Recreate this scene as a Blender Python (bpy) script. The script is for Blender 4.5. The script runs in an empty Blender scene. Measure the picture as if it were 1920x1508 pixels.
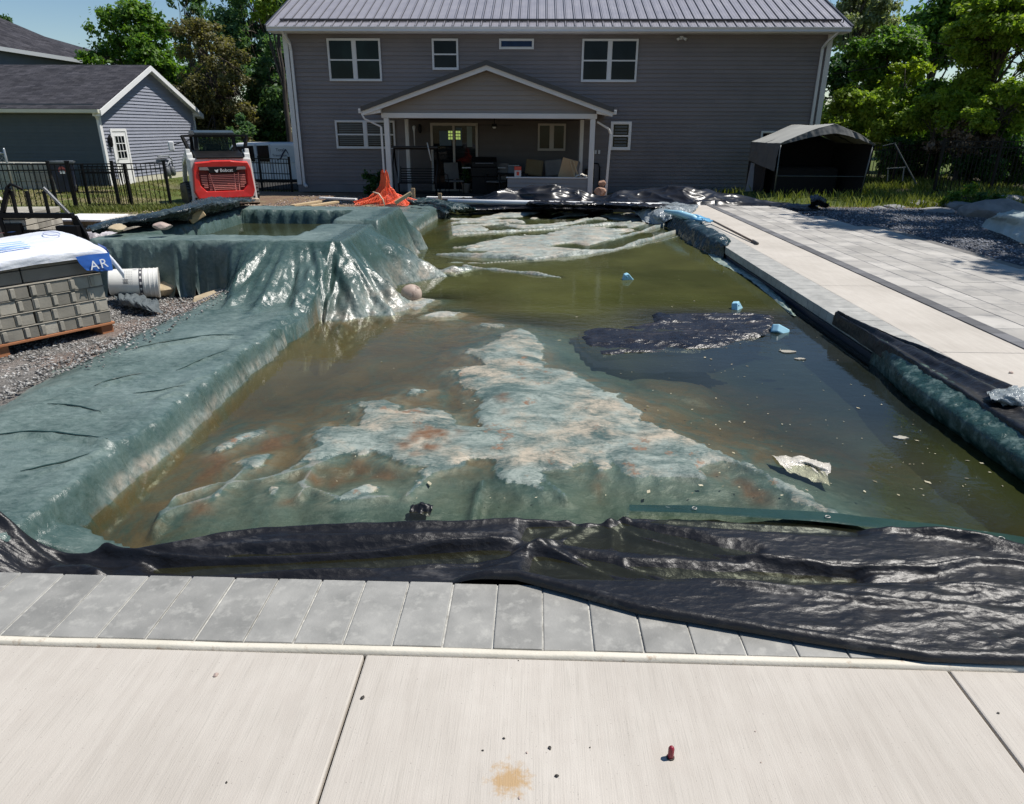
import bpy, math, random
import numpy as np
from mathutils import Vector, Matrix
random.seed(7); RNG = np.random.default_rng(11)
scene = bpy.context.scene
COL = scene.collection
# ------------------------------------------------------------------ camera
FPX = 1300.0; TH = math.radians(21.57); PS = math.radians(1.76); RO = math.radians(0.3); CH = 1.6
_h = np.array([-math.sin(PS), math.cos(PS), 0.0]); _z = np.array([0, 0, 1.0])
FW = _h*math.cos(TH) - _z*math.sin(TH)
_r = np.array([math.cos(PS), math.sin(PS), 0.0]); _u = np.cross(_r, FW)
RT = _r*math.cos(RO) + _u*math.sin(RO); UP = -_r*math.sin(RO) + _u*math.cos(RO)
cam_d = bpy.data.cameras.new('camera'); cam = bpy.data.objects.new('camera', cam_d); COL.objects.link(cam)
cam_d.sensor_fit = 'HORIZONTAL'; cam_d.sensor_width = 36.0; cam_d.lens = 36.0*FPX/1920.0
cam_d.clip_start = 0.05; cam_d.clip_end = 2000.0
m = Matrix.Identity(4)
for i in range(3):
    m[i][0] = RT[i]; m[i][1] = UP[i]; m[i][2] = -FW[i]
m[2][3] = CH
cam.matrix_world = m
scene.camera = cam
# ------------------------------------------------------------------ sky, sun, exposure
SUN_EL = 60.0; SUN_AZ = 76.0      # azimuth from +Y towards +X
wd = bpy.data.worlds.new("World"); scene.world = wd; wd.use_nodes = True
wn = wd.node_tree.nodes; wl = wd.node_tree.links
sky = wn.new('ShaderNodeTexSky'); sky.sky_type = 'NISHITA'; sky.sun_disc = False
sky.sun_elevation = math.radians(SUN_EL); sky.sun_rotation = math.radians(SUN_AZ)
sky.altitude = 200; sky.air_density = 1.0; sky.dust_density = 0.1; sky.ozone_density = 1.3
bg = [n for n in wn if n.type == 'BACKGROUND'][0]
bg.inputs['Strength'].default_value = 0.075
hs = wn.new('ShaderNodeHueSaturation'); hs.inputs['Saturation'].default_value = 1.18; hs.inputs['Value'].default_value = 1.15
wl.new(sky.outputs[0], hs.inputs['Color']); wl.new(hs.outputs[0], bg.inputs['Color'])
sl = bpy.data.lights.new('sun', 'SUN'); sun = bpy.data.objects.new('sun', sl); COL.objects.link(sun)
sl.energy = 4.9; sl.angle = math.radians(0.53); sl.color = (1.0, 0.955, 0.89)
sdir = Vector((math.sin(math.radians(SUN_AZ))*math.cos(math.radians(SUN_EL)),
               math.cos(math.radians(SUN_AZ))*math.cos(math.radians(SUN_EL)), math.sin(math.radians(SUN_EL))))
sun.rotation_euler = sdir.to_track_quat('Z', 'Y').to_euler(); sun.location = sdir*60
scene.view_settings.view_transform = 'Standard'; scene.view_settings.look = 'None'
scene.view_settings.exposure = 0.18; scene.view_settings.gamma = 1.0; scene.view_settings.use_curve_mapping = False
scene.cycles.max_bounces = 8; scene.cycles.transparent_max_bounces = 12
scene.cycles.caustics_reflective = False; scene.cycles.caustics_refractive = False

# real positions surveyed from the picture: a ray meets the ground (P) or an upright plane (W)
def ray(px, py): return FW + RT*(px-960)/FPX - UP*(py-754)/FPX
def P(px, py, z=0.0):
    r = ray(px, py); t = (z-CH)/r[2]; return np.array([r[0]*t, r[1]*t, z])
def W(px, py, y):
    r = ray(px, py); t = y/r[1]; return np.array([r[0]*t, y, CH+r[2]*t])

# ------------------------------------------------------------------ noise (numpy)
def _hash(ix, iy, s):
    h = (ix.astype(np.int64)*374761393 + iy.astype(np.int64)*668265263 + s*1442695041) & 0xffffffff
    h = ((h ^ (h >> 13))*1274126177) & 0xffffffff
    return ((h ^ (h >> 16)) & 0xffff)/65535.0
def vn(x, y, s=0):
    x = np.asarray(x, float); y = np.asarray(y, float)
    ix = np.floor(x).astype(np.int64); iy = np.floor(y).astype(np.int64)
    fx = x-ix; fy = y-iy; fx = fx*fx*(3-2*fx); fy = fy*fy*(3-2*fy)
    a = _hash(ix, iy, s); b = _hash(ix+1, iy, s); c = _hash(ix, iy+1, s); d = _hash(ix+1, iy+1, s)
    return (a*(1-fx)+b*fx)*(1-fy)+(c*(1-fx)+d*fx)*fy
def fbm(x, y, s=0, o=4):
    r = 0; a = .5; t = 0
    for k in range(o):
        r = r+a*vn(x*2**k, y*2**k, s+k*17); t += a; a *= .5
    return r/t
def ridge(x, y, s=0, o=3):
    r = 0; a = .5; t = 0
    for k in range(o):
        r = r+a*(1-np.abs(2*vn(x*2**k, y*2**k, s+k*13)-1)*1.0)**2; t += a; a *= .5
    return r/t
def sst(a, b, x):
    t = np.clip((x-a)/(b-a), 0, 1); return t*t*(3-2*t)
def polysd(x, y, poly):
    """signed distance, positive inside"""
    p = np.array([q[:2] for q in poly], float); n = len(p)
    d = np.full(np.shape(x), 1e9); ins = np.zeros(np.shape(x), bool)
    for i in range(n):
        ax, ay = p[i]; bx, by = p[(i+1) % n]
        ex, ey = bx-ax, by-ay; L = ex*ex+ey*ey+1e-12
        t = np.clip(((x-ax)*ex+(y-ay)*ey)/L, 0, 1)
        d = np.minimum(d, (x-ax-t*ex)**2+(y-ay-t*ey)**2)
        c = ((ay > y) != (by > y)) & (x < (bx-ax)*(y-ay)/((by-ay) if abs(by-ay) > 1e-9 else 1e-9)+ax)
        ins ^= c
    d = np.sqrt(d); return np.where(ins, d, -d)
def linesd(x, y, pl):
    """distance to a polyline and the parameter along it"""
    d = np.full(np.shape(x), 1e9); s = np.zeros(np.shape(x)); p = np.array([q[:2] for q in pl], float); n = len(p)
    sg = np.zeros(np.shape(x))
    for i in range(n-1):
        ax, ay = p[i]; bx, by = p[i+1]; ex, ey = bx-ax, by-ay; L = ex*ex+ey*ey+1e-12
        t = np.clip(((x-ax)*ex+(y-ay)*ey)/L, 0, 1)
        dd = np.sqrt((x-ax-t*ex)**2+(y-ay-t*ey)**2)
        k = dd < d; d = np.where(k, dd, d); s = np.where(k, (i+t)/(n-1), s)
        sg = np.where(k, np.sign(ex*(y-ay)-ey*(x-ax)), sg)
    return d, s, sg

# ------------------------------------------------------------------ naming helpers
def tag(o, label=None, cat=None, group=None, kind=None):
    if label: o['label'] = label
    if cat: o['category'] = cat
    if group: o['group'] = group
    if kind: o['kind'] = kind
    return o
def empty(name, loc=(0, 0, 0), rz=0.0, label=None, cat=None, group=None, kind=None):
    o = bpy.data.objects.new(name, None); COL.objects.link(o); o.location = loc; o.rotation_euler = (0, 0, rz)
    o.empty_display_size = 0.1
    return tag(o, label, cat, group, kind)
def copy_tree(o, parent=None):
    c = o.copy(); COL.objects.link(c)
    if parent: c.parent = parent
    for ch in list(o.children): copy_tree(ch, c)
    return c

# ------------------------------------------------------------------ mesh builder
class MB:
    def __init__(s): s.v = []; s.f = []; s.t = []; s.n = 0
    def add(s, vs, fs, tone=0.5):
        b = s.n; s.v.extend([tuple(map(float, q)) for q in vs]); s.n += len(vs)
        s.f.extend([tuple(b+i for i in q) for q in fs]); s.t.extend([tone]*len(fs)); return s
    def box(s, x0, x1, y0, y1, z0, z1, tone=0.5, M=None):
        vs = [(x, y, z) for z in (z0, z1) for (x, y) in ((x0, y0), (x1, y0), (x1, y1), (x0, y1))]
        if M is not None: vs = [M @ Vector(q) for q in vs]
        return s.add(vs, [(3, 2, 1, 0), (4, 5, 6, 7), (0, 1, 5, 4), (1, 2, 6, 5), (2, 3, 7, 6), (3, 0, 4, 7)], tone)
    def bar(s, a, b, w, h=None, tone=0.5, up=(0, 0, 1)):
        h = h or w; a = Vector(a); b = Vector(b); d = b-a; L = d.length
        if L < 1e-6: return s
        d.normalize(); u = Vector(up)
        if abs(d.dot(u)) > .95: u = Vector((0, 1, 0))
        x = d.cross(u).normalized(); y = x.cross(d).normalized()
        vs = []
        for q in (a, b):
            for (i, j) in ((-1, -1), (1, -1), (1, 1), (-1, 1)): vs.append(q+x*(i*w/2)+y*(j*h/2))
        return s.add(vs, [(3, 2, 1, 0), (4, 5, 6, 7), (0, 1, 5, 4), (1, 2, 6, 5), (2, 3, 7, 6), (3, 0, 4, 7)], tone)
    def tube(s, pts, r, seg=10, tone=0.5, cap=True):
        pts = [Vector(q) for q in pts]; n = len(pts); rr = r if hasattr(r, '__len__') else [r]*n
        vs = []; prev = None
        for i, q in enumerate(pts):
            d = (pts[min(i+1, n-1)]-pts[max(i-1, 0)])
            d = d.normalized() if d.length > 1e-9 else Vector((0, 0, 1))
            if prev is None:
                u = Vector((0, 0, 1)) if abs(d.z) < .9 else Vector((1, 0, 0)); x = d.cross(u).normalized()
            else: x = (prev-d*prev.dot(d)).normalized()
            prev = x; y = d.cross(x)
            for k in range(seg):
                a = 2*math.pi*k/seg; vs.append(q+x*(math.cos(a)*rr[i])+y*(math.sin(a)*rr[i]))
        fs = []
        for i in range(n-1):
            for k in range(seg):
                a = i*seg+k; b = i*seg+(k+1) % seg; fs.append((a, b, b+seg, a+seg))
        if cap:
            fs.append(tuple(range(seg-1, -1, -1))); fs.append(tuple((n-1)*seg+k for k in range(seg)))
        return s.add(vs, fs, tone)
    def prism(s, poly, a, b, axis='y', tone=0.5, M=None):
        """poly in the plane across the axis; extruded from a to b"""
        n = len(poly); vs = []
        for t in (a, b):
            for (p, q) in poly:
                v = {'y': (p, t, q), 'x': (t, p, q), 'z': (p, q, t)}[axis]
                vs.append(M @ Vector(v) if M is not None else v)
        fs = [tuple(range(n)), tuple(range(2*n-1, n-1, -1))]
        for i in range(n):
            j = (i+1) % n; fs.append((j, i, n+i, n+j))
        return s.add(vs, fs, tone)
    def quad(s, a, b, c, d, tone=0.5): return s.add([a, b, c, d], [(0, 1, 2, 3)], tone)
    def build(s, name, mat, parent=None, smooth=False, bevel=0, seg=2, label=None, cat=None, group=None, kind=None, fix=True):
        me = bpy.data.meshes.new(name)
        me.from_pydata(s.v, [], s.f); me.update()
        at = me.attributes.new('tone', 'FLOAT', 'FACE'); at.data.foreach_set('value', np.array(s.t, dtype=np.float32))
        if fix:
            import bmesh
            bm = bmesh.new(); bm.from_mesh(me); bmesh.ops.recalc_face_normals(bm, faces=bm.faces); bm.to_mesh(me); bm.free()
        me.materials.append(mat)
        if smooth: me.polygons.foreach_set('use_smooth', [True]*len(me.polygons))
        o = bpy.data.objects.new(name, me); COL.objects.link(o)
        if parent: o.parent = parent
        if bevel:
            b = o.modifiers.new('bevel', 'BEVEL'); b.width = bevel; b.segments = seg; b.limit_method = 'ANGLE'; b.angle_limit = math.radians(35)
        return tag(o, label, cat, group, kind)
def grid_obj(name, X, Y, Z, mat, keep=None, attrs=None, smooth=True, parent=None, colors=None, **kw):
    """a sheet from 2-D arrays"""
    ny, nx = X.shape
    idx = np.arange(nx*ny).reshape(ny, nx)
    F = np.stack([idx[:-1, :-1], idx[:-1, 1:], idx[1:, 1:], idx[1:, :-1]], -1).reshape(-1, 4)
    if keep is not None:
        kf = (keep[:-1, :-1] & keep[:-1, 1:] & keep[1:, 1:] & keep[1:, :-1]).reshape(-1); F = F[kf]
    used = np.unique(F); remap = np.full(nx*ny, -1); remap[used] = np.arange(len(used)); F = remap[F]
    V = np.stack([X, Y, Z], -1).reshape(-1, 3)[used]
    me = bpy.data.meshes.new(name)
    me.vertices.add(len(V)); me.vertices.foreach_set('co', V.astype(np.float32).ravel())
    me.loops.add(F.size); me.loops.foreach_set('vertex_index', F.astype(np.int32).ravel())
    me.polygons.add(len(F)); me.polygons.foreach_set('loop_start', np.arange(0, F.size, 4, dtype=np.int32))
    me.update(calc_edges=True); me.validate()
    if smooth: me.polygons.foreach_set('use_smooth', [True]*len(me.polygons))
    for k, a in (attrs or {}).items():
        at = me.attributes.new(k, 'FLOAT', 'POINT'); at.data.foreach_set('value', np.asarray(a, dtype=np.float32).reshape(-1)[used])
    for k, a in (colors or {}).items():
        c = np.concatenate([np.asarray(a).reshape(-1, 3)[used], np.ones((len(used), 1))], 1)
        at = me.attributes.new(k, 'FLOAT_COLOR', 'POINT'); at.data.foreach_set('color', c.astype(np.float32).ravel())
    me.materials.append(mat)
    o = bpy.data.objects.new(name, me); COL.objects.link(o)
    if parent: o.parent = parent
    return tag(o, **kw)
def soup_obj(name, V, F, mat, tone=None, parent=None, smooth=False, **kw):
    """many faces at once; F is (n,k)"""
    me = bpy.data.meshes.new(name); k = F.shape[1]
    me.vertices.add(len(V)); me.vertices.foreach_set('co', V.astype(np.float32).ravel())
    me.loops.add(F.size); me.loops.foreach_set('vertex_index', F.astype(np.int32).ravel())
    me.polygons.add(len(F)); me.polygons.foreach_set('loop_start', np.arange(0, F.size, k, dtype=np.int32))
    me.update(calc_edges=True)
    if tone is not None:
        at = me.attributes.new('tone', 'FLOAT', 'FACE'); at.data.foreach_set('value', np.asarray(tone, dtype=np.float32))
    if smooth: me.polygons.foreach_set('use_smooth', [True]*len(me.polygons))
    me.materials.append(mat)
    o = bpy.data.objects.new(name, me); COL.objects.link(o)
    if parent: o.parent = parent
    return tag(o, **kw)
def resample(pl, n):
    p = np.array(pl, float); d = np.r_[0, np.cumsum(np.linalg.norm(np.diff(p, axis=0), axis=1))]
    t = np.linspace(0, d[-1], n); q = np.stack([np.interp(t, d, p[:, k]) for k in range(p.shape[1])], 1)
    w = max(1, n//(len(p)*5)); 
    if w > 1:       # soften the corners a little
        k = np.ones(2*w+1)/(2*w+1); pad = np.concatenate([2*q[:1]-q[1:w+1][::-1], q, 2*q[-1:]-q[-w-1:-1][::-1]])
        q = np.stack([np.convolve(pad[:, j], k, 'valid') for j in range(q.shape[1])], 1)
    return q
def sheet(name, rows, nu, nv, mat, amp=0.012, freq=4.0, seed=3, stretch=(1, 1), fold=None, parent=None, attrs=None, solid=0.0, octs=4, **kw):
    """a draped cloth through a list of polylines (each row runs along u)"""
    R = np.stack([resample(r, nu) for r in rows]); m_ = len(rows)
    t = np.linspace(0, m_-1, nv); out = np.zeros((nv, nu, 3))
    for j, tt in enumerate(t):
        i = min(int(tt), m_-2); f = tt-i
        p0 = R[max(i-1, 0)]; p1 = R[i]; p2 = R[i+1]; p3 = R[min(i+2, m_-1)]
        out[j] = 0.5*((2*p1)+(-p0+p2)*f+(2*p0-5*p1+4*p2-p3)*f*f+(-p0+3*p1-3*p2+p3)*f**3)
    du = np.gradient(out, axis=1); dv = np.gradient(out, axis=0)
    nrm = np.cross(du, dv); nrm /= (np.linalg.norm(nrm, axis=2, keepdims=True)+1e-9)
    Lu = np.cumsum(np.linalg.norm(du, axis=2), axis=1); Lv = np.cumsum(np.linalg.norm(dv, axis=2), axis=0)
    w = (ridge(Lu*freq*stretch[0], Lv*freq*stretch[1], seed, octs)-.45)*2
    if fold is not None: w = w + fold(Lu, Lv, np.linspace(0, 1, nv)[:, None]+0*Lu)
    out = out + nrm*(w*amp)[..., None]
    A = {'wr': w}
    if attrs: A.update(attrs(out))
    o = grid_obj(name, out[..., 0], out[..., 1], out[..., 2], mat, attrs=A, parent=parent, **kw)
    if solid:
        s = o.modifiers.new('solid', 'SOLIDIFY'); s.thickness = solid; s.offset = 0
    return o

# ------------------------------------------------------------------ materials
def nodes_of(name):
    m_ = bpy.data.materials.new(name); m_.use_nodes = True; nt = m_.node_tree
    b = nt.nodes['Principled BSDF']; return m_, nt, b
def N(nt, t, **kw):
    n = nt.nodes.new(t)
    for k, v in kw.items():
        if k in n.inputs: n.inputs[k].default_value = v
        else: setattr(n, k, v)
    return n
def L(nt, a, b): nt.links.new(a, b)
def coords(nt, scale=(1, 1, 1), kind='Object'):
    tc = N(nt, 'ShaderNodeTexCoord'); mp = N(nt, 'ShaderNodeMapping'); mp.inputs['Scale'].default_value = scale
    L(nt, tc.outputs[kind], mp.inputs[0]); return mp.outputs[0]
def noise(nt, vec, scale, detail=4, rough=.55, dist=0):
    n = N(nt, 'ShaderNodeTexNoise'); n.inputs['Scale'].default_value = scale; n.inputs['Detail'].default_value = detail
    n.inputs['Roughness'].default_value = rough; n.inputs['Distortion'].default_value = dist
    L(nt, vec, n.inputs['Vector']); return n.outputs['Fac']
def ramp(nt, fac, p0, p1, c0=(0, 0, 0, 1), c1=(1, 1, 1, 1)):
    r = N(nt, 'ShaderNodeValToRGB'); r.color_ramp.elements[0].position = p0; r.color_ramp.elements[1].position = p1
    r.color_ramp.elements[0].color = c0; r.color_ramp.elements[1].color = c1; L(nt, fac, r.inputs[0]); return r.outputs[0]
def mixc(nt, f, a, b, mode='MIX'):
    n = N(nt, 'ShaderNodeMix'); n.data_type = 'RGBA'; n.blend_type = mode
    for inp, v in ((n.inputs[0], f), (n.inputs[6], a), (n.inputs[7], b)):
        if isinstance(v, (int, float)): inp.default_value = v
        elif isinstance(v, tuple): inp.default_value = v if len(v) == 4 else (*v, 1)
        else: L(nt, v, inp)
    return n.outputs[2]
def mth(nt, op, a, b=0.0, c=None):
    n = N(nt, 'ShaderNodeMath'); n.operation = op
    for i, v in enumerate((a, b) if c is None else (a, b, c)):
        if isinstance(v, (int, float)): n.inputs[i].default_value = v
        else: L(nt, v, n.inputs[i])
    return n.outputs[0]
def facets(nt, v, scale, dist=.35, feature='F1'):
    w = N(nt, 'ShaderNodeTexVoronoi'); w.feature = feature; w.inputs['Scale'].default_value = scale
    nn = N(nt, 'ShaderNodeTexNoise'); nn.inputs['Scale'].default_value = scale*.7; nn.inputs['Detail'].default_value = 3; L(nt, v, nn.inputs['Vector'])
    sc = N(nt, 'ShaderNodeVectorMath'); sc.operation = 'SCALE'; sc.inputs['Scale'].default_value = dist*2/scale; L(nt, nn.outputs['Color'], sc.inputs[0])
    dv = N(nt, 'ShaderNodeVectorMath'); dv.operation = 'ADD'; L(nt, v, dv.inputs[0]); L(nt, sc.outputs[0], dv.inputs[1]); L(nt, dv.outputs[0], w.inputs['Vector'])
    return w.outputs['Distance']
def attr(nt, name): return N(nt, 'ShaderNodeAttribute', attribute_name=name)
def bump(nt, b, h, strength, dist=0.01, prev=None):
    n = N(nt, 'ShaderNodeBump'); n.inputs['Strength'].default_value = strength; n.inputs['Distance'].default_value = dist
    L(nt, h, n.inputs['Height'])
    if prev is not None: L(nt, prev, n.inputs['Normal'])
    L(nt, n.outputs[0], b.inputs['Normal']); return n.outputs[0]
def c4(c): return (*c, 1) if len(c) == 3 else c
def mk(name, c, c2=None, rough=.6, scale=3.0, metal=0, tone=0.0, bmp=0.0, bscale=60, bdist=.004, stretch=(1, 1, 1), dirt=None, dirts=6, dirtp=(.55, .75), spec=.5, trans=0):
    """general paint / stone / plastic: two colours mixed by noise, per-piece tone, dirt patches, bump"""
    m_, nt, b = nodes_of(name)
    v = coords(nt, stretch); f = noise(nt, v, scale, 5)
    c2 = c2 or tuple(min(1, x*1.25) for x in c)
    col = mixc(nt, ramp(nt, f, .3, .7), c4(c), c4(c2))
    if tone:
        t = attr(nt, 'tone').outputs['Fac']
        k = mth(nt, 'ADD', mth(nt, 'MULTIPLY', mth(nt, 'SUBTRACT', t, .5), tone*2), 1.0)
        cc = N(nt, 'ShaderNodeCombineColor'); L(nt, k, cc.inputs[0]); L(nt, k, cc.inputs[1]); L(nt, k, cc.inputs[2])
        col = mixc(nt, 1.0, col, cc.outputs[0], 'MULTIPLY')
    if dirt:
        col = mixc(nt, ramp(nt, noise(nt, v, dirts, 6, .65), *dirtp), col, c4(dirt))
    L(nt, col, b.inputs['Base Color'])
    b.inputs['Metallic'].default_value = metal; b.inputs['Specular IOR Level'].default_value = spec
    r = mth(nt, 'ADD', mth(nt, 'MULTIPLY', f, .2), rough-.1); L(nt, r, b.inputs['Roughness'])
    if bmp: bump(nt, b, noise(nt, v, bscale, 5, .6), bmp, bdist)
    return m_
# ================================================================== THE SETTING
ZW = -0.17
def Gz(x, y):
    z = -.12+0*x
    left = sst(-1.5, -3.5, x)
    z = z-.45*sst(9, 20, y)*left
    z = z-.42*sst(25, 31, y)*sst(-15.2, -13.5, x)*sst(-7, -9, x)
    mid = 1-left
    z = z-.38*sst(16.6, 19, y)*mid*(1-sst(4.5, 6.5, x))
    z = z-.38*sst(21.5, 24.5, y)*sst(4.5, 6.5, x)*(1-sst(9.6, 11, x))
    z = z+.07*sst(4.3, 6, x)*(1-sst(15, 18, y))
    z = z+.06*sst(9, 12, x)*sst(15, 19, y)
    z = z+.25*sst(9.5, 12, x)*sst(17.5, 14, y)*sst(8, 11, y)
    return z
def terrain():
    xs = np.concatenate([np.linspace(-170, -21, 26), np.linspace(-20, -8.1, 100), np.linspace(-8, -2.3, 120), np.linspace(-2.2, 2.78, 40), np.linspace(2.9, 9, 60), np.linspace(9.15, 20, 70), np.linspace(21, 170, 26)])
    ys = np.concatenate([np.linspace(-8, 2.2, 20), np.linspace(2.25, 9, 140), np.linspace(9.06, 21, 170), np.linspace(21.15, 34, 80), np.linspace(35, 240, 34)])
    X, Y = np.meshgrid(xs, ys)
    Z = Gz(X, Y)+.03*(fbm(X*1.3, Y*1.3, 5)-.5)+.025*(fbm(X*7, Y*7, 9)-.5)
    Z = np.where((X > 2.7) & (X < 6.6) & (Y < 16.3), -.11+.0*X, Z)
    Z = np.where((Y < 1.9), np.minimum(Z, -.14), Z)
    keep = ~((X > -2.28) & (X < 2.77) & (Y > 2.0) & (Y < 16.45))
    n1 = fbm(X*.9, Y*.9, 21, 5); n2 = fbm(X*4, Y*4, 31, 4); n3 = fbm(X*.35, Y*.35, 41, 3)
    grav = np.array([.205, .197, .185]); dirt = np.array([.215, .15, .105]); grass = np.array([.105, .14, .035]); dgrav = np.array([.12, .13, .15]); pink = np.array([.235, .19, .165]); dry = np.array([.27, .24, .13])
    C = np.zeros(X.shape+(3,))+grav
    def lay(mask, c):
        nonlocal C
        C = C*(1-mask[..., None])+np.array(c)*mask[..., None]
    lay(sst(.5, .62, n1+.1*(n2-.5))*(Y < 9), pink)
    lay(sst(8.2, 10, Y+2*(n2-.5)), dirt)
    lay(sst(.5, .7, n2)*.45*(Y > 8), dry*.9+.02)
    gx = sst(-9.2, -10.8, X+.9*(n1-.5)-.12*(Y-19))*sst(16.5, 19, Y+1.5*(n2-.5))
    gx = np.maximum(gx, sst(-8.3, -9.4, X+.5*(n1-.5))*sst(12, 13, Y)*(1-sst(18.2, 19.4, Y)))
    gx = gx*(1-.95*sst(-11.3, -9.8, X)*sst(20.3, 21.5, Y)*(1-sst(25.5, 28, Y)))
    lay(gx, grass); lay(gx*sst(.45, .6, n1), dry*.85)
    lay(sst(5.0, 5.3, X)*(1-sst(16.6, 17.2, Y+.8*(n2-.5))), dgrav)
    lay(sst(5.2, 6.2, X+2*(n1-.5))*sst(16.9, 17.8, Y+.8*(n2-.5)), grass*.85)
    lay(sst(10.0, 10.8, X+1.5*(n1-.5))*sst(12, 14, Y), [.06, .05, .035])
    lay(sst(27, 31, Y), grass*.9)
    lay(sst(27, 29.5, Y)*sst(-15, -14, X)*(1-sst(-6, -5, X)), [.05, .05, .05])
    C = C*(.75+.5*n2[..., None])
    m_, nt, b = nodes_of('soil')
    v = coords(nt); a = attr(nt, 'ground_col')
    f = noise(nt, v, 38, 5, .7); k = ramp(nt, f, .3, .72, (.35, .35, .36, 1), (1.5, 1.45, 1.4, 1))
    L(nt, mixc(nt, 1.0, a.outputs['Color'], k, 'MULTIPLY'), b.inputs['Base Color']); b.inputs['Roughness'].default_value = .95
    b.inputs['Specular IOR Level'].default_value = .2
    bump(nt, b, noise(nt, v, 30, 6, .75), .9, .03)
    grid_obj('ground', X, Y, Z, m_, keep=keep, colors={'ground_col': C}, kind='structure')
terrain()

# concrete deck --------------------------------------------------------------
def m_concrete():
    m_, nt, b = nodes_of('broom_concrete')
    v = coords(nt); vs = coords(nt, (260, 5, 1)); vb = coords(nt, (26, 2.2, 1))
    big = noise(nt, v, 1.1, 5, .6); mid = noise(nt, v, 9, 6, .65); st = noise(nt, vs, 1, 3, .6); st2 = noise(nt, vb, 1, 3, .6)
    col = mixc(nt, ramp(nt, big, .35, .68), (.425, .388, .338), (.530, .488, .430))
    col = mixc(nt, mth(nt, 'MULTIPLY', ramp(nt, mid, .45, .75), .35), col, (.43, .385, .335))
    col = mixc(nt, mth(nt, 'MULTIPLY', ramp(nt, st2, .42, .62), .13), col, (.68, .64, .57))
    col = mixc(nt, mth(nt, 'MULTIPLY', ramp(nt, st, .55, .7), .34), col, (.30, .28, .24))
    sp = ramp(nt, noise(nt, v, 150, 2, .5), .27, .31, (1, 1, 1, 1), (0, 0, 0, 1))
    col = mixc(nt, mth(nt, 'MULTIPLY', sp, .5), col, (.16, .14, .13))
    # rust-coloured dirt blot
    d = N(nt, 'ShaderNodeVectorMath'); d.operation = 'DISTANCE'; q = P(955, 1462, 0); d.inputs[1].default_value = (q[0], q[1], 0); L(nt, v, d.inputs[0])
    bl = mth(nt, 'SUBTRACT', .062, mth(nt, 'ADD', d.outputs['Value'], mth(nt, 'MULTIPLY', mth(nt, 'SUBTRACT', noise(nt, v, 38, 5, .75), .5), .16)))
    col = mixc(nt, ramp(nt, mth(nt, 'MULTIPLY', bl, 12), 0, .5), col, (.42, .29, .16))
    L(nt, col, b.inputs['Base Color']); b.inputs['Roughness'].default_value = .88
    b.inputs['Specular IOR Level'].default_value = .25
    h = mth(nt, 'ADD', mth(nt, 'MULTIPLY', st, .7), mth(nt, 'MULTIPLY', noise(nt, v, 220, 3, .6), .6))
    bump(nt, b, h, .6, .0028); return m_
M_CONC = m_concrete()
JX = [-6.95, -5.08, -3.21, -0.53, 1.34, 3.21, 5.1, 7.0]
mb = MB(); G_ = .004
xs = [-9]+[-4.3, -2.4, -.53, 1.34, 3.21, 5.08]+[8]
for a, b_ in zip(xs[:-1], xs[1:]):
    mb.box(a+G_, b_-G_, -1.6, 1.785, -.12, 0)
mb.box(-9, -2.6, 1.79, 2.17, -.12, -.004)        # the strip left of the last coping stone
ys_ = [2.0, 5.25, 7.7, 9.6, 11.5, 13.4, 16.3]
mb.box(3.158, 3.86, 1.79, ys_[1]-G_, -.12, 0)
for a, b_ in zip(ys_[1:-1], ys_[2:]): mb.box(3.158, 3.86, a+G_, b_-G_, -.12, 0)
mb.build('pool_deck', M_CONC, bevel=.006, kind='structure')
MB().box(-9, 8, -1.7, 1.83, -.30, -.118).build('deck_footing', mk('footing', (.03, .028, .025)), kind='structure')
# coping and borders
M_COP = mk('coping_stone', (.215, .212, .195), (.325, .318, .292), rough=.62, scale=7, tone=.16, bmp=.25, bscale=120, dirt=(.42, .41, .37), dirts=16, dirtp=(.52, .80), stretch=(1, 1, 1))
def m_grout():
    return mk('grout', (.34, .33, .30), (.58, .57, .52), rough=.9, scale=22, dirt=(.20, .19, .17), dirts=30, dirtp=(.5, .7))
mb = MB(); j = .0045
x = -2.78
while x < 3.12:
    mb.box(x+j, x+.1665-j, 1.826, 2.172, -.085, .004+random.uniform(-.0012, .0012), random.random()) if False else mb.box(x+j*random.uniform(.35, 1.0), x+.1665-j*random.uniform(.35, 1.0), 1.826, 2.172+random.uniform(-.002, .003), -.085, .004+random.uniform(-.0022, .0022), random.random()); x += .1665
y = 2.18
while y < 16.3:
    mb.box(2.78, 3.15, y+j*.8, y+.1665-j*.8, -.085, .004+random.uniform(-.001, .001), 1.2+.5*random.random()); y += .1665  # right row toned lighter, standing in for its grazing sheen
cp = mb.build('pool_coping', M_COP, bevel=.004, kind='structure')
mb = MB(); mb.box(-2.775, 3.13, 1.828, 2.168, -.10, -.0015); mb.box(2.79, 3.146, 2.19, 16.3, -.10, -.0015)
mb.build('coping_mortar', m_grout(), kind='structure')
M_BORD = mk('border_paver', (.10, .10, .105), (.15, .15, .155), rough=.85, tone=.3, bmp=.2, bscale=90)
mb = MB(); y = 3.2
while y < 16.3: mb.box(3.868, 3.998, y+.003, y+.257, -.1, .006, random.random()); y += .26
mb.build('border_pavement', M_BORD, bevel=.004, kind='structure')
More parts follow.
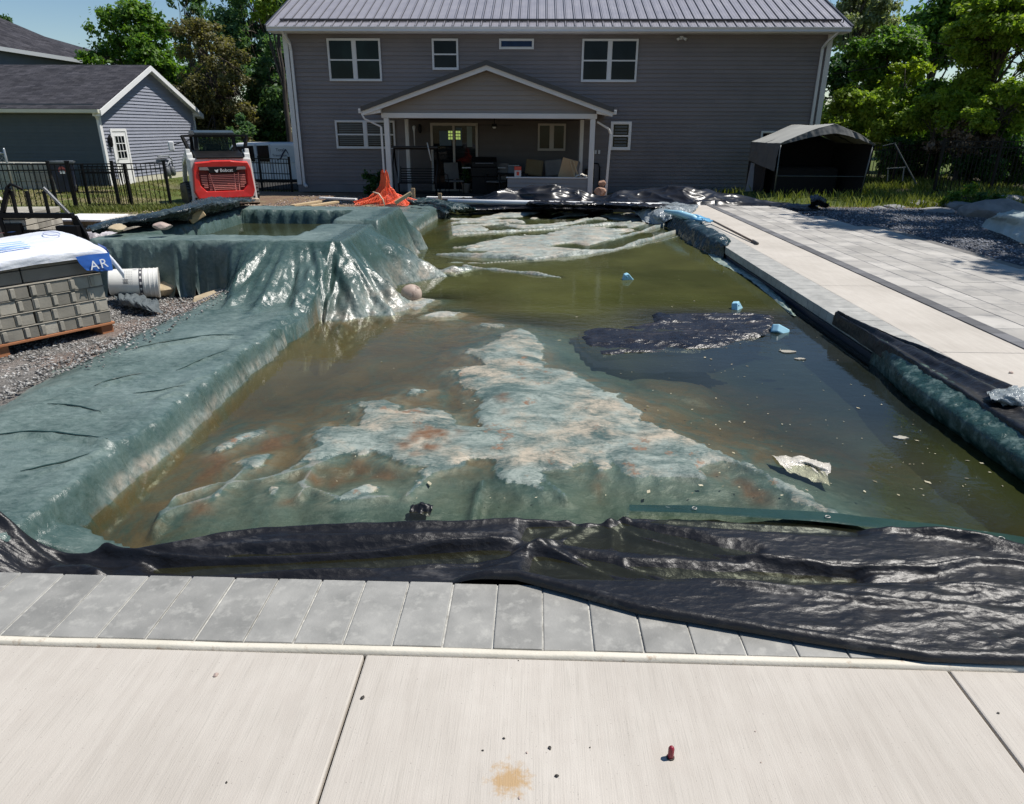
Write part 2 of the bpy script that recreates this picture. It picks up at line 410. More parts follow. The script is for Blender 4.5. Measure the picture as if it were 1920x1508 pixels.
# paver patio in a random ashlar
M_PAV = mk('patio_paver', (.335, .318, .29), (.455, .43, .39), rough=.85, scale=2.2, tone=.17, bmp=.25, bscale=70, dirt=(.20, .195, .19), dirts=3, dirtp=(.5, .75), stretch=(1, 1, 1))
mb = MB()
def outer(y): return 5.42+.04*math.sin(y*2.3) if y > 14.3 else (5.75 if y > 12.8 else (6.25 if y > 9 else 6.6))
xw = [.30, .22, .30, .38, .22, .30, .30, .38, .30]; x = 4.004; k = 0
while x < 7.2:
    w = xw[k % len(xw)]; y = 2.1-random.random()*.4
    while y < 16.25:
        l = random.choice([.30, .46, .60, .38, .60])
        if x+w*.6 < outer(y+l/2) and y+l < 16.4: mb.box(x+.003, x+w-.003, y+.003, y+l-.003, -.09, .004+random.uniform(-.0015, .0015), random.random())
        y += l
    x += w; k += 1
mb.build('paver_patio', M_PAV, bevel=.005, kind='structure')
mb = MB(); mb.box(3.862, 5.38, 2.0, 16.27, -.1, -.004); mb.box(5.38, 5.7, 2.0, 14.2, -.1, -.004); mb.box(5.7, 6.2, 2.0, 12.7, -.1, -.004)
mb.build('paver_bedding', mk('sand', (.14, .13, .12)), kind='structure')
# pool shell: the dark lined walls under the coping
M_SHELL = mk('pool_liner', (.012, .018, .035), (.02, .028, .05), rough=.45, scale=5, bmp=.15, bscale=20)
mb = MB(); mb.box(2.80, 2.84, 2.2, 16.35, -.9, -.086); mb.box(-2.6, 3.0, 2.12, 2.16, -.9, -.102); mb.box(-2.4, -2.33, 2.2, 16.4, -.9, -.03); mb.box(-2.4, 2.84, 16.36, 16.42, -.9, -.03); mb.box(-2.4, 2.84, 2.1, 16.42, -.95, -.9)
mb.build('pool_shell', M_SHELL, kind='structure')
# foam strip between coping and slab
mb = MB(); n = 90; xs2 = np.linspace(-4.2, 6.0, n); vs = []
for x in xs2:
    dy = .004*(fbm(np.array(x*3), np.array(0.), 3)-.5); dz = .006*(fbm(np.array(x*5), np.array(4.), 8)-.5)
    for (a, b_) in ((1.792, .000), (1.794, .005), (1.800, .008), (1.812, .008), (1.820, .005), (1.821, .0)): vs.append((x, a+dy, b_+dz if b_ else -.02))
fs = [(i*6+k, i*6+k+1, (i+1)*6+k+1, (i+1)*6+k) for i in range(n-1) for k in range(5)]
mb.add(vs, fs); mb.build('foam_strip', mk('foam', (.58, .54, .44), (.70, .65, .55), rough=.8, dirt=(.42, .33, .24), dirts=22, dirtp=(.60, .72), bmp=.4, bscale=60), smooth=True,
    label='cream foam expansion strip laid between the grey coping stones and near concrete slab', cat='expansion strip')

# ================================================================== GREEN TARP (one big sheet: bank, spa, pool bottom)
def wp(l, z=ZW): return [P(a, b, z) for a, b in l]
ISL = [wp([(939,626),(975,615),(1005,632),(1023,658),(1025,688),(1074,700),(1129,739),(1165,738),(1150,748),(1191,759),(1198,793),(1256,810),(1340,842),(1439,886),(1490,914),(1552,956),(1497,950),(1455,905),(1400,872),(1352,866),(1320,880),(1340,905),(1300,899),(1220,890),(1190,893),(1155,862),(1139,852),(1132,875),(1110,864),(1070,868),(1026,880),(1012,918),(960,905),(928,903),(910,863),(862,872),(819,888),(762,932),(790,884),(797,870),(746,858),(669,850),(560,868),(585,845),(600,797),(673,797),(690,778),(669,759),(735,744),(746,775),(804,768),(844,779),(848,797),(899,799),(892,742),(903,731),(859,717),(873,706),(844,693),(912,684),(862,662),(910,648)]),
       wp([(755,738),(772,728),(808,730),(790,738),(765,741)]), wp([(764,572),(775,560),(818,562),(800,572),(780,582)]), wp([(800,592),(820,584),(866,586),(850,593),(830,595)]),
       wp([(893,610),(905,606),(948,609),(940,615),(905,614)]), wp([(400,842),(450,815),(503,799),(498,812),(455,828),(405,848)]), wp([(384,944),(400,930),(412,918),(418,922),(402,938)]),
       wp([(440,868),(480,855),(518,848),(495,872),(470,880),(455,874)]), wp([(495,905),(530,915),(522,930),(512,944),(505,925)]), wp([(615,942),(640,925),(690,908),(712,915),(680,930),(650,938)]),
       wp([(732,578),(748,575),(758,582),(742,586)])]
FAR = [wp([(1027,440),(1075,425),(1145,430),(1165,441),(1110,450),(1040,456)]), wp([(889,482),(930,466),(985,460),(1092,468),(1040,478),(960,484)])]
RED = [wp(q) for q in ([(357,892),(372,862),(400,850),(434,848),(425,875),(390,895)], [(467,841),(480,818),(520,797),(561,800),(545,825),(505,845)], [(572,900),(580,880),(603,873),(605,890),(590,905)], [(505,945),(535,925),(565,925),(560,940),(525,950)],
       [(611,900),(625,880),(665,862),(700,865),(770,890),(700,895),(640,893),(618,915)], [(1315,890),(1335,873),(1380,878),(1440,915),(1470,945),(1420,935),(1350,905)], [(720,832),(760,830),(800,800),(870,815),(830,855),(770,862)], [(925,745),(955,745),(965,785),(930,790)],
       [(1105,880),(1130,885),(1140,925),(1115,925)], [(735,605),(750,600),(768,608),(745,615)], [(1100,1000),(1120,1000),(1140,1015),(1110,1015)], [(355,945),(385,930),(400,960),(350,965)])]
LEAFB = np.array([[3.2,-4.9],[4.14,-3.50],[4.84,-3.61],[5.4,-3.53],[6.26,-3.52],[6.9,-3.35],[7.1,-3.3]])
SP = dict(ox0=-4.72, ox1=-2.04, oy0=7.32, oy1=10.75, ix0=-4.28, ix1=-2.62, iy0=7.74, iy1=10.22, z=.50)
def tarp_height(X, Y):
    """height of the tarp and paint masks"""
    n1 = fbm(X*1.7, Y*1.7, 3, 4); n2 = fbm(X*9, Y*9, 13, 3); rg = ridge(X*2.2+n1*1.5, Y*2.2, 23, 3)
    # --- bottom of the pool: shallow humps near, a deep green trough across the middle
    dep = .09+.16*sst(.35, .7, fbm(X*.9, Y*.9, 71, 3))
    dep = dep+.5*sst(6.9, 7.6, Y-.1*X)*(1-sst(9.9, 10.8, Y-.35*X+.2*(n1-.5)))
    right = sst(1.1, 2.3, X+.25*(Y-4)*.3+.5*(n1-.5)); dep = dep+.22*right*(Y < 8)
    farf = sst(10.4, 11.4, Y-.35*X); dep = dep*(1-farf)+(.07+.05*n1)*farf
    dep = dep+.12*sst(-1.4, -1.95, X)*(Y < 7.6)
    jag = .09*(n2-.5)+.13*(fbm(X*4, Y*4, 51, 3)-.5)+.06*(fbm(X*26, Y*26, 52, 3)-.5)
    isl = np.full(X.shape, -9.0)
    for p in ISL: isl = np.maximum(isl, polysd(X, Y, p)+jag*(1.0 if p is ISL[0] else .5))
    fz = np.full(X.shape, -9.0)
    for p in FAR: fz = np.maximum(fz, polysd(X, Y, p))
    # scattered dry patches at the far end, stretched across the pool
    fw = fbm(X*.8, Y*.8, 82, 3)*2.2; fp = fbm(X*1.5+.3*Y+fw, Y*2.3-.9*X+1.7*fw, 81, 6); inr = polysd(X, Y, wp([(850,452),(844,410),(900,400),(1000,398),(1180,400),(1240,402),(1175,440),(1100,462),(980,470),(880,470)]))
    fsd = np.minimum((fp-.525)*1.6, inr*1.2); fsd = np.maximum(fsd, -9); isl2 = np.maximum(fz, fsd)
    A = np.maximum(isl, isl2)
    h_in = ZW+.004+.020*(1-np.exp(-np.clip(A, 0, 9)/.06))+.010*np.clip(A*5, 0, 1)*(ridge(X*3+Y, Y*4, 53, 3)-.4)+.018*np.clip(A*6, 0, 1)*ridge(X*1.6+.9*Y+1.2*fbm(X*1.5, Y*1.5, 58, 3), Y*1.9-.7*X, 57, 2)**6
    sl = .16 if True else 0
    h_out = ZW-np.minimum(np.clip(-A, 0, 9)*.22+.004, dep)
    pool = np.where(A > 0, h_in, h_out)
    # long thin ridges breaking the surface at the far end
    for k, (pl, a) in enumerate([([(840,492),(905,494),(1100,478),(1240,452),(1330,425)], .0), ([(820,478),(1000,487),(1150,470),(1290,430)], .03), ([(850,465),(1000,455),(1150,448),(1270,418)], .02), ([(860,440),(1000,432),(1160,420),(1250,405)], .02), ([(870,500),(1050,520)], .0)]):
        d, s_, sg = linesd(X, Y, wp(pl)); pool = np.maximum(pool, ZW-.25+(.27+a)*np.exp(-(d/(.07+.03*n2))**2)*(.85+.3*fbm(X*2, Y*2, 91+k, 3)) if k else ZW-.25+.262*np.exp(-(d/.05)**2))
    # --- wrinkle ribs lying in shallow water near
    for pl in ([(285,985),(330,930),(410,905),(480,900),(560,880),(640,850)], [(300,960),(400,930),(470,870)], [(560,930),(590,860),(640,810)], [(520,890),(600,850)], [(760,930),(810,885),(870,870)], [(880,975),(905,900)], [(560,905),(640,935),(730,930)], [(940,890),(1000,880),(1060,930)]):
        d, s_, sg = linesd(X, Y, wp(pl)); pool = pool+np.minimum(.05, ZW+.004-pool)*np.exp(-(d/(.016+.02*n2))**2)*(A < .02)
    # --- the bank on the left
    bank = .012+.014*(n1-.5)+.010*(rg-.4)+.010*np.exp(-(((X*.35+Y*.94)*1.0-4.2-.25*np.sin(X*2))/.02)**2)+.012*np.exp(-((Y-3.55-.12*X-.05*np.sin(X*3))/.016)**2)+.010*np.exp(-((Y-5.15-.55*(X+3))/.018)**2)*(X<-2.5)+.01*np.exp(-((X+2.28)/.06)**2)
    for pl_, a_ in (([(0, 828), (60, 823), (110, 825), (170, 836), (240, 856)], .026), ([(235, 667), (330, 648), (400, 640), (455, 636)], .022), ([(175, 738), (215, 722), (265, 711)], .018), ([(0, 740), (60, 735), (140, 742)], .014), ([(290, 760), (330, 745), (390, 742), (430, 752)], .014), ([(120, 800), (250, 760), (420, 700), (560, 640)], .010), ([(60, 900), (160, 870), (240, 830)], .012), ([(300, 700), (420, 670), (520, 620)], .010)):
        d_, s2_, sg_ = linesd(X, Y, wp(pl_, 0)); bank = bank+a_*np.exp(-d_/.05)*(sg_ > 0)*np.clip(np.sin(np.pi*np.clip(s2_, 0, 1))*3, 0, 1)
    bank = bank+.013*ridge(X*.9+.8*fbm(X, Y, 141, 3), Y*1.3-.6*X, 142, 2)**9+.010*ridge(X*1.6-.9*Y+fbm(X*1.4, Y, 143, 3), Y*.8, 144, 2)**9
    bank = bank-.13*sst(-3.1, -3.6, X)*(Y < 7.3)-.05*sst(-2.9, -4.6, X)
    e = -2.20+.045*(fbm(Y*2, X*0+.5, 7, 3)-.5)+.07*(fbm(Y*11, X*5, 78, 4)-.5)
    e = e+.13*sst(13.0, 15.9, Y)
    t = sst(0, .13, X-e)
    z = bank*(1-t)+np.minimum(pool, bank)*t
    z = np.where(X > e+.13, pool, z)
    # --- near edge of the pool: a flat flap on the left corner then under the black tarp
    flap = polysd(X, Y, [P(a, b, 0) for a, b in ((-40, 960), (150, 945), (215, 962), (322, 1000), (250, 996), (-40, 986))])
    z = np.where(flap > 0, np.maximum(z, -.03-.125*sst(-2.3, -1.9, X)+.006*(rg-.4)), z)
    near = sst(2.75, 2.35, Y)*(X > e); z = np.where(X > e, np.maximum(z, ZW-.35), z)
    # --- spa block
    zt = SP['z']
    dx = np.maximum(np.maximum(SP['ox0']-X, X-SP['ox1']), 0); dy = np.maximum(np.maximum(SP['oy0']-Y, Y-SP['oy1']), 0); do = np.hypot(dx, dy)
    inx = np.minimum(X-SP['ix0'], SP['ix1']-X); iny = np.minimum(Y-SP['iy0'], SP['iy1']-Y); di = np.minimum(inx, iny)   # >0 inside the basin
    ang = np.arctan2(Y-7.9, X+2.6)
    # tents: the tarp stretched from the block out onto the bank and over the water
    front = (Y < SP['oy0']+.02)
    kx = sst(-3.35, -2.75, X)
    fo = ridge(X*5.5+.9*fbm(X*1.3, Y*.5, 4, 2), X*.5+1, 313, 2)**1.5
    Lf = .025+.20*np.clip(fo-.12, 0, 1)+1.15*kx+.16*kx*np.sin(X*17+3*n1)
    Lr = .22+1.35*np.exp(-((Y-8.45-.62*np.clip(X+2.04, 0, 2))/.42)**2)+.25*np.exp(-((Y-9.9)/.8)**2)+.9*np.exp(-((Y-7.2)/.6)**2)+.10*np.sin(Y*15)
    wgt = np.where(do > 1e-6, dx/(dx+dy+1e-6), 0)*(X > SP['ox1'])
    Lx = np.where(X > SP['ox1'], Lf*(1-wgt)+Lr*wgt, np.where(Y < SP['oy0'], Lf, np.where(Y > SP['oy1'], .25, .10)))
    ribs = np.sin(ang*34+5*fbm(X*1.2, Y*1.2, 15, 2))+.6*np.sin(ang*61+2)
    q = np.clip(do/Lx, 0, 1.3)
    lowz = np.where(X > -2.1, ZW-.14, np.where(X < -3.2, -.14, -.02))
    tent = lowz+(zt-lowz)*np.clip(1-q, 0, 1)**np.where(X > SP['ox1']-.5, 1.55, 1.25)
    rw = np.clip(q, 0, 1)*np.clip(1.15-q, 0, 1)*4*(Lx > .3)
    tent = tent+(.016*ribs+.055*(ridge(ang*7+1.2*fbm(X*2, Y*2, 18, 3), q*.9, 191, 3)-.45)+.035*(ridge(X*5, Y*5+q, 192, 3)-.45)+.012*(fbm(X*22, Y*22, 193, 2)-.5))*rw
    top = zt+.012*(rg-.4)-.02*np.exp(-((do)/.04)**2)
    slot = np.exp(-((Y-8.98)/.15)**4)*(X > SP['ix1']-.02)                 # the spillway cut
    blk = np.where(do > 0, tent, top); blk = blk-.20*slot*(do < .05)-.3*slot*(do >= .05)*np.clip(1-q, 0, 1)
    inside = sst(0, .09, di+.030*(ridge(X*5, Y*5, 401, 2)-.5)+.012*np.sin(X*31+9*n1))
    blk = blk*(1-inside)+.02*inside
    z = np.where(do < Lx*1.3, np.maximum(z, blk), z) if True else z
    z = np.where(di > 0, blk, z)
    z = z+.004*(n2-.5)+.012*(ridge(X*6+1.5*n1, Y*7, 33, 3)-.45)*(X < e+.05)*(di < 0)
    # --- far deck on the left, beyond the spa
    z = np.where((Y > 10.9) & (X < e), bank+.03*(n1-.5)+.02*np.sin(Y*9+X*5)*rg, z)
    # coverage
    lb = np.interp(Y, LEAFB[:, 0], LEAFB[:, 1])+.12*(fbm(Y*4, X*0+2, 99, 3)-.5)
    lb = np.where(Y > 7.1, SP['ox0']-.2, lb)
    keep = (X > lb) & ~((X < -3.25-.35*(Y-6.3)) & (Y > 6.3) & (Y < SP['oy0']-.12))
    keep &= ~((Y > 10.9) & (X < -3.3+.15*(n1-.5)))
    keep &= X < 2.78
    return z, keep, A, isl2, n1, n2, rg, di, q, tent, e, do
def make_green_tarp():
    xs = np.concatenate([np.arange(-5.1, -2.4, .03), np.arange(-2.4, -1.6, .016), np.arange(-1.6, 2.79, .024)])
    ys = np.concatenate([np.arange(2.2, 7.1, .022), np.arange(7.1, 7.36, .011), np.arange(7.37, 11, .026), np.arange(11, 16.35, .04)])
    X, Y = np.meshgrid(xs, ys)
    z, keep, A, far, n1, n2, rg, di, q, tent, e, do = tarp_height(X, Y)
    # masks to paint: dried residue, mud, red-brown sediment
    dry = 0*A
    dry = dry*(1-.75*sst(.42, .60, fbm(X*2.1, Y*2.1, 65, 4))*(A < .6)*(Y < 7))
    lip = np.exp(-((z-ZW-.03)/.035)**2)*(X < -.4)*(z > ZW-.02)*(A < -.02)       # scum line where it meets the water
    tt = (do > .05)*(z > ZW-.02)*sst(.22, -.08, z)*sst(-2.2, -1.6, X)*(Y > 6.6)*(.4+.8*n2)
    lip = lip*np.maximum(sst(2.85, 3.1, Y), 1-sst(-1.2, -1.5, X)); dry = np.maximum(dry, .6*lip*(.4+n2)); dry = np.maximum(dry, .55*tt)
    red = np.full(X.shape, -9.)
    for p in RED: red = np.maximum(red, polysd(X, Y, p)+.10*(n2-.5)+.05*(n1-.5))
    red = sst(-.03, .10, red)*np.clip(4*(fbm(X*12, Y*12, 63, 4)-.30), 0, 1)
    br = sst(.40, .60, fbm(X*.8, Y*.8, 67, 4)+.22*sst(.6, -1.6, X)-.3*sst(6.8, 7.4, Y)-.5*sst(3.25, 2.95, Y)*sst(-1.2, -.6, X))*(A < .0)*(X > e+.08)*(z < ZW-.005)*(1-.85*sst(3.7, 3.3, Y-.12*X)*sst(-1.9, -1.4, X))
    m_, nt, b = nodes_of('green_tarp')
    v = coords(nt)
    fine = noise(nt, coords(nt, (1, 1, 1)), 26, 6, .7, .8); mid = noise(nt, v, 3.2, 5, .6)
    col = mixc(nt, ramp(nt, mid, .3, .7), (.019, .048, .041), (.034, .072, .062))
    dust = mth(nt, 'MULTIPLY', ramp(nt, mth(nt, 'ADD', mth(nt, 'MULTIPLY', noise(nt, v, 1.6, 6, .65), .5), mth(nt, 'MULTIPLY', noise(nt, coords(nt, (7, 13, 9)), 2.2, 7, .78, .6), .60)), .38, .70), .85)
    wet = attr(nt, 'dust').outputs['Fac']
    col = mixc(nt, mth(nt, 'MULTIPLY', dust, wet), col, (.215, .272, .25))
    col = mixc(nt, mth(nt, 'MULTIPLY', attr(nt, 'brown').outputs['Fac'], ramp(nt, noise(nt, v, 3.5, 7, .7, .8), .36, .56)), col, mixc(nt, noise(nt, v, 9, 5, .7), (.10, .075, .03), (.22, .125, .05)))
    ie = mth(nt, 'ADD', attr(nt, 'isl').outputs['Fac'], mth(nt, 'MULTIPLY', mth(nt, 'SUBTRACT', noise(nt, v, 13, 7, .75), .5), .16))
    im = ramp(nt, mth(nt, 'ADD', mth(nt, 'MULTIPLY', ie, 6), .5), .50, .56)
    cr = ramp(nt, facets(nt, coords(nt, (1, 1.4, 1)), 9, .8, 'DISTANCE_TO_EDGE'), .0, .07)
    wv = mth(nt, 'ADD', mth(nt, 'MULTIPLY', noise(nt, coords(nt, (1, 1.6, 1)), 3.2, 7, .72, .6), .75), mth(nt, 'MULTIPLY', noise(nt, coords(nt, (1, 3.5, 1)), 24, 5, .75), .30))
    wh = mth(nt, 'MULTIPLY', im, ramp(nt, wv, .44, .60))
    wh = mth(nt, 'MULTIPLY', wh, mth(nt, 'ADD', mth(nt, 'MULTIPLY', cr, .35), .65))
    wc = mixc(nt, ramp(nt, noise(nt, v, 2.6, 5, .6), .46, .60), (.285, .325, .285), (.43, .37, .28))
    col = mixc(nt, wh, col, wc)
    col = mixc(nt, mth(nt, 'MULTIPLY', im, ramp(nt, noise(nt, v, 4.2, 6, .75), .60, .68)), col, (.22, .12, .065))
    dr = mth(nt, 'MULTIPLY', attr(nt, 'dry').outputs['Fac'], ramp(nt, noise(nt, coords(nt, (1, 1.5, 1)), 15, 7, .78), .34, .58, (.15, .15, .15, 1)))
    col = mixc(nt, dr, col, mixc(nt, ramp(nt, noise(nt, v, 5, 4), .42, .6), (.52, .55, .50), (.60, .50, .40)))
    col = mixc(nt, attr(nt, 'red').outputs['Fac'], col, mixc(nt, noise(nt, v, 40, 3), (.085, .042, .018), (.235, .12, .055)))
    L(nt, col, b.inputs['Base Color'])
    r = mth(nt, 'ADD', mth(nt, 'MULTIPLY', attr(nt, 'gloss').outputs['Fac'], -.30), .50)
    r = mth(nt, 'ADD', r, mth(nt, 'MULTIPLY', fine, .12)); L(nt, r, b.inputs['Roughness'])
    h = mth(nt, 'ADD', mth(nt, 'MULTIPLY', facets(nt, coords(nt, (1, 1.5, 1)), 7), .9), mth(nt, 'MULTIPLY', fine, .55))
    h = mth(nt, 'ADD', h, mth(nt, 'MULTIPLY', facets(nt, v, 21), .35)); h = mth(nt, 'ADD', h, mth(nt, 'MULTIPLY', noise(nt, coords(nt, (1, 2.2, 1)), 11, 3, .6, 1.5), .4))
    bump(nt, b, h, .55, .014)
    dust_a = 1.05-.75*sst(.02, -.02, -X*0+z-0)*0-.7*(di > -.01)-.45*(do < .4)*(do > 0)*(X < -3.2)
    dust_a = np.clip(dust_a*np.where(X > e, .45, 1)*(1-.60*(do > .03)*(q < 1)*(X > -3.4)*sst(1.05, .7, q)), .1, 1)
    gloss = np.clip(.15+.85*np.exp(-((X-e-.07)/.10)**2)+1.0*(do > 0)*(q < 1.05)*(X > -3.4)+.5*(di > 0)+.5*(Y > 10.8)*(X < e)+.3*sst(.5, .6, n1), 0, 1)
    gt = grid_obj('green_tarp', X, Y, z, m_, keep=keep, attrs={'isl': np.clip(A, -1, 1), 'dry': np.clip(dry, 0, 1), 'red': np.clip(red, 0, 1), 'brown': np.clip(br, 0, 1)*.85, 'dust': dust_a, 'gloss': gloss},
             label='huge green plastic tarp covering the left bank, the raised spa and the pool bottom', cat='tarp')
    fm = mk('tarp_fold', (.016, .042, .036), (.03, .066, .058), rough=.4, scale=9, bmp=.4, bscale=40)
    for pl_, r_ in (([(-40, 822), (50, 816), (110, 818), (170, 828), (205, 836)], .006), ([(235, 660), (330, 643), (400, 634), (440, 633)], .007), ([(178, 730), (215, 716), (268, 705)], .006), ([(250, 742), (300, 738), (350, 728)], .004), ([(40, 890), (110, 876), (170, 862)], .005), ([(330, 700), (380, 680), (430, 662)], .004), ([(90, 762), (150, 767), (190, 778)], .005)):
        q = resample([P(a, b_, .0) for a, b_ in pl_], 40); zz = tarp_height(q[:, 0][None], q[:, 1][None])[0][0]; zz = np.convolve(np.pad(zz, 6, 'edge'), np.ones(13)/13, 'valid')+.003
        k_ = np.sin(np.linspace(.04, np.pi-.04, 40)); wob = .012*(fbm(np.linspace(0, 6, 40), np.zeros(40), 5, 3)-.5)
        mb = MB(); mb.tube([(q[i, 0], q[i, 1]+wob[i], zz[i]+r_*.2) for i in range(40)], list(r_*(.25+.75*k_)), 7); mb.build('crease_fold', fm, gt, smooth=True)
make_green_tarp()

# spa water and spa shell under the tarp
def m_water(name, dcol, amp=.006):
    m_, nt, b = nodes_of(name); nt.nodes.remove(b); out = [n for n in nt.nodes if n.type == 'OUTPUT_MATERIAL'][0]
    v = coords(nt)
    mk_ = attr(nt, 'murk'); cl = attr(nt, 'murk_col')
    tr = N(nt, 'ShaderNodeBsdfTransparent'); L(nt, mixc(nt, mk_.outputs['Fac'], (.93, .96, .90), (.62, .66, .40)), tr.inputs['Color'])
    df = N(nt, 'ShaderNodeBsdfDiffuse')
    cn = mixc(nt, 1.0, cl.outputs['Color'], ramp(nt, noise(nt, v, 1.3, 5, .6), .25, .75, (.72, .72, .72, 1), (1.25, 1.25, 1.25, 1)), 'MULTIPLY')
    cn = mixc(nt, mth(nt, 'MULTIPLY', ramp(nt, noise(nt, v, 9, 6, .75), .60, .75), .35), cn, (.045, .035, .02))
    L(nt, cn, df.inputs['Color'])
    mx = N(nt, 'ShaderNodeMixShader'); L(nt, mk_.outputs['Fac'], mx.inputs[0]); L(nt, tr.outputs[0], mx.inputs[1]); L(nt, df.outputs[0], mx.inputs[2])
    gl = N(nt, 'ShaderNodeBsdfGlossy'); gl.inputs['Roughness'].default_value = .015
    fr = N(nt, 'ShaderNodeFresnel'); fr.inputs['IOR'].default_value = 1.34
    bp = N(nt, 'ShaderNodeBump'); bp.inputs['Strength'].default_value = .25; bp.inputs['Distance'].default_value = amp
    L(nt, noise(nt, coords(nt, (1, 1.6, 1)), 7, 4, .55, .5), bp.inputs['Height']); L(nt, bp.outputs[0], gl.inputs['Normal']); L(nt, bp.outputs[0], fr.inputs['Normal'])
    m2 = N(nt, 'ShaderNodeMixShader'); L(nt, mth(nt, 'MULTIPLY', fr.outputs[0], 1.0), m2.inputs[0]); L(nt, mx.outputs[0], m2.inputs[1]); L(nt, gl.outputs[0], m2.inputs[2])
    L(nt, m2.outputs[0], out.inputs['Surface']); return m_
M_WATER = m_water('pool_water', None)
def pool_water():
    X, Y = np.meshgrid(np.arange(-2.22, 2.80, .04), np.arange(2.14, 16.4, .04))
    zt = tarp_height(X, Y)[0]; A = tarp_height(X, Y)[2]
    d = np.clip(ZW-zt, 0, 1)
    n = fbm(X*.7, Y*.7, 44, 4)
    murk = 1-np.exp(-d*(7.5+3*n-5.2*(Y < 7.0)*sst(7.3, 6.6, Y))); murk = np.clip(murk, .04, .97)
    murk = murk*(1-.5*sst(3.75, 3.3, Y-.1*X)*sst(-1.9, -1.4, X)*(X < 1.4))
    murk = np.where(Y < 2.75, np.clip(.10+.40*(n-.3), .05, .42), murk)
    ol = np.array([.085, .090, .028]); br = np.array([.115, .092, .036]); gr = np.array([.060, .064, .045]); dk = np.array([.035, .042, .012]); tl = np.array([.03, .07, .065])
    C = np.zeros(X.shape+(3,))+ol
    def lay(mk_, c):
        nonlocal C
        C = C*(1-mk_[..., None])+c*mk_[..., None]
    lay(sst(.3, -1.2, X+.9*(n-.5))*(1-sst(7.2, 7.8, Y)), br)
    lay(sst(.5, 1.6, X+.6*(n-.5))*(1-sst(7.0, 7.6, Y)), gr)
    lay(sst(7.0, 7.6, Y)*(1-sst(10, 10.8, Y))*sst(.35, .7, fbm(X*.5, Y*1.1, 47, 3))*.6, dk)
    lay(sst(.22, .04, -A)*(A < 0)*.6*(Y < 7.5), tl)
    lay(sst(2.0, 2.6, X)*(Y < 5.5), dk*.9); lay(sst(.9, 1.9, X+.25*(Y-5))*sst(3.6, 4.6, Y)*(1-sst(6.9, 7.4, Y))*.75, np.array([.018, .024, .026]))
    lay(sst(3.1, 2.75, Y), np.array([.050, .048, .020]))
    Z = np.full(X.shape, ZW)
    grid_obj('water', X, Y, Z, M_WATER, attrs={'murk': murk}, colors={'murk_col': C}, kind='structure')
pool_water()
X, Y = np.meshgrid(np.linspace(-4.27, -2.5, 20), np.linspace(7.75, 10.23, 20))
grid_obj('spa_water', X, Y, np.full(X.shape, .295), M_WATER, attrs={'murk': np.full(X.shape, .75)}, colors={'murk_col': np.zeros(X.shape+(3,))+np.array([.05, .06, .03])}, kind='structure')
# ================================================================== BLACK TARPS
def m_blacktarp(name='black_tarp_film', base=(.0065, .0065, .0075), base2=(.014, .0135, .015), dusty=(.13, .125, .12), dustp=(.58, .72), rough=.37, b1=.40, sc=1.0):
    m_, nt, b = nodes_of(name)
    v = coords(nt); vw = coords(nt, (6*sc, 16*sc, 10*sc)); vf = coords(nt, (1, 1.7, 1))
    f = noise(nt, v, 2.3*sc, 6, .65)
    col = mixc(nt, ramp(nt, f, .35, .65), c4(base), c4(base2))
    col = mixc(nt, mth(nt, 'MULTIPLY', ramp(nt, noise(nt, coords(nt, (1, 2.6, 1)), 2.6*sc, 7, .72), *dustp), .6), col, c4(dusty))
    L(nt, col, b.inputs['Base Color'])
    L(nt, mth(nt, 'ADD', mth(nt, 'MULTIPLY', f, .25), rough-.12), b.inputs['Roughness']); b.inputs['Specular IOR Level'].default_value = .42
    h = mth(nt, 'ADD', mth(nt, 'MULTIPLY', noise(nt, vw, 1, 5, .65, 1.2), .45), mth(nt, 'MULTIPLY', noise(nt, vf, 45*sc, 4, .7), .3))
    h = mth(nt, 'ADD', h, mth(nt, 'ADD', mth(nt, 'MULTIPLY', facets(nt, coords(nt, (1, 2.2, 1.5)), 8*sc), .8), mth(nt, 'MULTIPLY', facets(nt, coords(nt, (1, 1.6, 1.5)), 26*sc), .35)))
    bump(nt, b, h, b1, .016/sc**.5); return m_
M_BLK = m_blacktarp()
M_BLK2 = m_blacktarp('black_plastic_far', rough=.30, b1=.12, sc=.4, dustp=(.8, .95))
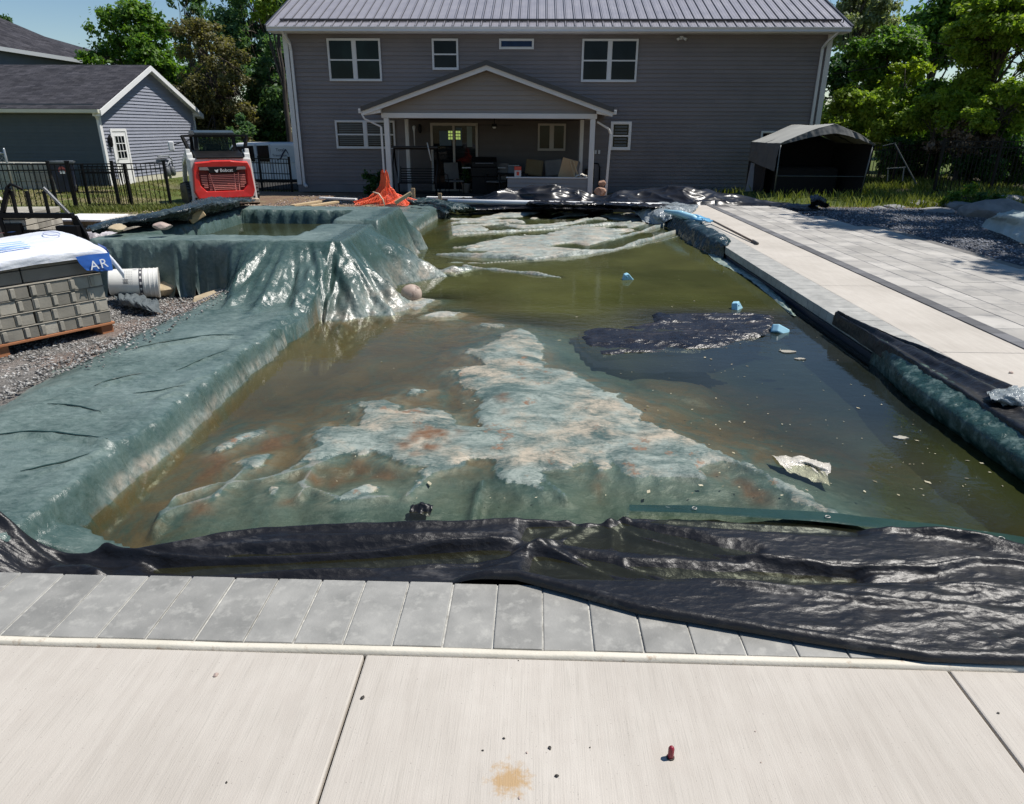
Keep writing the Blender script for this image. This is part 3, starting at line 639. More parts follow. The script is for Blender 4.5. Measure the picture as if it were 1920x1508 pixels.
def near_tarp():
    nu, nv = 880, 150
    x1 = np.linspace(-4.0, 4.6, nu); v1 = np.linspace(0, 1, nv)**1.25
    X = np.tile(x1, (nv, 1)); V = np.tile(v1[:, None], (1, nu))
    lo = np.interp(X, [-4, -2.0, -1, -.45, -.05, .15, .39, .9, 1.28, 1.58, 4.6], [2.19, 2.187, 2.187, 2.187, 2.179, 2.10, 2.0, 1.88, 1.80, 1.795, 1.72])+.006*sst(-.1, .3, X)*(fbm(X*3, X*0, 5, 3)-.5)
    up_px = [(0, 985, 0), (160, 985, 0), (300, 992, -.06), (500, 985, -.13), (700, 976, -.13), (1000, 965, -.13), (1060, 955, -.1), (1130, 948, -.08), (1200, 950, -.12), (1550, 966, -.12), (1920, 1013, -.12), (2300, 1090, -.12)]
    pts = np.array([P(*q) for q in up_px]); up = np.interp(X, pts[:, 0], pts[:, 1])+.012*(fbm(X*5, X*0+3, 15, 3)-.5)
    Y = lo+V*(up-lo)
    n1 = fbm(X*1.6, Y*3, 3, 4); n2 = fbm(X*7, Y*12, 8, 4); wx = X+.10*fbm(X*2, Y*3, 66, 3); wy = Y+.10*fbm(X*2+5, Y*3, 67, 3)
    rg = ridge(wx*1.3+wy*1.6, wy*6-wx*.5, 12, 4); rf = ridge(wx*5+wy*5, wy*14-wx*3, 19, 3)
    f_in = sst(2.17, 2.36, Y)
    start = -.10+.125*sst(-.50, -.10, X)
    base_in = ZW+.030+.030*(n1-.5)+.010*(n2-.5)
    sub = np.full(X.shape, -9.)
    for p in ([(990, 985), (1130, 975), (1250, 1005), (1420, 1035), (1380, 1050), (1200, 1035), (1080, 1020), (980, 1010)], [(300, 1066), (430, 1052), (700, 1040), (900, 1032), (980, 1040), (900, 1062), (700, 1068), (450, 1072)],
              [(1190, 955), (1500, 968), (1640, 985), (1600, 1000), (1400, 990), (1190, 970)], [(1180, 1060), (1450, 1075), (1600, 1085), (1500, 1096), (1280, 1086)], [(1000, 1040), (1150, 1055), (1220, 1085), (1000, 1080)]):
        sub = np.maximum(sub, polysd(X, Y, wp(p, -.16)))
    base_in = base_in-.052*sst(-.08, .03, sub+.12*(n1-.5)+.05*(n2-.5))
    base_in = base_in+.05*sst(1.4, 2.4, X)*sst(2.75, 2.35, Y)
    z = start*(1-f_in)+base_in*f_in
    bankz = .055+.012*(n1-.5); kb = sst(-2.0, -2.3, X); z = z*(1-kb)+bankz*kb
    crink = sst(.6, 1.5, X)*sst(2.75, 2.3, Y); crinkL = sst(-1.5, -2.0, X)
    z = z+(.012*crink+.014*crinkL+.005)*(rg-.45)+(.008*crink+.009*crinkL+.003)*(rf-.45)+(.006*crink+.005*crinkL)*(ridge(wx*11, wy*30, 29, 2)-.45)
    for pl, a, w in (([(0, 985), (90, 990), (215, 1035), (300, 1040), (520, 1034), (700, 1024), (860, 1010), (1000, 1000)], .040, .022), ([(60, 1078), (160, 1070), (200, 1082)], .04, .035), ([(300, 1085), (640, 1062), (800, 1052), (960, 1030), (1040, 1002), (1130, 955)], .030, .030),
                     ([(1000, 1010), (1100, 1045), (1200, 1078), (1240, 1100)], .026, .022), ([(1130, 955), (1200, 990), (1400, 1035), (1560, 1056), (1740, 1066), (1830, 1052), (1920, 1062), (2100, 1100)], .030, .018), ([(1240, 1100), (1380, 1100), (1500, 1090)], .018, .024),
                     ([(1130, 950), (1150, 980), (1148, 1020)], .022, .028), ([(1075, 962), (1050, 975), (1020, 988)], .018, .03), ([(1700, 985), (1800, 1000), (1920, 1030), (2100, 1070)], .035, .035), ([(0, 1030), (60, 1048), (130, 1062)], .035, .025),
                     ([(1250, 1120), (1500, 1130), (1700, 1150), (1920, 1170)], .02, .02), ([(1100, 1110), (1300, 1140), (1600, 1185), (1920, 1215)], .018, .02), ([(1450, 1100), (1620, 1110), (1760, 1095), (1920, 1110)], .022, .03), ([(480, 1000), (700, 1000), (900, 990)], .012, .02)):
        d, s_, sg = linesd(X, Y, wp(pl, -.12)); fade = np.clip(np.sin(np.pi*np.clip(s_*.94+.03, 0, 1))*1.8, 0, 1)
        w_ = w*(.8+.5*n1); z = z+a*fade*np.exp(-(d/w_)**2)-.35*a*fade*np.exp(-((d-w_*1.9)/w_)**2)*(sg > 0)
    dl = Y-lo; rr = .024; t = np.clip(1-((dl-rr)/rr)**2, 0, 1); rk = sst(-.45, -.08, X)
    zr = z*sst(rr, rr*2.4, dl)+.006+.028*np.sqrt(t)+.012*(1-sst(rr, rr*2.4, dl)); z = z*(1-rk)+np.where(dl < rr*2.4, zr, z)*rk
    dh = up-Y; z = z+.016*np.exp(-((dh-.03)/.02)**2)-.03*sst(.02, 0, dh)
    th = empty('black_ground_tarp', label='wide black plastic tarp in the foreground between grey coping and murky water', cat='tarp')
    grid_obj('tarp_sheet', X, Y, z, M_BLK, parent=th)
    # green hem with eyelets
    rows = [[P(a, b-3, -.158) for a, b in ((1180, 950), (1300, 950), (1550, 964), (1750, 985), (1920, 1010), (2050, 1035))], [P(a, b+3, -.148) for a, b in ((1180, 952), (1300, 954), (1550, 970), (1750, 993), (1920, 1020), (2050, 1045))], [P(a, b+8, -.150) for a, b in ((1180, 951), (1300, 954), (1550, 971), (1750, 996), (1920, 1022), (2050, 1050))]]
    sheet('hem', rows, 160, 9, mk('hem_green', (.010, .032, .024), (.022, .055, .042), rough=.3, bmp=.5, bscale=60, dirt=(.3, .34, .32), dirtp=(.66, .8), dirts=14), amp=.003, parent=th)
    for (a, b_) in ((1302, 953), (1552, 969), (1878, 1009)):
        c = P(a, b_, -.142); g = MB()
        ring = [(c[0]+.011*math.cos(k*math.pi/8), c[1]+.011*math.sin(k*math.pi/8), c[2]) for k in range(17)]
        g.tube(ring, .0022, 6); g.build('eyelet', mk('brass_grey', (.40, .39, .35), rough=.5, metal=.6) if 'brass_grey' not in bpy.data.materials else bpy.data.materials['brass_grey'], th, smooth=True)
near_tarp()

M_GRN2 = mk('green_tarp_dry', (.014, .042, .035), (.028, .068, .058), rough=.30, scale=6, bmp=.9, bscale=30, bdist=.012, dirt=(.17, .23, .205), dirts=12, dirtp=(.50, .70))
def yrow(ys, fx, fz): return [(fx(y), y, fz(y)) for y in ys]
ys = np.linspace(5.5, 2.25, 26); w = lambda y: float(sst(5.5, 4.6, np.array(y)))
sheet('green_tarp_roll', [yrow(ys, lambda y: 2.86, lambda y: .012), yrow(ys, lambda y: 2.79, lambda y: .03), yrow(ys, lambda y: 2.775-.06*w(y), lambda y: .008-.01*w(y)), yrow(ys, lambda y: 2.765-.12*w(y), lambda y: -.05), yrow(ys, lambda y: 2.76-.12*w(y), lambda y: -.13), yrow(ys, lambda y: 2.75-.06*w(y), lambda y: -.2)],
      260, 60, M_GRN2, amp=.008, freq=8, seed=31, stretch=(1.6, .5), label='rolled green tarp hanging over the right pool edge under the black plastic', cat='tarp')
xt = lambda y: float(np.interp(y, [2.2, 3.6, 4.3, 5.2, 5.9, 6.3], [3.38, 3.27, 3.16, 3.05, 2.88, 2.80]))
ys = np.linspace(6.3, 2.3, 30)
sheet('black_tarp_bunch', [yrow(ys, lambda y: xt(y), lambda y: .010), yrow(ys, lambda y: xt(y)-.03, lambda y: .05), yrow(ys, lambda y: xt(y)*.72+2.77*.28, lambda y: .018), yrow(ys, lambda y: xt(y)*.5+2.77*.5, lambda y: .06), yrow(ys, lambda y: xt(y)*.25+2.77*.75, lambda y: .024), yrow(ys, lambda y: 2.765, lambda y: .045), yrow(ys, lambda y: 2.755, lambda y: -.07)],
      240, 48, M_BLK, amp=.012, freq=5, seed=41, stretch=(.5, 1.6), label='long folds of black plastic bunched along the right coping', cat='tarp')
# clear plastic scrap on it
M_CLEAR = mk('clear_film', (.16, .19, .20), (.36, .39, .40), rough=.16, bmp=.9, bscale=26, bdist=.02)
sheet('plastic_scrap', [[P(1850, 735, .06), P(1890, 725, .08), P(1935, 728, .05)], [P(1860, 748, .09), P(1895, 742, .11), P(1940, 745, .07)], [P(1880, 760, .04), P(1910, 762, .05), P(1950, 765, .04)]], 40, 30, M_CLEAR, amp=.02, freq=16, label='crumpled clear plastic scrap on the right tarp roll', cat='plastic scrap')

# sunken dark sheet in the middle of the water
bp = wp([(1080, 630), (1085, 618), (1225, 606), (1218, 590), (1390, 588), (1455, 592), (1460, 612), (1445, 628), (1400, 640), (1360, 652), (1290, 658), (1180, 664), (1125, 668), (1095, 650)])
X, Y = np.meshgrid(np.arange(.25, 2.6, .015), np.arange(5.3, 7.3, .015))
sd = polysd(X, Y, bp)+.03*(fbm(X*6, Y*6, 3, 3)-.5)
z = ZW+.020+.050*(ridge(X*1.0+.3*Y, Y*4.5, 4, 4)-.5)+.020*(ridge(X*5, Y*12, 9, 3)-.5)-.03*sst(.08, 0, sd)-.02*sst(.7, .3, X)
grid_obj('black_pool_sheet', X, Y, z, m_blacktarp('wet_black_film', (.010, .010, .013), (.022, .022, .027), (.12, .10, .09), (.55, .75), .28, .6, 1.4), keep=sd > 0,
         label='crumpled dark plastic sheet floating flat in the middle of the pool', cat='plastic sheet')
# its shadow, put in as a dark rim sheet just under the water
X, Y = np.meshgrid(np.arange(.1, 2.5, .04), np.arange(5.0, 6.4, .04)); sd = polysd(X, Y, wp([(1065, 625), (1080, 650), (1110, 678), (1200, 690), (1330, 688), (1400, 665), (1300, 640), (1100, 610)]))
grid_obj('sheet_shadow_rim', X, Y, ZW-.03-.02*np.exp(-sd*0)+.0*X, m_blacktarp('shadow_rim_film', (.008, .012, .03), (.012, .018, .04), (.02, .02, .04)), keep=sd > 0, label='painted shadow rim just under the floating dark sheet', cat='plastic sheet')
# pale plastic under the water on the right
sheet('pale_plastic_bag', [wp([(1447, 852), (1500, 856), (1556, 868)], ZW+.006), wp([(1462, 868), (1505, 864), (1558, 882)], ZW+.014), wp([(1480, 884), (1515, 872), (1552, 892)], ZW-.004), wp([(1490, 888), (1520, 900), (1556, 912)], ZW-.012)], 50, 36, mk('milky_film', (.50, .46, .38), (.66, .62, .54), rough=.2, bmp=.8, bscale=24, bdist=.02), amp=.012, freq=12, seed=5,
      label='pale milky plastic bag floating low in the right of the pool', cat='plastic bag')
# light strip of tarp edge on the right far water
sheet('tarp_edge_strip', [wp([(1310, 460), (1340, 490), (1400, 520), (1450, 560), (1482, 590)], ZW+.004), wp([(1325, 462), (1350, 485), (1420, 522), (1465, 562), (1490, 592)], ZW+.02), wp([(1330, 452), (1372, 490), (1440, 530), (1475, 570), (1495, 594)], ZW-.02)], 140, 14, mk('green_strip', (.10, .18, .15), (.38, .42, .36), rough=.35, scale=9, bmp=.7, bscale=30, bdist=.01), amp=.012, freq=7, seed=8,
      label='algae stained tarp edge lying in the water along the right pool wall', cat='tarp')

# ------------------------------------------------ far end of the pool
def far_mound():
    top = [(862, 374), (885, 371), (905, 370), (930, 358), (955, 350), (975, 358), (1000, 349), (1040, 344), (1070, 351), (1105, 368), (1140, 374), (1165, 362), (1200, 357), (1260, 350), (1300, 358), (1340, 363), (1380, 368), (1430, 378), (1480, 385), (1510, 389)]
    Yf = 17.3
    crest = [W(a, b, Yf+.15*math.sin(k*1.7)) for k, (a, b) in enumerate(top)]
    def lower(f, dy, zmin): return [(q[0], q[1]+dy+.06*math.sin(k*2.1+dy*7), q[2]*f+zmin*(1-f)) for k, q in enumerate(crest)]
    rows = [lower(.0, -.85, -.03), lower(.12, -.62, -.02), lower(.55, -.36, -.02), lower(.80, -.18, 0), crest, lower(.7, .25, -.05), lower(.1, .6, -.35)]
    sheet('black_tarp_heap', rows, 520, 60, M_BLK2, amp=.085, freq=1.15, seed=77, stretch=(.7, 1.6), octs=3, label='long rumpled heap of glossy black plastic across the far end of the pool', cat='tarp')
far_mound()
mb = MB(); mb.tube([P(840, 377.5, .05), P(980, 380, .05), P(1120, 383, .05), P(1240, 385, .05)], .05, 14)
mb.build('white_pipe', mk('pvc_white', (.74, .74, .73), (.80, .80, .79), rough=.35), smooth=True, label='long white plastic pipe lying along the far pool edge', cat='pipe')
mb = MB(); a = P(800, 372.5, .0); b_ = P(1060, 374.5, .0); mb.bar((a[0], a[1], .02), (b_[0], b_[1], .02), .14, .05)
mb.build('white_board', mk('white_plank', (.70, .69, .66), rough=.6), bevel=.005, label='white board lying flat behind the white pipe at the far end', cat='board')
mb = MB(); mb.box(-2.35, 2.8, 16.34, 16.9, -.4, -.10); mb.build('far_pool_ledge', mk('ledge', (.03, .03, .045), (.05, .05, .07), rough=.5), kind='structure')
for k, (a, b_, c, d) in enumerate(((1090, 372, 1122, 386), (1150, 378, 1180, 390))): pass
# green and black folds in the far left corner
sheet('green_tarp_corner', [[P(750, 372, .0), P(800, 372, .06), P(850, 378, .06), P(890, 390, .02)], [P(755, 376, .10), P(805, 376, .12), P(850, 384, .08), P(892, 394, -.04)], [P(765, 384, .02), P(810, 384, .05), P(842, 392, .03), P(884, 397, -.1)], [P(775, 392, .0), P(815, 390, .02), P(838, 398, -.02), P(868, 399, -.16)]], 160, 60, m_blacktarp('dark_green_film', (.015, .03, .03), (.03, .055, .052), (.30, .34, .33), (.50, .66), .24, .9, 1.0), amp=.05, freq=2.6, seed=21, stretch=(.6, 2),
      label='dark green tarp folds rumpled at the far left pool corner', cat='tarp')
# translucent debris at far right, between the pipe and the coping
sheet('clear_plastic_heap', [[P(1180, 388, .0), P(1215, 382, .04), P(1260, 380, .05), P(1310, 384, .03)], [P(1185, 394, .02), P(1222, 390, .08), P(1262, 390, .10), P(1308, 390, .04)], [P(1200, 408, -.1), P(1232, 404, .0), P(1262, 402, .05), P(1300, 397, .02)], [P(1205, 418, -.17), P(1238, 420, -.15), P(1262, 412, -.02), P(1290, 402, .012)]], 120, 80, M_CLEAR, amp=.045, freq=3.2, seed=62, stretch=(1, 1),
      label='heap of crumpled clear film at the far right pool corner', cat='plastic film')
sheet('black_plastic_fold', [[P(985, 385, .0), P(1060, 388, .02), P(1130, 389, .0), P(1200, 392, .02), P(1255, 396, .0)], [P(990, 381, .10), P(1062, 384, .13), P(1130, 383, .11), P(1200, 387, .14), P(1256, 390, .10)], [P(1000, 377, .04), P(1065, 379, .06), P(1132, 380, .04), P(1202, 383, .06), P(1258, 385, .05)]], 220, 40, M_BLK2, amp=.045, freq=3.0, seed=88, stretch=(1, 1), label='shiny black plastic fold bunched over the right half of the white pipe', cat='plastic sheet')
sheet('black_plastic_fold', [wp([(880, 399), (960, 396), (1060, 398), (1150, 402)], -.16), wp([(880, 395), (960, 391), (1060, 393), (1150, 397)], -.06), wp([(890, 391), (965, 388), (1060, 390), (1150, 393)], -.08)], 160, 26, M_BLK2, amp=.03, freq=3.0, seed=89, label='wet black plastic folds lying in the water below the white pipe', cat='plastic sheet')
# dark roll over the right coping with blue float
def roll_over():
    ys = np.linspace(14.4, 10.3, 18)
    k_ = lambda y: min(1, (14.4-y)/.5+.15)*min(1, (y-10.3)/.6+.12)
    g = lambda o, zz: [(2.78+(o-2.78)*k_(y)+.03*math.sin(y*3), y, zz*(k_(y) if zz > 0 else 1)+.015*math.sin(y*5)+.006) for y in ys]
    sheet('dark_tarp_roll', [g(2.98, .008), g(2.92, .06), g(2.80, .09), g(2.68, .05), g(2.62, -.06), g(2.58, -.19)], 140, 44, m_blacktarp('dark_roll_film', (.012, .03, .035), (.03, .05, .06), (.35, .38, .38), (.56, .70), .25, .8, 1.0), amp=.035, freq=3.5, seed=12, stretch=(1.2, .8),
          label='dark tarp roll folded over the far right coping', cat='tarp')
roll_over()
M_BLUE = mk('blue_plastic', (.10, .33, .58), (.16, .42, .66), rough=.35)
M_LBLUE = mk('light_blue_foam', (.30, .58, .72), (.42, .68, .78), rough=.45)
mb = MB(); mb.tube([P(1247, 396, .10), P(1275, 401, .13), P(1300, 409, .12), P(1312, 414, .08)], [.03, .06, .06, .03], 10); mb.build('foam_noodle', M_LBLUE, smooth=True, label='light blue foam roll lying on the dark tarp roll at the right coping', cat='foam roll')
th = empty('blue_pool_brush', P(1335, 414, .03), label='blue brush with long brown pole lying on the white concrete strip', cat='brush')
th.location = (0, 0, 0)
mb = MB(); mb.tube([P(1336, 414, .06), P(1418, 456, .02)], .017, 10); mb.build('pole', mk('weathered_pole', (.11, .085, .07), (.17, .13, .10), rough=.6), th, smooth=True)
mb = MB()
for (a, b_, c, d, r_) in ((1290, 408, 1330, 412, .035), (1296, 412, 1338, 415, .028), (1300, 404, 1322, 410, .03), (1310, 411, 1332, 417, .025)): mb.tube([P(a, b_, .10), P((a+c)/2, (b_+d)/2-1, .13), P(c, d, .05)], [r_, r_*.9, r_*.6], 9)
mb.build('brush_head', M_BLUE, th, smooth=True)
mb = MB(); mb.tube([P(1411, 452, .02), P(1420, 457, .02)], .024, 10); mb.build('pole_grip', mk('grip', (.05, .05, .05)), th, smooth=True)
# small wedge-shaped blue floats
def floatie(px, py, s, rz, tilt, label):
    c = P(px, py, ZW); th_ = empty('blue_float', (c[0], c[1], ZW-.03), rz, label=label, cat='float', group='blue plastic floats in the pool')
    mb = MB(); mb.prism([(-s, 0), (s*.75, 0), (s*1.0, s*.35), (-s*.1, s*1.5), (-s*.75, s*1.3)], -s*.45, s*.45, 'y'); o = mb.build('float_body', M_LBLUE, th_, bevel=s*.12); o.rotation_euler = (tilt, 0, 0)
    mb = MB(); mb.tube([(-s*.4, -s*.5, s*.95), (-s*.4, s*.5, s*.95)], s*.13, 8); o = mb.build('float_clip', M_BLUE, th_, smooth=True); o.rotation_euler = (tilt, 0, 0)
floatie(1177, 524, .075, .3, .1, 'small blue float standing upright in the green water mid pool')
floatie(1383, 579, .075, .9, -.2, 'blue float just beyond the crumpled black sheet')
floatie(1462, 620, .09, -.4, .9, 'blue float tipped at the right tip of the black sheet')
floatie(1912, 752, .11, .5, .6, 'blue float at the right tarp roll beside clear plastic scrap')
floatie(1179, 394, .12, 0, .1, 'blue float at the far end near the white pipe')
# ball
c = P(772, 562, ZW); bpy_me = MB(); rr_ = .105
vs = []; fs = []; zb_ = max(ZW+.05, float(tarp_height(np.array([[c[0]]]), np.array([[c[1]]]))[0][0, 0])+.07)
for i in range(13):
    for k in range(20):
        t_ = math.pi*i/12; p_ = 2*math.pi*k/20
        vs.append((c[0]+rr_*1.12*math.sin(t_)*math.cos(p_), c[1]+rr_*math.sin(t_)*math.sin(p_), zb_+rr_*math.cos(t_)))
for i in range(12):
    for k in range(20): fs.append((i*20+k, (i+1)*20+k, (i+1)*20+(k+1) % 20, i*20+(k+1) % 20))
bpy_me.add(vs, fs); bpy_me.build('ball', mk('dirty_ball', (.34, .25, .20), (.50, .40, .33), rough=.6, scale=12, dirt=(.12, .07, .05), dirtp=(.55, .7), dirts=9), smooth=True, label='old brown ball resting at the foot of the green tarp slope', cat='ball')

# ------------------------------------------------ spa rim: black strip, stones, boards
sheet('black_tarp_strip', [[P(172, 436, .50), P(235, 425, .52), P(300, 416, .54), P(345, 410, .56), P(395, 398, .54), P(445, 388, .52)], [P(172, 432, .54), P(235, 417, .60), P(300, 407, .64), P(345, 397, .68), P(395, 383, .68), P(455, 376, .62)], [P(170, 428, .50), P(232, 412, .58), P(302, 401, .62), P(345, 391, .68), P(400, 376, .64), P(470, 377, .56)], [P(160, 428, .30), P(225, 411, .30), P(300, 398, .30), P(345, 386, .34), P(395, 370, .34), P(480, 376, .4)]], 260, 60,
      m_blacktarp('rim_film', (.014, .02, .024), (.03, .045, .05), (.18, .24, .24), (.50, .72), .22, .9, 1.1), amp=.04, freq=5, seed=19, stretch=(.5, 1.4), label='dark plastic strip rumpled along the left rim of the raised spa', cat='tarp')
def rock(name, loc, sx, sy, sz, mat, seed, **kw):
    import bmesh
    bm = bmesh.new(); bmesh.ops.create_icosphere(bm, subdivisions=3, radius=1)
    r_ = random.Random(seed); pl = [(Vector((r_.uniform(-1, 1), r_.uniform(-1, 1), r_.uniform(-1, 1))).normalized(), r_.uniform(.55, .85)) for _ in range(11)]
    for v in bm.verts:
        p = v.co.copy()
        for n_, d in pl:
            k = p.dot(n_)
            if k > d: p -= n_*(k-d)
        j_ = 1+.06*(float(fbm(np.array(p.x*3+seed), np.array(p.y*3+p.z*2), seed, 3))-.5)
        v.co = Vector((p.x*sx*j_, p.y*sy*j_, p.z*sz*j_))
    me = bpy.data.meshes.new(name); bm.to_mesh(me); bm.free(); me.materials.append(mat)
    o = bpy.data.objects.new(name, me); COL.objects.link(o); o.location = loc; o.rotation_euler = (0, 0, r_.uniform(0, 3)); return tag(o, **kw)
M_TAN = mk('tan_stone', (.34, .27, .17), (.46, .38, .26), rough=.85, scale=8, bmp=.6, bscale=24, dirt=(.22, .18, .13), dirts=9)
M_PINKS = mk('pink_stone', (.36, .27, .23), (.45, .36, .31), rough=.85, scale=8, bmp=.5, bscale=30)
M_GREYS = mk('grey_rock', (.17, .17, .18), (.29, .285, .28), rough=.9, scale=5, bmp=.7, bscale=14, bdist=.02)
q = P(222, 425, .58); rock('stone', (q[0], q[1], .565), .15, .08, .045, M_TAN, 3, label='flat cream stone weighing down the plastic at the spa left corner', cat='stone')
q = P(305, 413, .66); rock('stone', (q[0], q[1], .60), .11, .07, .045, M_PINKS, 5, label='pinkish stone on the rim plastic midway along the spa', cat='stone')
q = P(367, 399, .60); mb = MB(); Mx = Matrix.Translation((q[0], q[1], .56)) @ Matrix.Rotation(.6, 4, 'Z') @ Matrix.Rotation(-.5, 4, 'Y'); mb.box(-.10, .10, -.05, .05, -.05, .05, M=Mx)
M_WOOD = mk('fresh_lumber', (.42, .30, .16), (.56, .43, .26), rough=.75, scale=3, stretch=(1, 14, 14), bmp=.3, bscale=20)
mb.build('wood_block', M_WOOD, bevel=.01, label='tan wood block propping the dark plastic at the far left spa rim', cat='wood block')
q = P(322, 551, -.1); rock('stone', (q[0], q[1], -.02), .25, .14, .10, M_TAN, 8, label='flat tan rock beside the white bucket at the spa wall foot', cat='stone')
q = P(388, 548, -.06); rock('stone', (q[0]+.1, q[1]-.15, -.07), .30, .12, .07, M_TAN, 12, label='long tan rock tucked under the green tarp slope', cat='stone')
q = P(296, 557, -.1); rock('stone', (q[0], q[1], -.06), .06, .05, .05, M_TAN, 15, label='small yellow stone by the bucket rim', cat='stone')
# boards behind the spa
for k, (a, b_, c, d, lb) in enumerate(((548, 386, 600, 378, 'shorter pale plank lying on gravel behind the spa'), (580, 387, 632, 379, 'pale plank slanting beside the shorter plank behind the spa'), (600, 371, 668, 374, 'white weathered board on the gravel before the grey house'))):
    mb = MB(); z_ = .02 if k < 2 else -.25; p_ = P(a, b_, z_); q = P(c, d, z_); mb.bar(p_, q, .12, .045); mb.build('plank', M_WOOD if k < 2 else bpy.data.materials['white_plank'], bevel=.005, label=lb, cat='plank')
mb = MB()
for (a, b_, h_) in ((775, 372, .26), (825, 374, .16)):
    q = P(a, b_, 0); mb = MB(); mb.box(q[0]-.045, q[0]+.045, q[1]-.02, q[1]+.02, -.3, h_*.9)
    mb.build('stake', M_WOOD, bevel=.004, label='wooden stake with squared top %s' % ('nearest the orange netting' if a < 800 else 'shorter one before the white board'), cat='stake')
# orange netting
M_ORANGE = mk('orange_plastic', (.90, .10, .03), (.92, .17, .06), rough=.45)
def netting():
    c = P(722, 387, .0); cx, cy = c[0], c[1]
    nu, nv = 60, 40; U, V = np.meshgrid(np.linspace(0, 2*np.pi, nu), np.linspace(0, 1, nv))
    r = np.interp(V, [0, .08, .4, .62, .8, 1], [.04, .07, .11, .26, .50, .74])*(1+.35*(fbm(U*1.3+3, V*4, 3, 3)-.5)+.16*np.sin(U*5+V*7))
    zz = np.interp(V, [0, .35, .6, .85, 1], [.66, .40, .22, .09, .03])*(.85+.4*fbm(U*2, V*3, 9, 3))+.03*np.sin(U*9+V*20)
    X = cx-.02+r*np.cos(U)*.95; Y_ = cy+.2+r*np.sin(U)*.42
    o = grid_obj('orange_netting', X, Y_, np.maximum(zz, .02), M_ORANGE, label='heap of orange plastic safety netting on the green tarp before the porch', cat='safety netting')
    w_ = o.modifiers.new('wire', 'WIREFRAME'); w_.thickness = .013; w_.use_even_offset = False
    return cx, cy
ncx, ncy = netting()
mb = MB(); mb.bar((ncx+.28, ncy-.28, .10), (ncx+.62, ncy-.2, .30), .12, .07); mb.build('lumber_offcut', M_WOOD, bevel=.006, label='yellow lumber offcut sticking out of the orange netting', cat='lumber')
# orange-white cord loop
mb = MB(); mb.tube([(ncx-.15, ncy-.42, .33), (ncx-.02, ncy-.46, .30), (ncx+.06, ncy-.46, .18), (ncx+.09, ncy-.44, .02)], .014, 6); mb.build('cord', mk('pale_cord', (.7, .5, .35)), smooth=True, label='pale cord loop over the front of the orange netting', cat='cord')

# ------------------------------------------------ bucket and fabric
def bucket():
    a = W(203, 520, 6.95); b_ = W(291, 543, 6.72)
    a[2] = .10; b_[2] = .055
    d = Vector((.90, .40, -.07)); Ln = .46; d.normalize(); a = Vector(a); 
    th_ = empty('bucket', (0, 0, 0), label='white plastic pail lying on its side against the paver pallet', cat='bucket')
    prof = [(-.001, .0), (.0, .120), (.02, .134), (.7, .146), (.71, .149), (.73, .149), (.74, .1465), (.80, .147), (.81, .151), (.83, .151), (.84, .148), (.90, .149), (.905, .1525), (.92, .1525), (.925, .150), (.97, .151), (.975, .156), (1.0, .156), (1.0, .148), (.97, .146)]
    mb = MB(); mb.tube([a+d*(t*Ln) for t, _ in prof], [max(r, .001) for _, r in prof], 56, cap=False); mb.build('pail_body', mk('pail_white', (.66, .65, .60), (.74, .73, .68), rough=.4, dirt=(.45, .40, .32), dirtp=(.62, .8), dirts=7), th_)
    mb = MB(); mb.tube([a+d*(.965*Ln), a+d*(.972*Ln)], [.147, .147], 30); mb.build('lid', mk('pail_lid', (.55, .50, .38), (.62, .57, .45), rough=.5), th_)
    # printed band with square marks and a label block, wrapped on the wall
    x = d.cross(Vector((0, 0, 1))).normalized(); y = x.cross(d)
    def patch(t0, t1, a0, a1, mat, nm, tick=False):
        mb = MB(); K = 14 if a1-a0 > .3 else 2
        for k in range(K):
            if tick and k % 2: continue
            A0 = a0+(a1-a0)*k/K; A1 = a0+(a1-a0)*(k+1)/K
            f = lambda t, A: a+d*(t*Ln)+(x*math.cos(A)+y*math.sin(A))*((.134+(t)*.0165)+.0025)
            mb.quad(f(t0, A0), f(t1, A0), f(t1, A1), f(t0, A1))
        mb.build(nm, mat, th_, fix=False)
    dk = mk('print_black', (.05, .05, .06)); gy = mk('print_grey', (.42, .42, .40))
    patch(.615, .685, -.9, 1.75, dk, 'printed_band')
    for k in range(6): patch(.632, .668, -.8+k*.42, -.62+k*.42, bpy.data.materials['pail_white'], 'band_mark')
    for t0 in (.30, .335, .37, .405, .44, .475): patch(t0, t0+.014, .05, 1.25, gy, 'printed_text', True)
    patch(.31, .40, .1, .45, dk, 'printed_block', True); patch(.50, .58, 1.25, 1.7, gy, 'printed_label')
bucket()
sheet('grey_fabric', [[P(212, 548, -.02), P(240, 548, .0), P(275, 556, -.02), P(296, 565, -.04)], [P(218, 560, -.03), P(245, 562, .02), P(275, 570, .0), P(300, 575, -.05)], [P(226, 572, -.08), P(250, 575, -.04), P(278, 582, -.05), P(306, 588, -.1)]], 90, 50, mk('grey_cloth', (.07, .085, .09), (.12, .14, .145), rough=.75, bmp=.5, bscale=80), amp=.03, freq=9, seed=4, stretch=(1, .5),
      label='crumpled grey geotextile scrap under the white bucket', cat='fabric')

q = P(788, 957, ZW); sheet('black_scrap', [[(q[0]-.05, q[1]-.03, ZW-.02), (q[0], q[1]-.03, ZW-.01), (q[0]+.05, q[1]-.03, ZW-.02)], [(q[0]-.05, q[1]+.01, ZW+.01), (q[0], q[1]+.01, ZW+.035), (q[0]+.06, q[1]+.01, ZW+.01)], [(q[0]-.04, q[1]+.04, ZW-.01), (q[0], q[1]+.04, ZW+.01), (q[0]+.05, q[1]+.04, ZW-.01)]], 24, 20, M_BLK, amp=.012, freq=20, label='small black plastic scrap sticking up from the water behind the foreground tarp', cat='plastic scrap')
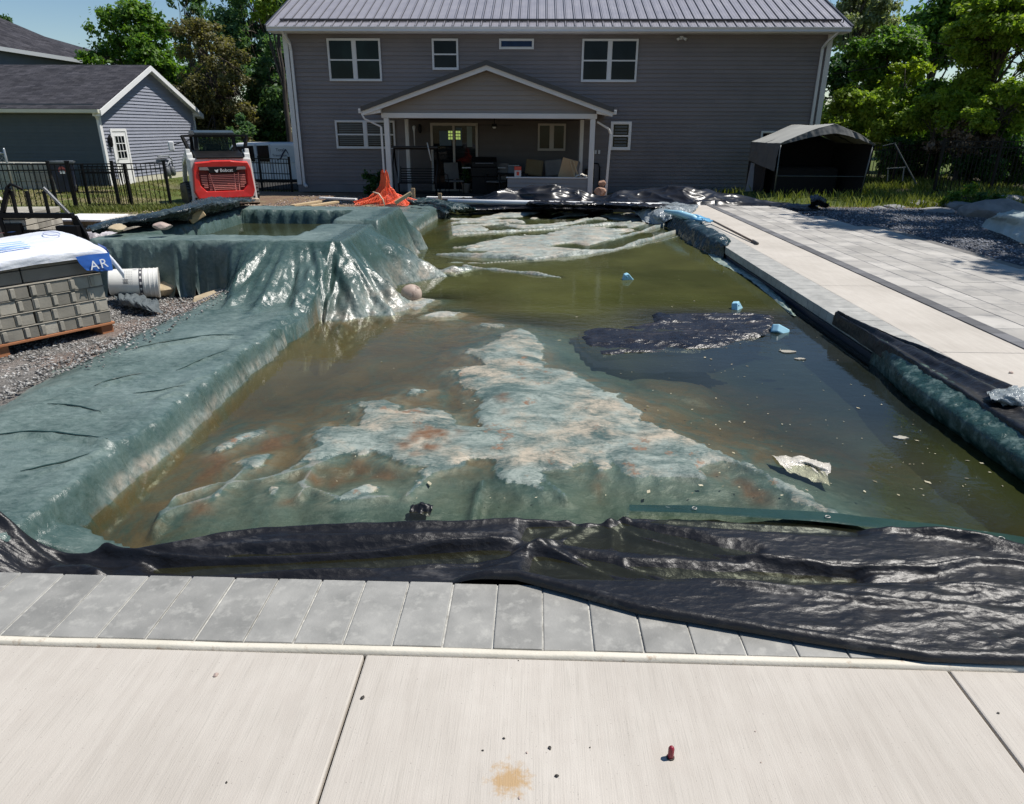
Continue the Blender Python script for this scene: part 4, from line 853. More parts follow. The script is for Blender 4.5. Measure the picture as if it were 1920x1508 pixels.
# rebar cap
th = empty('rebar_cap', P(1257, 1421, 0), label='small dark red rubber cap standing upright on the near concrete slab', cat='cap')
mb = MB(); mb.tube([(0, 0, 0.0), (0, 0, .003), (0, 0, .034), (0, 0, .039), (0, 0, .042)], [.0075, .0082, .0082, .006, .002], 18); mb.build('cap_body', mk('red_rubber', (.20, .012, .025), (.26, .02, .035), rough=.35), th, smooth=True)
mb = MB(); mb.tube([(0, 0, -.002), (0, 0, .004)], .011, 14); mb.build('cap_collar', mk('dark_hole', (.03, .025, .02)), th)
# tiny pebbles on the deck
pts = [(405, 1267, .010), (680, 1309, .008), (1044, 1456, .007), (973, 1497, .005), (1031, 1404, .007), (945, 1385, .005), (988, 1412, .004), (425, 1468, .004), (905, 1408, .004), (1416, 1372, .003), (972, 1239, .003), (1106, 1402, .003), (1427, 1430, .003), (1872, 1338, .005), (1872, 742, .025), (1895, 700, .02)]
for k, (a, b_, s_) in enumerate(pts):
    q = P(a, b_, 0); rock('pebble', (q[0], q[1], s_*.35), s_, s_*.75, s_*.5, bpy.data.materials['dark_hole'] if k % 3 else M_PINKS, 40+k, label='tiny dark pebble lying on the pale concrete', cat='pebble', group='pebbles scattered on the concrete')
# floating leaves and scraps on the water
def litter():
    R_ = np.random.default_rng(5); V = []; Fq = []; T = []
    for k in range(330):
        if k < 220: a, b_ = R_.uniform(1230, 1880), R_.uniform(520, 930)
        else: a, b_ = R_.uniform(620, 1400), R_.uniform(500, 940)
        q = P(a, b_, ZW+.002)
        if q[0] > 2.6: continue
        s_ = R_.choice([.003, .0045, .007, .012], p=[.5, .3, .15, .05]); an = R_.uniform(0, 6.28); ln = s_*R_.uniform(1, 2.4)
        ux, uy = math.cos(an), math.sin(an); n0 = len(V)
        for (i, j) in ((-1, 0), (-.2, -1), (1, -.2), (.3, .9)): V.append((q[0]+ux*i*ln-uy*j*s_, q[1]+uy*i*ln+ux*j*s_, ZW+.0035+.002*R_.random()))
        Fq.append((n0, n0+1, n0+2, n0+3)); T.append(R_.random())
    soup_obj('floating_litter', np.array(V), np.array(Fq), mk('leaf_litter', (.30, .25, .14), (.45, .42, .32), tone=.6, rough=.6), T, label='tiny leaves and specks floating all over the pool', cat='litter', kind='stuff')
litter()
for k, (a, b_, n_, lb) in enumerate(((1476, 660, 3, 'pale foam clump on the blue reflecting water right'), (1500, 674, 2, 'small pale scrap next to the foam clump'), (1745, 735, 3, 'tan leaf clump near the dark right wall'), (1690, 822, 2, 'tan leaf clump above the tree reflection'))):
    q = P(a, b_, ZW); mb = MB(); r_ = random.Random(k)
    ring = [(q[0]+.055*n_/2*math.cos(t)*r_.uniform(.5, 1), q[1]+.03*n_/2*math.sin(t)*r_.uniform(.5, 1)) for t in [i*math.pi/6 for i in range(12)]]
    mb.prism(ring, ZW-.004, ZW+.008, 'z'); mb.build('debris', mk('foam_scrap', (.26, .24, .19), (.38, .36, .30), rough=.7, bmp=.4, bscale=60), label=lb, cat='debris')
# ================================================================== LOOSE STONE AND GRASS
def stones(name, n, sampler, smin, smax, mat, label, cat='gravel', seed=1):
    R_ = np.random.default_rng(seed); base = np.array([(1,0,0),(-1,0,0),(0,1,0),(0,-1,0),(0,0,1),(0,0,-1)], float)
    Fb = np.array([(0,2,4),(2,1,4),(1,3,4),(3,0,4),(2,0,5),(1,2,5),(3,1,5),(0,3,5)])
    P_ = sampler(R_, n); n = len(P_); s = R_.uniform(smin, smax, n)[:, None]*R_.uniform(.5, 1.2, (n, 3)); s[:, 2] *= .6
    V = base[None]*s[:, None, :]*R_.uniform(.6, 1.25, (n, 6, 1)); a = R_.uniform(0, 6.28, n); ca, sa = np.cos(a), np.sin(a)
    x = V[..., 0]*ca[:, None]-V[..., 1]*sa[:, None]; y = V[..., 0]*sa[:, None]+V[..., 1]*ca[:, None]
    tl = R_.uniform(-.5, .5, n)[:, None]; z = V[..., 2]+x*tl
    V = np.stack([x, y, z], -1)+P_[:, None, :]; Fq = (Fb[None]+6*np.arange(n)[:, None, None]).reshape(-1, 3)
    soup_obj(name, V.reshape(-1, 3), Fq, mat, np.repeat(R_.random(n), 8), label=label, cat=cat, kind='stuff')
M_GRAV = mk('gravel_stone', (.17, .165, .155), (.33, .32, .30), rough=.85, scale=5, tone=.75, dirt=(.30, .23, .20), dirts=1.6, dirtp=(.54, .70))
def s1(R_, n):
    x = R_.uniform(-6.2, -3.0, n); y = R_.uniform(3.2, 8.0, n); lb = np.interp(y, LEAFB[:, 0], LEAFB[:, 1])
    k = (x < lb+.03+.75*R_.random(n)**3*(y > 4.5)); x, y = x[k], y[k]
    lb = lb[k]; zb = Gz(x, y)+.004; on = x > lb-.1
    return np.stack([x, y, np.where(on, .03-.13*sst(-3.1, -3.6, x), zb)], 1)
stones('gravel', 24000, s1, .006, .021, M_GRAV, 'loose grey and pinkish crushed gravel between the pallets and the green tarp', seed=3)
def s2(R_, n):
    x = R_.uniform(5.3, 10.5, n); y = R_.uniform(8.0, 16.9, n); k = x > np.where(y > 14.3, 5.46, np.where(y > 12.8, 5.8, np.where(y > 9, 6.28, 6.6))); x, y = x[k], y[k]
    return np.stack([x, y, Gz(x, y)+.012], 1)
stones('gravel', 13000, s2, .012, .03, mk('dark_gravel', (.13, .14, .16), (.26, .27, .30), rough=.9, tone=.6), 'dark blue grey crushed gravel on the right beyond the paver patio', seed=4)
def s3(R_, n):
    x = R_.uniform(-11, -4.8, n); y = R_.uniform(9, 21, n); k = fbm(x*1.3, y*1.3, 8, 3) > .44
    x, y = x[k], y[k]; return np.stack([x, y, Gz(x, y)+.015], 1)
stones('rubble', 6000, s3, .015, .06, mk('rubble_stone', (.25, .19, .14), (.42, .34, .26), rough=.9, tone=.6), 'broken brown rubble on the bare earth by the left fence and spa', seed=5)
def s4(R_, n):
    x = R_.uniform(-8, -2.5, n); y = R_.uniform(13, 24, n); return np.stack([x, y, Gz(x, y)+.015], 1)
stones('rubble', 4500, s4, .015, .04, mk('red_gravel', (.24, .19, .17), (.40, .33, .30), rough=.9, tone=.6), 'pinkish gravel on the ground between the spa and the grey house', seed=6)

def blades(name, n, sampler, h0, h1, mat, label, cat='grass', seed=1, wd_=.012):
    R_ = np.random.default_rng(seed); P_ = sampler(R_, n); n = len(P_)
    a = R_.uniform(0, 6.28, n); h = R_.uniform(h0, h1, n); w_ = wd_*R_.uniform(.6, 1.4, n)
    lx = np.cos(a+1.2)*h*R_.uniform(.1, .7, n); ly = np.sin(a+1.2)*h*R_.uniform(.1, .7, n)
    V = np.zeros((n, 4, 3)); cx, sx = np.cos(a), np.sin(a)
    V[:, 0] = P_-np.stack([cx*w_, sx*w_, 0*w_], 1); V[:, 1] = P_+np.stack([cx*w_, sx*w_, 0*w_], 1)
    mid = P_+np.stack([lx*.35, ly*.35, h*.6], 1); V[:, 2] = mid+np.stack([cx*w_*.6, sx*w_*.6, 0*w_], 1); V[:, 3] = P_+np.stack([lx, ly, h], 1)
    Fq = np.arange(n*4).reshape(n, 4); soup_obj(name, V.reshape(-1, 3), Fq, mat, R_.random(n), label=label, cat=cat, kind='stuff')
def leafmat(name, c, c2, trans=.35, tone=.5, rough=.5):
    m_, nt, b = nodes_of(name); out = [q for q in nt.nodes if q.type == 'OUTPUT_MATERIAL'][0]
    t = attr(nt, 'tone').outputs['Fac']; v = coords(nt)
    col = mixc(nt, t, c4(c), c4(c2)); L(nt, col, b.inputs['Base Color']); b.inputs['Roughness'].default_value = rough
    b.inputs['Specular IOR Level'].default_value = .35
    tr = N(nt, 'ShaderNodeBsdfTranslucent'); L(nt, mixc(nt, 1.0, col, (1.3, 1.35, .6), 'MULTIPLY'), tr.inputs['Color'])
    mx = N(nt, 'ShaderNodeMixShader'); mx.inputs[0].default_value = trans; L(nt, b.outputs[0], mx.inputs[1]); L(nt, tr.outputs[0], mx.inputs[2]); L(nt, mx.outputs[0], out.inputs['Surface']); return m_
M_GRASS = leafmat('grass_blade', (.075, .13, .018), (.17, .21, .04), .35)
def g1(R_, n):
    x = R_.uniform(-22, -9.0, n); y = R_.uniform(16.5, 31, n)
    k = (x < -9.6-.9*(fbm(x*.9, y*.9, 21, 5)-.5)) & (fbm(x*1.1, y*1.1, 5, 3) > .36) & ~((x > -11.8) & (y > 20.6) & (y < 28)); x, y = x[k], y[k]; return np.stack([x, y, Gz(x, y)], 1)
blades('lawn_grass', 26000, g1, .03, .09, leafmat('lawn_blade', (.12, .14, .03), (.24, .23, .08), .3), 'short patchy lawn grass behind the left metal fence', seed=1)
def g2(R_, n):
    t = R_.random(n); x = -15.5+t*5.6; y = 18.2+(x+14.5)*.38+R_.normal(0, .33, n)-.25; k = x < -9.9; x, y = x[k], y[k]; return np.stack([x, y, Gz(x, y)], 1)
blades('tall_grass', 5000, g2, .05, .20, leafmat('grass_blade2', (.10, .14, .03), (.20, .21, .06), .3), 'taller green grass growing along the foot of the left metal fence', seed=2)
def g3(R_, n):
    x = R_.uniform(5.2, 14, n); y = R_.uniform(17.0, 26, n); k = (x > 5.2+R_.random(n)*2) & ((R_.random(n) < .30) | (x > 9.0)) & (fbm(x*1.2, y*1.2, 6, 3) > .38) & ~((x > 6.3) & (x < 9.2) & (y > 20.1) & (y < 23)); x, y = x[k], y[k]; return np.stack([x, y, Gz(x, y)], 1)
blades('wild_grass', 26000, g3, .06, .28, leafmat('wild_blade', (.09, .13, .02), (.24, .26, .06), .35), 'wild green grass around the shelter tent on the right', seed=3)

# ================================================================== PALLETS OF PAVERS
M_PBLK = mk('paver_block', (.24, .222, .182), (.33, .305, .255), rough=.9, scale=7, tone=.42, bmp=.4, bscale=60, dirt=(.19, .175, .15), dirts=4)
M_SLAB = mk('paver_slab', (.16, .145, .125), (.22, .205, .18), rough=.9, scale=5, tone=.2, bmp=.3, bscale=60)
M_PAL = mk('pallet_wood', (.30, .11, .045), (.42, .18, .08), rough=.8, scale=3, stretch=(1, 10, 10), bmp=.3, bscale=30)
def pallet(loc, rz, lx, ly, tiers, label, upper=0, patt=True, seed=1, hdz=.105):
    """local: x along the face (leftwards), y to the back; origin at the right front bottom corner"""
    R_ = random.Random(seed); th = empty('paver_pallet', loc, rz, label=label, cat='pallet', group='pallets of grey pavers left of the spa')
    mb = MB()
    for x in (0.0, lx/2-.05, lx-.1): mb.box(x, x+.1, .02, ly-.02, 0, .10)
    mb.box(-.01, lx+.01, -.005, .09, .1, .122); mb.box(-.01, lx+.01, ly-.1, ly+.01, .1, .122)
    for k in range(1, 5): mb.box(-.01, lx+.01, k*ly/5, k*ly/5+.09, .1, .122)
    mb.build('pallet_base', M_PAL, th, bevel=.004)
    z = .124; mb = MB()
    for t in range(tiers):
        cols = 3; cw = lx/cols; off = R_.uniform(-.008, .008)
        for c in range(cols):
            x0 = c*cw+.006; x1 = (c+1)*cw-.006; ox = R_.uniform(-.006, .006)
            y = 0
            # a layer block is made of single stones with raised spacer bands
            nx = 4 if patt else 2; xs_ = [x0+(x1-x0)*q/nx for q in range(nx+1)]
            if patt and (t+c) % 2: xs_ = [x0, x0+(x1-x0)*.20, x0+(x1-x0)*.48, x0+(x1-x0)*.80, x1]
            for i in range(nx):
                for j_ in range(3):
                    d = .004+R_.uniform(0, .006) if j_ == 0 else 0
                    mb.box(xs_[i]+.0025+ox, xs_[i+1]-.0025+ox, ly*j_/3+.003-off+d, ly*(j_+1)/3-.003-off, z, z+hdz-.012, R_.random())
                if patt and i < nx:
                    xc = xs_[i]+(xs_[i+1]-xs_[i])*.5; mb.box(xs_[i+1]-.045+ox, xs_[i+1]-.012+ox, -off-.0005, .05-off, z+.012, z+hdz-.02, .62)
        if patt:
            mb.box(.004, lx-.004, .003-off, .2, z+hdz-.0105, z+hdz-.0035, .3)
            for j_ in (.06, ly*.5): mb.box(-.006, .02, j_, j_+.05, z+.003, z+hdz-.016, .7)
        z += hdz
    mb.build('paver_stack', M_PBLK, th, bevel=.003, seg=1)
    if upper:
        mb = MB()
        for t in range(2):
            for c in range(3):
                cw = lx/3; x0 = c*cw+.02; mb.box(x0, x0+cw-.012, .05+R_.uniform(0, .01), ly-.03, z+.002, z+upper/2-.004, R_.random())
            z += upper/2
        mb.build('slab_stack', M_SLAB, th, bevel=.004, seg=1)
    return th, z
A = np.array([-3.72, 5.86]); ang = math.atan2(.48, .75)+math.pi   # local +x runs left along the face
ux = np.array([-.545, -.838]); rz = math.atan2(ux[1], ux[0])
# local y must point back: (-.838,.545); rotate +x by -90deg gives (uy)
def pallet_left(*a, **k):
    th, z = pallet(*a, **k); th.scale = (1, -1, 1); return th, z
p1, ztop = pallet_left((A[0], A[1], -.135), rz, 1.75, 1.05, 4, 'large pallet of ribbed grey pavers nearest the green tarp, covered by the white bag sheet', upper=.21, seed=2, hdz=.108)
# white and blue printed wrap on the nearest pallet
def loc2w(lx_, ly_, z_):
    uy = np.array([ux[1], -ux[0]]); q = A+ux*lx_+uy*ly_; return np.array([q[0], q[1], z_-.135])
def wrap():
    zt = ztop+.008
    th = empty('plastic_wrap', (0, 0, 0), label='white printed plastic sheet with blue lettering draped over the nearest pallet', cat='plastic wrap')
    def row(ly_, z_, wob=0, ext=0): return [loc2w(l, ly_+wob*math.sin(l*5), z_+.012*math.sin(l*4+ly_*3)-(.05 if l < -.05 else 0)-(.16 if l < -.12 else 0)) for l in (-.16, -.08, .0, .25, .5, .8, 1.1, 1.4, 1.8)]
    rows = [row(-.015, zt-.085, .006), row(-.02, zt-.02, .006), row(.04, zt+.012), row(.3, zt+.05), row(.6, zt+.075), row(.85, zt+.055), row(1.04, zt+.0), row(1.10, zt-.10)]
    m_, nt, b = nodes_of('printed_wrap'); v = coords(nt)
    col = mixc(nt, ramp(nt, noise(nt, v, 3, 4), .4, .7), (.72, .74, .80), (.80, .80, .82))
    col = mixc(nt, mth(nt, 'MULTIPLY', ramp(nt, noise(nt, coords(nt, (2, 5, 2)), 3.5, 5, .65), .62, .68), .35), col, (.50, .53, .74))
    L(nt, col, b.inputs['Base Color']); b.inputs['Roughness'].default_value = .32
    bump(nt, b, noise(nt, v, 14, 5, .6), .35, .02)
    sheet('wrap_sheet', rows, 130, 90, m_, amp=.010, freq=4, seed=9, stretch=(.6, 1.4), parent=th)
    M_PB = mk('print_blue', (.02, .09, .36), (.03, .12, .42), rough=.35); M_PR = mk('print_red', (.6, .25, .25), rough=.4); M_PW = mk('print_white', (.75, .76, .78), rough=.35)
    # blue end panel hanging at the right corner with white letters
    rows = [[loc2w(.21, -.045, zt-.05), loc2w(.10, -.05, zt-.045), loc2w(-.06, -.06, zt-.05), loc2w(-.10, .06, zt-.02), loc2w(-.11, .22, zt-.0)],
            [loc2w(.19, -.05, zt-.11), loc2w(.08, -.06, zt-.12), loc2w(-.06, -.07, zt-.12), loc2w(-.11, .06, zt-.10), loc2w(-.12, .22, zt-.08)], [loc2w(.15, -.055, zt-.17), loc2w(.06, -.065, zt-.19), loc2w(-.05, -.075, zt-.20), loc2w(-.115, .06, zt-.18), loc2w(-.125, .22, zt-.15)]]
    sheet('blue_panel', rows, 60, 20, M_PB, amp=.004, freq=5, parent=th)
    def text(s_, size, p, xdir, ydir, mat, ext=.002):
        cu = bpy.data.curves.new('txt', 'FONT'); cu.body = s_; cu.size = size; cu.extrude = ext
        o = bpy.data.objects.new('txt', cu); COL.objects.link(o); bpy.context.view_layer.update()
        me = bpy.data.meshes.new_from_object(o.evaluated_get(bpy.context.evaluated_depsgraph_get())); bpy.data.objects.remove(o)
        me.materials.clear(); me.materials.append(mat); o = bpy.data.objects.new('lettering', me); COL.objects.link(o)
        x = Vector(xdir).normalized(); y = Vector(ydir); y = (y-x*y.dot(x)).normalized(); z = x.cross(y); M4 = Matrix.Identity(4)
        for i in range(3): M4[i][0] = x[i]; M4[i][1] = y[i]; M4[i][2] = z[i]
        M4.translation = Vector(p); o.matrix_world = M4; return o
    wrap.text = text
    a = loc2w(.02, -.085, zt-.165); b_ = loc2w(-.07, -.085, zt-.165)
    o = text('A', .105, loc2w(.125, -.074, zt-.170), loc2w(-.06, -.088, 0)-loc2w(.125, -.074, 0)+np.array([0, 0, .012]), (0, 0, 1), M_PW); o.parent = th
    o = text('R', .105, loc2w(.045, -.082, zt-.164), loc2w(-.06, -.092, 0)-loc2w(.055, -.082, 0)+np.array([0, 0, .012]), (0, 0, 1), M_PW); o.parent = th
    # stripes, a ring and letters printed on the top
    mb = MB()
    up_ = lambda lx_, ly_: loc2w(lx_, ly_, zt+.02+.075*math.sin(min(max(ly_, 0), 1.0)*2.6)*.9+.016)
    for k in range(4): mb.add([up_(.80, .10+k*.05), up_(.46, .10+k*.05), up_(.46, .122+k*.05), up_(.80, .122+k*.05)], [(0, 1, 2, 3)])
    mb.build('printed_stripes', mk('print_sky', (.25, .42, .75), rough=.35), th)
    mb = MB(); mb.tube([up_(.16+.055*math.cos(t), .42+.09*math.sin(t)) for t in np.linspace(0, 6.28, 24)], .004, 5); mb.build('printed_ring', mk('print_grey_blue', (.35, .38, .50)), th)
    mb = MB(); mb.add([up_(.33, .80), up_(.28, .80), up_(.28, .88), up_(.33, .88)], [(0, 1, 2, 3)]); mb.build('printed_square', M_PB, th)
    for k in range(6):
        mb = MB(); l0 = .37+k*.055; mb.add([up_(l0+.035, .80), up_(l0, .80), up_(l0+.008, .87), up_(l0+.04, .87)], [(0, 1, 2, 3)]); mb.build('printed_letter', M_PR if k < 2 else bpy.data.materials['print_grey_blue'], th)
wrap()
text = wrap.text
q = P(36, 474, -.2)
p2, _ = pallet_left((-7.12, 9.7, -.17), math.pi+.12, 1.2, 1.0, 6, 'pallet of stacked grey pavers at the far left beyond the black loader frame', seed=5, hdz=.085, patt=False)
p3, z3 = pallet_left((-6.75, 11.4, -.22), math.pi+.05, 1.2, 1.0, 3, 'pallet half hidden behind the black loader frame with white board on top', seed=6, hdz=.085, patt=False)
mb = MB(); mb.box(-7.75, -6.9, 11.1, 11.9, z3-.20, z3-.17); mb.build('white_board', bpy.data.materials['white_plank'], bevel=.005, label='white board lying on the pallet behind the loader frame', cat='board')
sheet('clear_wrap', [[(-7.0, 10.25, -.15), (-6.6, 10.2, -.12), (-6.2, 10.25, -.15)], [(-7.05, 10.45, .05), (-6.6, 10.4, .1), (-6.2, 10.45, .04)], [(-7.0, 10.8, .02), (-6.6, 10.8, .05), (-6.25, 10.8, .0)]], 50, 40, mk('milky_wrap', (.36, .33, .34), (.55, .52, .53), rough=.25, bmp=.7, bscale=24, bdist=.02), amp=.03, freq=5, label='crumpled milky plastic seen through the black loader frame', cat='plastic film')
# ------------------------------------------------ loader fork frame
M_BM = mk('black_metal', (.005, .005, .006), (.010, .0095, .010), rough=.5, spec=.22, dirt=(.07, .06, .05), dirts=5, dirtp=(.62, .8))
th = empty('fork_frame', (-6.88, 9.7, -.17), .03, label='black steel loader fork frame standing between the pallets and spa', cat='loader attachment')
mb = MB(); mb.box(-.50, -.28, -.04, .05, .0, .50); mb.build('side_plate', M_BM, th, bevel=.008)
mb = MB(); mb.box(.20, .50, -.04, .05, .0, .47); mb.build('side_plate', M_BM, th, bevel=.008)
mb = MB(); mb.prism([(.50, .0), (.60, .0), (.56, .34), (.46, .60), (.38, .60), (.44, .34)], .055, .10, 'y'); mb.build('hitch_plate', M_BM, th, bevel=.006)
mb = MB(); mb.box(-.56, .46, -.03, .05, .57, .64); mb.box(-.27, .19, -.03, .04, .33, .41); mb.box(-.5, .5, -.03, .06, -.0, .05); mb.build('cross_bar', M_BM, th, bevel=.006)
mb = MB(); mb.bar((-.52, .0, .62), (-.34, .0, .98), .055, .055); mb.bar((-.56, 0, .64), (-.5, 0, .0), .06, .06); mb.build('guard_arm', M_BM, th, bevel=.006)
mb = MB(); mb.bar((.14, .0, .98), (.42, .0, .62), .035, .035); mb.build('guard_arm', mk('worn_metal', (.12, .12, .12), (.3, .3, .3), rough=.4, metal=.5), th, bevel=.004)
for x_ in (-.33, -.12, .12):
    mb = MB(); mb.box(x_-.018, x_+.018, .0, .036, .64, .93); mb.build('guard_post', M_BM, th, bevel=.004)
mb = MB(); mb.tube([(-.36, 0, .98), (-.30, 0, 1.02), (-.22, 0, .99), (-.15, 0, .95)], .02, 8); mb.build('hose', M_BM, th, smooth=True)
# ================================================================== FENCES
def metal_fence(name, pts, h, label, zf=None, spacing=.10, post_h=None, skip_first=False, rail=(.12, .30), mid=None):
    th = empty(name, (0, 0, 0), label=label, cat='fence'); zf = zf or (lambda p: float(Gz(np.array(p[0]), np.array(p[1]))))
    for i, p in enumerate(pts):
        z = zf(p); mb = MB(); mb.box(p[0]-.032, p[0]+.032, p[1]-.032, p[1]+.032, z-.05, z+h+.06); mb.box(p[0]-.037, p[0]+.037, p[1]-.037, p[1]+.037, z+h+.06, z+h+.085); mb.build('fence_post', M_BM, th)
    mb = MB(); mr = MB()
    for a, b_ in zip(pts[:-1], pts[1:]):
        za, zb = zf(a), zf(b_); Ln = math.hypot(b_[0]-a[0], b_[1]-a[1]); n = max(2, int(Ln/spacing))
        for k in range(1, n):
            t = k/n; x, y, z = a[0]+(b_[0]-a[0])*t, a[1]+(b_[1]-a[1])*t, za+(zb-za)*t; mb.box(x-.008, x+.008, y-.008, y+.008, z+.04, z+h-.01)
        for hh in [h, h-rail[0]-.03, .10]+([mid] if mid else []): mr.bar((a[0], a[1], za+hh), (b_[0], b_[1], zb+hh), .024, .03)
    mb.build('pickets', M_BM, th, fix=False); mr.build('rails', M_BM, th, fix=False); return th
fl = [(-17.3, 17.5), (-14.35, 18.45), (-12.75, 19.2), (-11.55, 19.75), (-10.45, 20.3)]
metal_fence('metal_fence', [(-16.2, 17.6), (-14.32, 18.6), (-13.0, 19.1), (-12.62, 19.3)], 1.2, 'black metal picket fence section on the far left lawn with trash bin behind', spacing=.115)
metal_fence('metal_fence', [(-12.60, 19.32), (-11.62, 19.7), (-10.42, 20.2)], 1.2, 'black metal picket fence section ending at the bare earth left of the skid steer', spacing=.115)
metal_fence('metal_fence', [(-12.5, 19.75), (-11.45, 20.0)], 1.12, 'second row of pickets close behind the left fence, swung open gate leaf', spacing=.115)
metal_fence('metal_fence', [(-11.3, 26.6), (-10.0, 26.2), (-8.75, 25.75)], 1.25, 'black metal fence between the skid steer and the grey house in front of the van', spacing=.12, zf=lambda p: -.72, mid=.75)
# right side fences, in the shade of the trees
metal_fence('metal_fence', [(11.15, 20.6), (12.6, 20.45), (14.0, 20.3), (15.4, 20.2), (16.8, 20.0)], 1.38, 'tall black picket fence under the trees at the right edge', spacing=.10, zf=lambda p: -.06)
metal_fence('metal_fence', [(9.3, 23.7), (10.4, 23.8), (11.6, 24.0), (12.9, 24.1)], 1.25, 'dark metal fence just right of the shelter tent in tall grass', spacing=.11, zf=lambda p: -.1)
mb = MB(); mb.bar(W(1678, 270, 22.5), W(1722, 352, 22.0), .03); mb.bar(W(1655, 274, 22.6), W(1680, 268, 22.6), .02)
mb.build('leaning_pole', mk('dull_pole', (.10, .11, .11), rough=.6), label='thin dark pole leaning against the fence right of the tent', cat='pole')
mb = MB(); 
for (a, b_, c, d) in ((1663, 316, 1698, 314), (1695, 314, 1692, 340), (1665, 318, 1664, 340)): mb.bar(W(a, b_, 22.9), W(c, d, 22.9), .025)
mb.build('metal_rack', mk('rack_grey', (.25, .25, .24), rough=.5), label='small grey metal rack standing in the grass right of the tent', cat='rack')

# ================================================================== SIDING AND WINDOWS
def siding(mb, x0, x1, z0, z1, y, course=.105, depth=.030, xr=None, tone=None):
    """clapboards facing local -Y; xr(z) gives the x range for gables"""
    z = z0
    while z < z1-1e-4:
        zb = min(z+course, z1); a0, a1 = xr(z) if xr else (x0, x1); b0, b1 = xr(zb) if xr else (x0, x1)
        if b1-b0 < .02: b0 = b1 = (b0+b1)/2
        t = random.random() if tone is None else tone
        if xr or a1-a0 < 5: mb.add([(a0, y-depth, z), (a1, y-depth, z), (b1, y, zb), (b0, y, zb)], [(0, 1, 2, 3)], t)
        else:                                    # lengths of board that lap at staggered joints
            c = a0; L_ = random.uniform(.6, 3.7)
            while c < a1:
                c2 = min(c+L_, a1); t = random.random(); e_ = .002*(random.random() < .5)
                mb.add([(c, y-depth-e_, z), (c2, y-depth-e_, z), (c2, y-e_, zb), (c, y-e_, zb)], [(0, 1, 2, 3)], t); c = c2; L_ = 3.7
        mb.add([(a0, y, z), (a1, y, z), (a1, y-depth, z), (a0, y-depth, z)], [(0, 1, 2, 3)], t)
        z = zb
def m_glass(name, c=(.004, .006, .008), r=.03):
    m_, nt, b = nodes_of(name); v = coords(nt); L(nt, mixc(nt, ramp(nt, noise(nt, v, 1.2, 2), .4, .6), c4(c), c4(tuple(x*2 for x in c))), b.inputs['Base Color'])
    b.inputs['Roughness'].default_value = r; b.inputs['Specular IOR Level'].default_value = .16; return m_
M_GLASS = m_glass('window_glass'); M_GLASSG = m_glass('window_glass_green', (.004, .009, .009)); M_WHITE = mk('white_trim', (.54, .55, .555), (.60, .61, .615), rough=.5, scale=2)
M_WHITE2 = mk('white_vinyl', (.72, .73, .72), (.78, .78, .77), rough=.45, scale=2)
def window(parent, xc0, xc1, z0, z1, y, kind='double', units=1, mat=None, shade=None, glass=None, fw=.045):
    """a framed window facing local -Y, proud of the wall at y"""
    mat = mat or M_WHITE; glass = glass or M_GLASS; y = y-.024
    f = MB(); f.box(xc0-fw, xc1+fw, y-.05, y+.01, z1, z1+fw); f.box(xc0-fw, xc1+fw, y-.06, y+.01, z0-fw, z0); f.box(xc0-fw, xc0, y-.05, y+.01, z0, z1); f.box(xc1, xc1+fw, y-.05, y+.01, z0, z1)
    w_ = (xc1-xc0)/units
    for k in range(1, units): f.box(xc0+k*w_-.055, xc0+k*w_+.055, y-.045, y+.01, z0, z1)
    wo = f.build('window', mat, parent)
    s = MB(); g = MB()
    for k in range(units):
        a = xc0+k*w_+(.055 if k else 0); b_ = xc0+(k+1)*w_-(.055 if k < units-1 else 0); t = .02
        s.box(a, a+t, y-.036, y, z0, z1); s.box(b_-t, b_, y-.036, y, z0, z1); s.box(a+t, b_-t, y-.036, y, z0, z0+t*1.4); s.box(a+t, b_-t, y-.036, y, z1-t, z1)
        if kind == 'double': zm = (z0+z1)/2; s.box(a+t, b_-t, y-.042, y, zm-.022, zm+.022)
        g.box(a+t, b_-t, y-.022, y-.019, z0+t, z1-t)
    s.build('sash', mat, wo); g.build('pane', glass, wo)
    if shade:
        b2 = MB()
        for k in range(units):
            a = xc0+k*w_+.05; b_ = xc0+(k+1)*w_-.05
            if shade == 'blind': b2.box(a, b_, y-.0185, y-.0175, (z0+z1)/2+.02, z1-.03)
        if len(b2.f): b2.build('blind', mk('blind_cloth', (.055, .07, .068), (.07, .088, .085)) if 'blind_cloth' not in bpy.data.materials else bpy.data.materials['blind_cloth'], wo)
    return wo
def shutters(parent, x0, x1, z0, z1, y, n=9):
    y = y-.026; mb = MB(); M_ = bpy.data.materials.get('louver') or mk('louver', (.07, .09, .10), (.10, .12, .13), rough=.6)
    for k in range(n):
        z = z0+(z1-z0)*(k+.5)/n; mb.box(x0, x1, y-.027, y-.0235, z-(z1-z0)/n*.28, z+(z1-z0)/n*.28)
    mb.build('louvers', M_, parent)
def downspout(parent, pts, w_=.075, mat=None, nm='downspout'):
    mb = MB()
    for a, b_ in zip(pts[:-1], pts[1:]): mb.bar(a, b_, w_, w_*.75)
    return mb.build(nm, mat or M_WHITE, parent, bevel=.006)

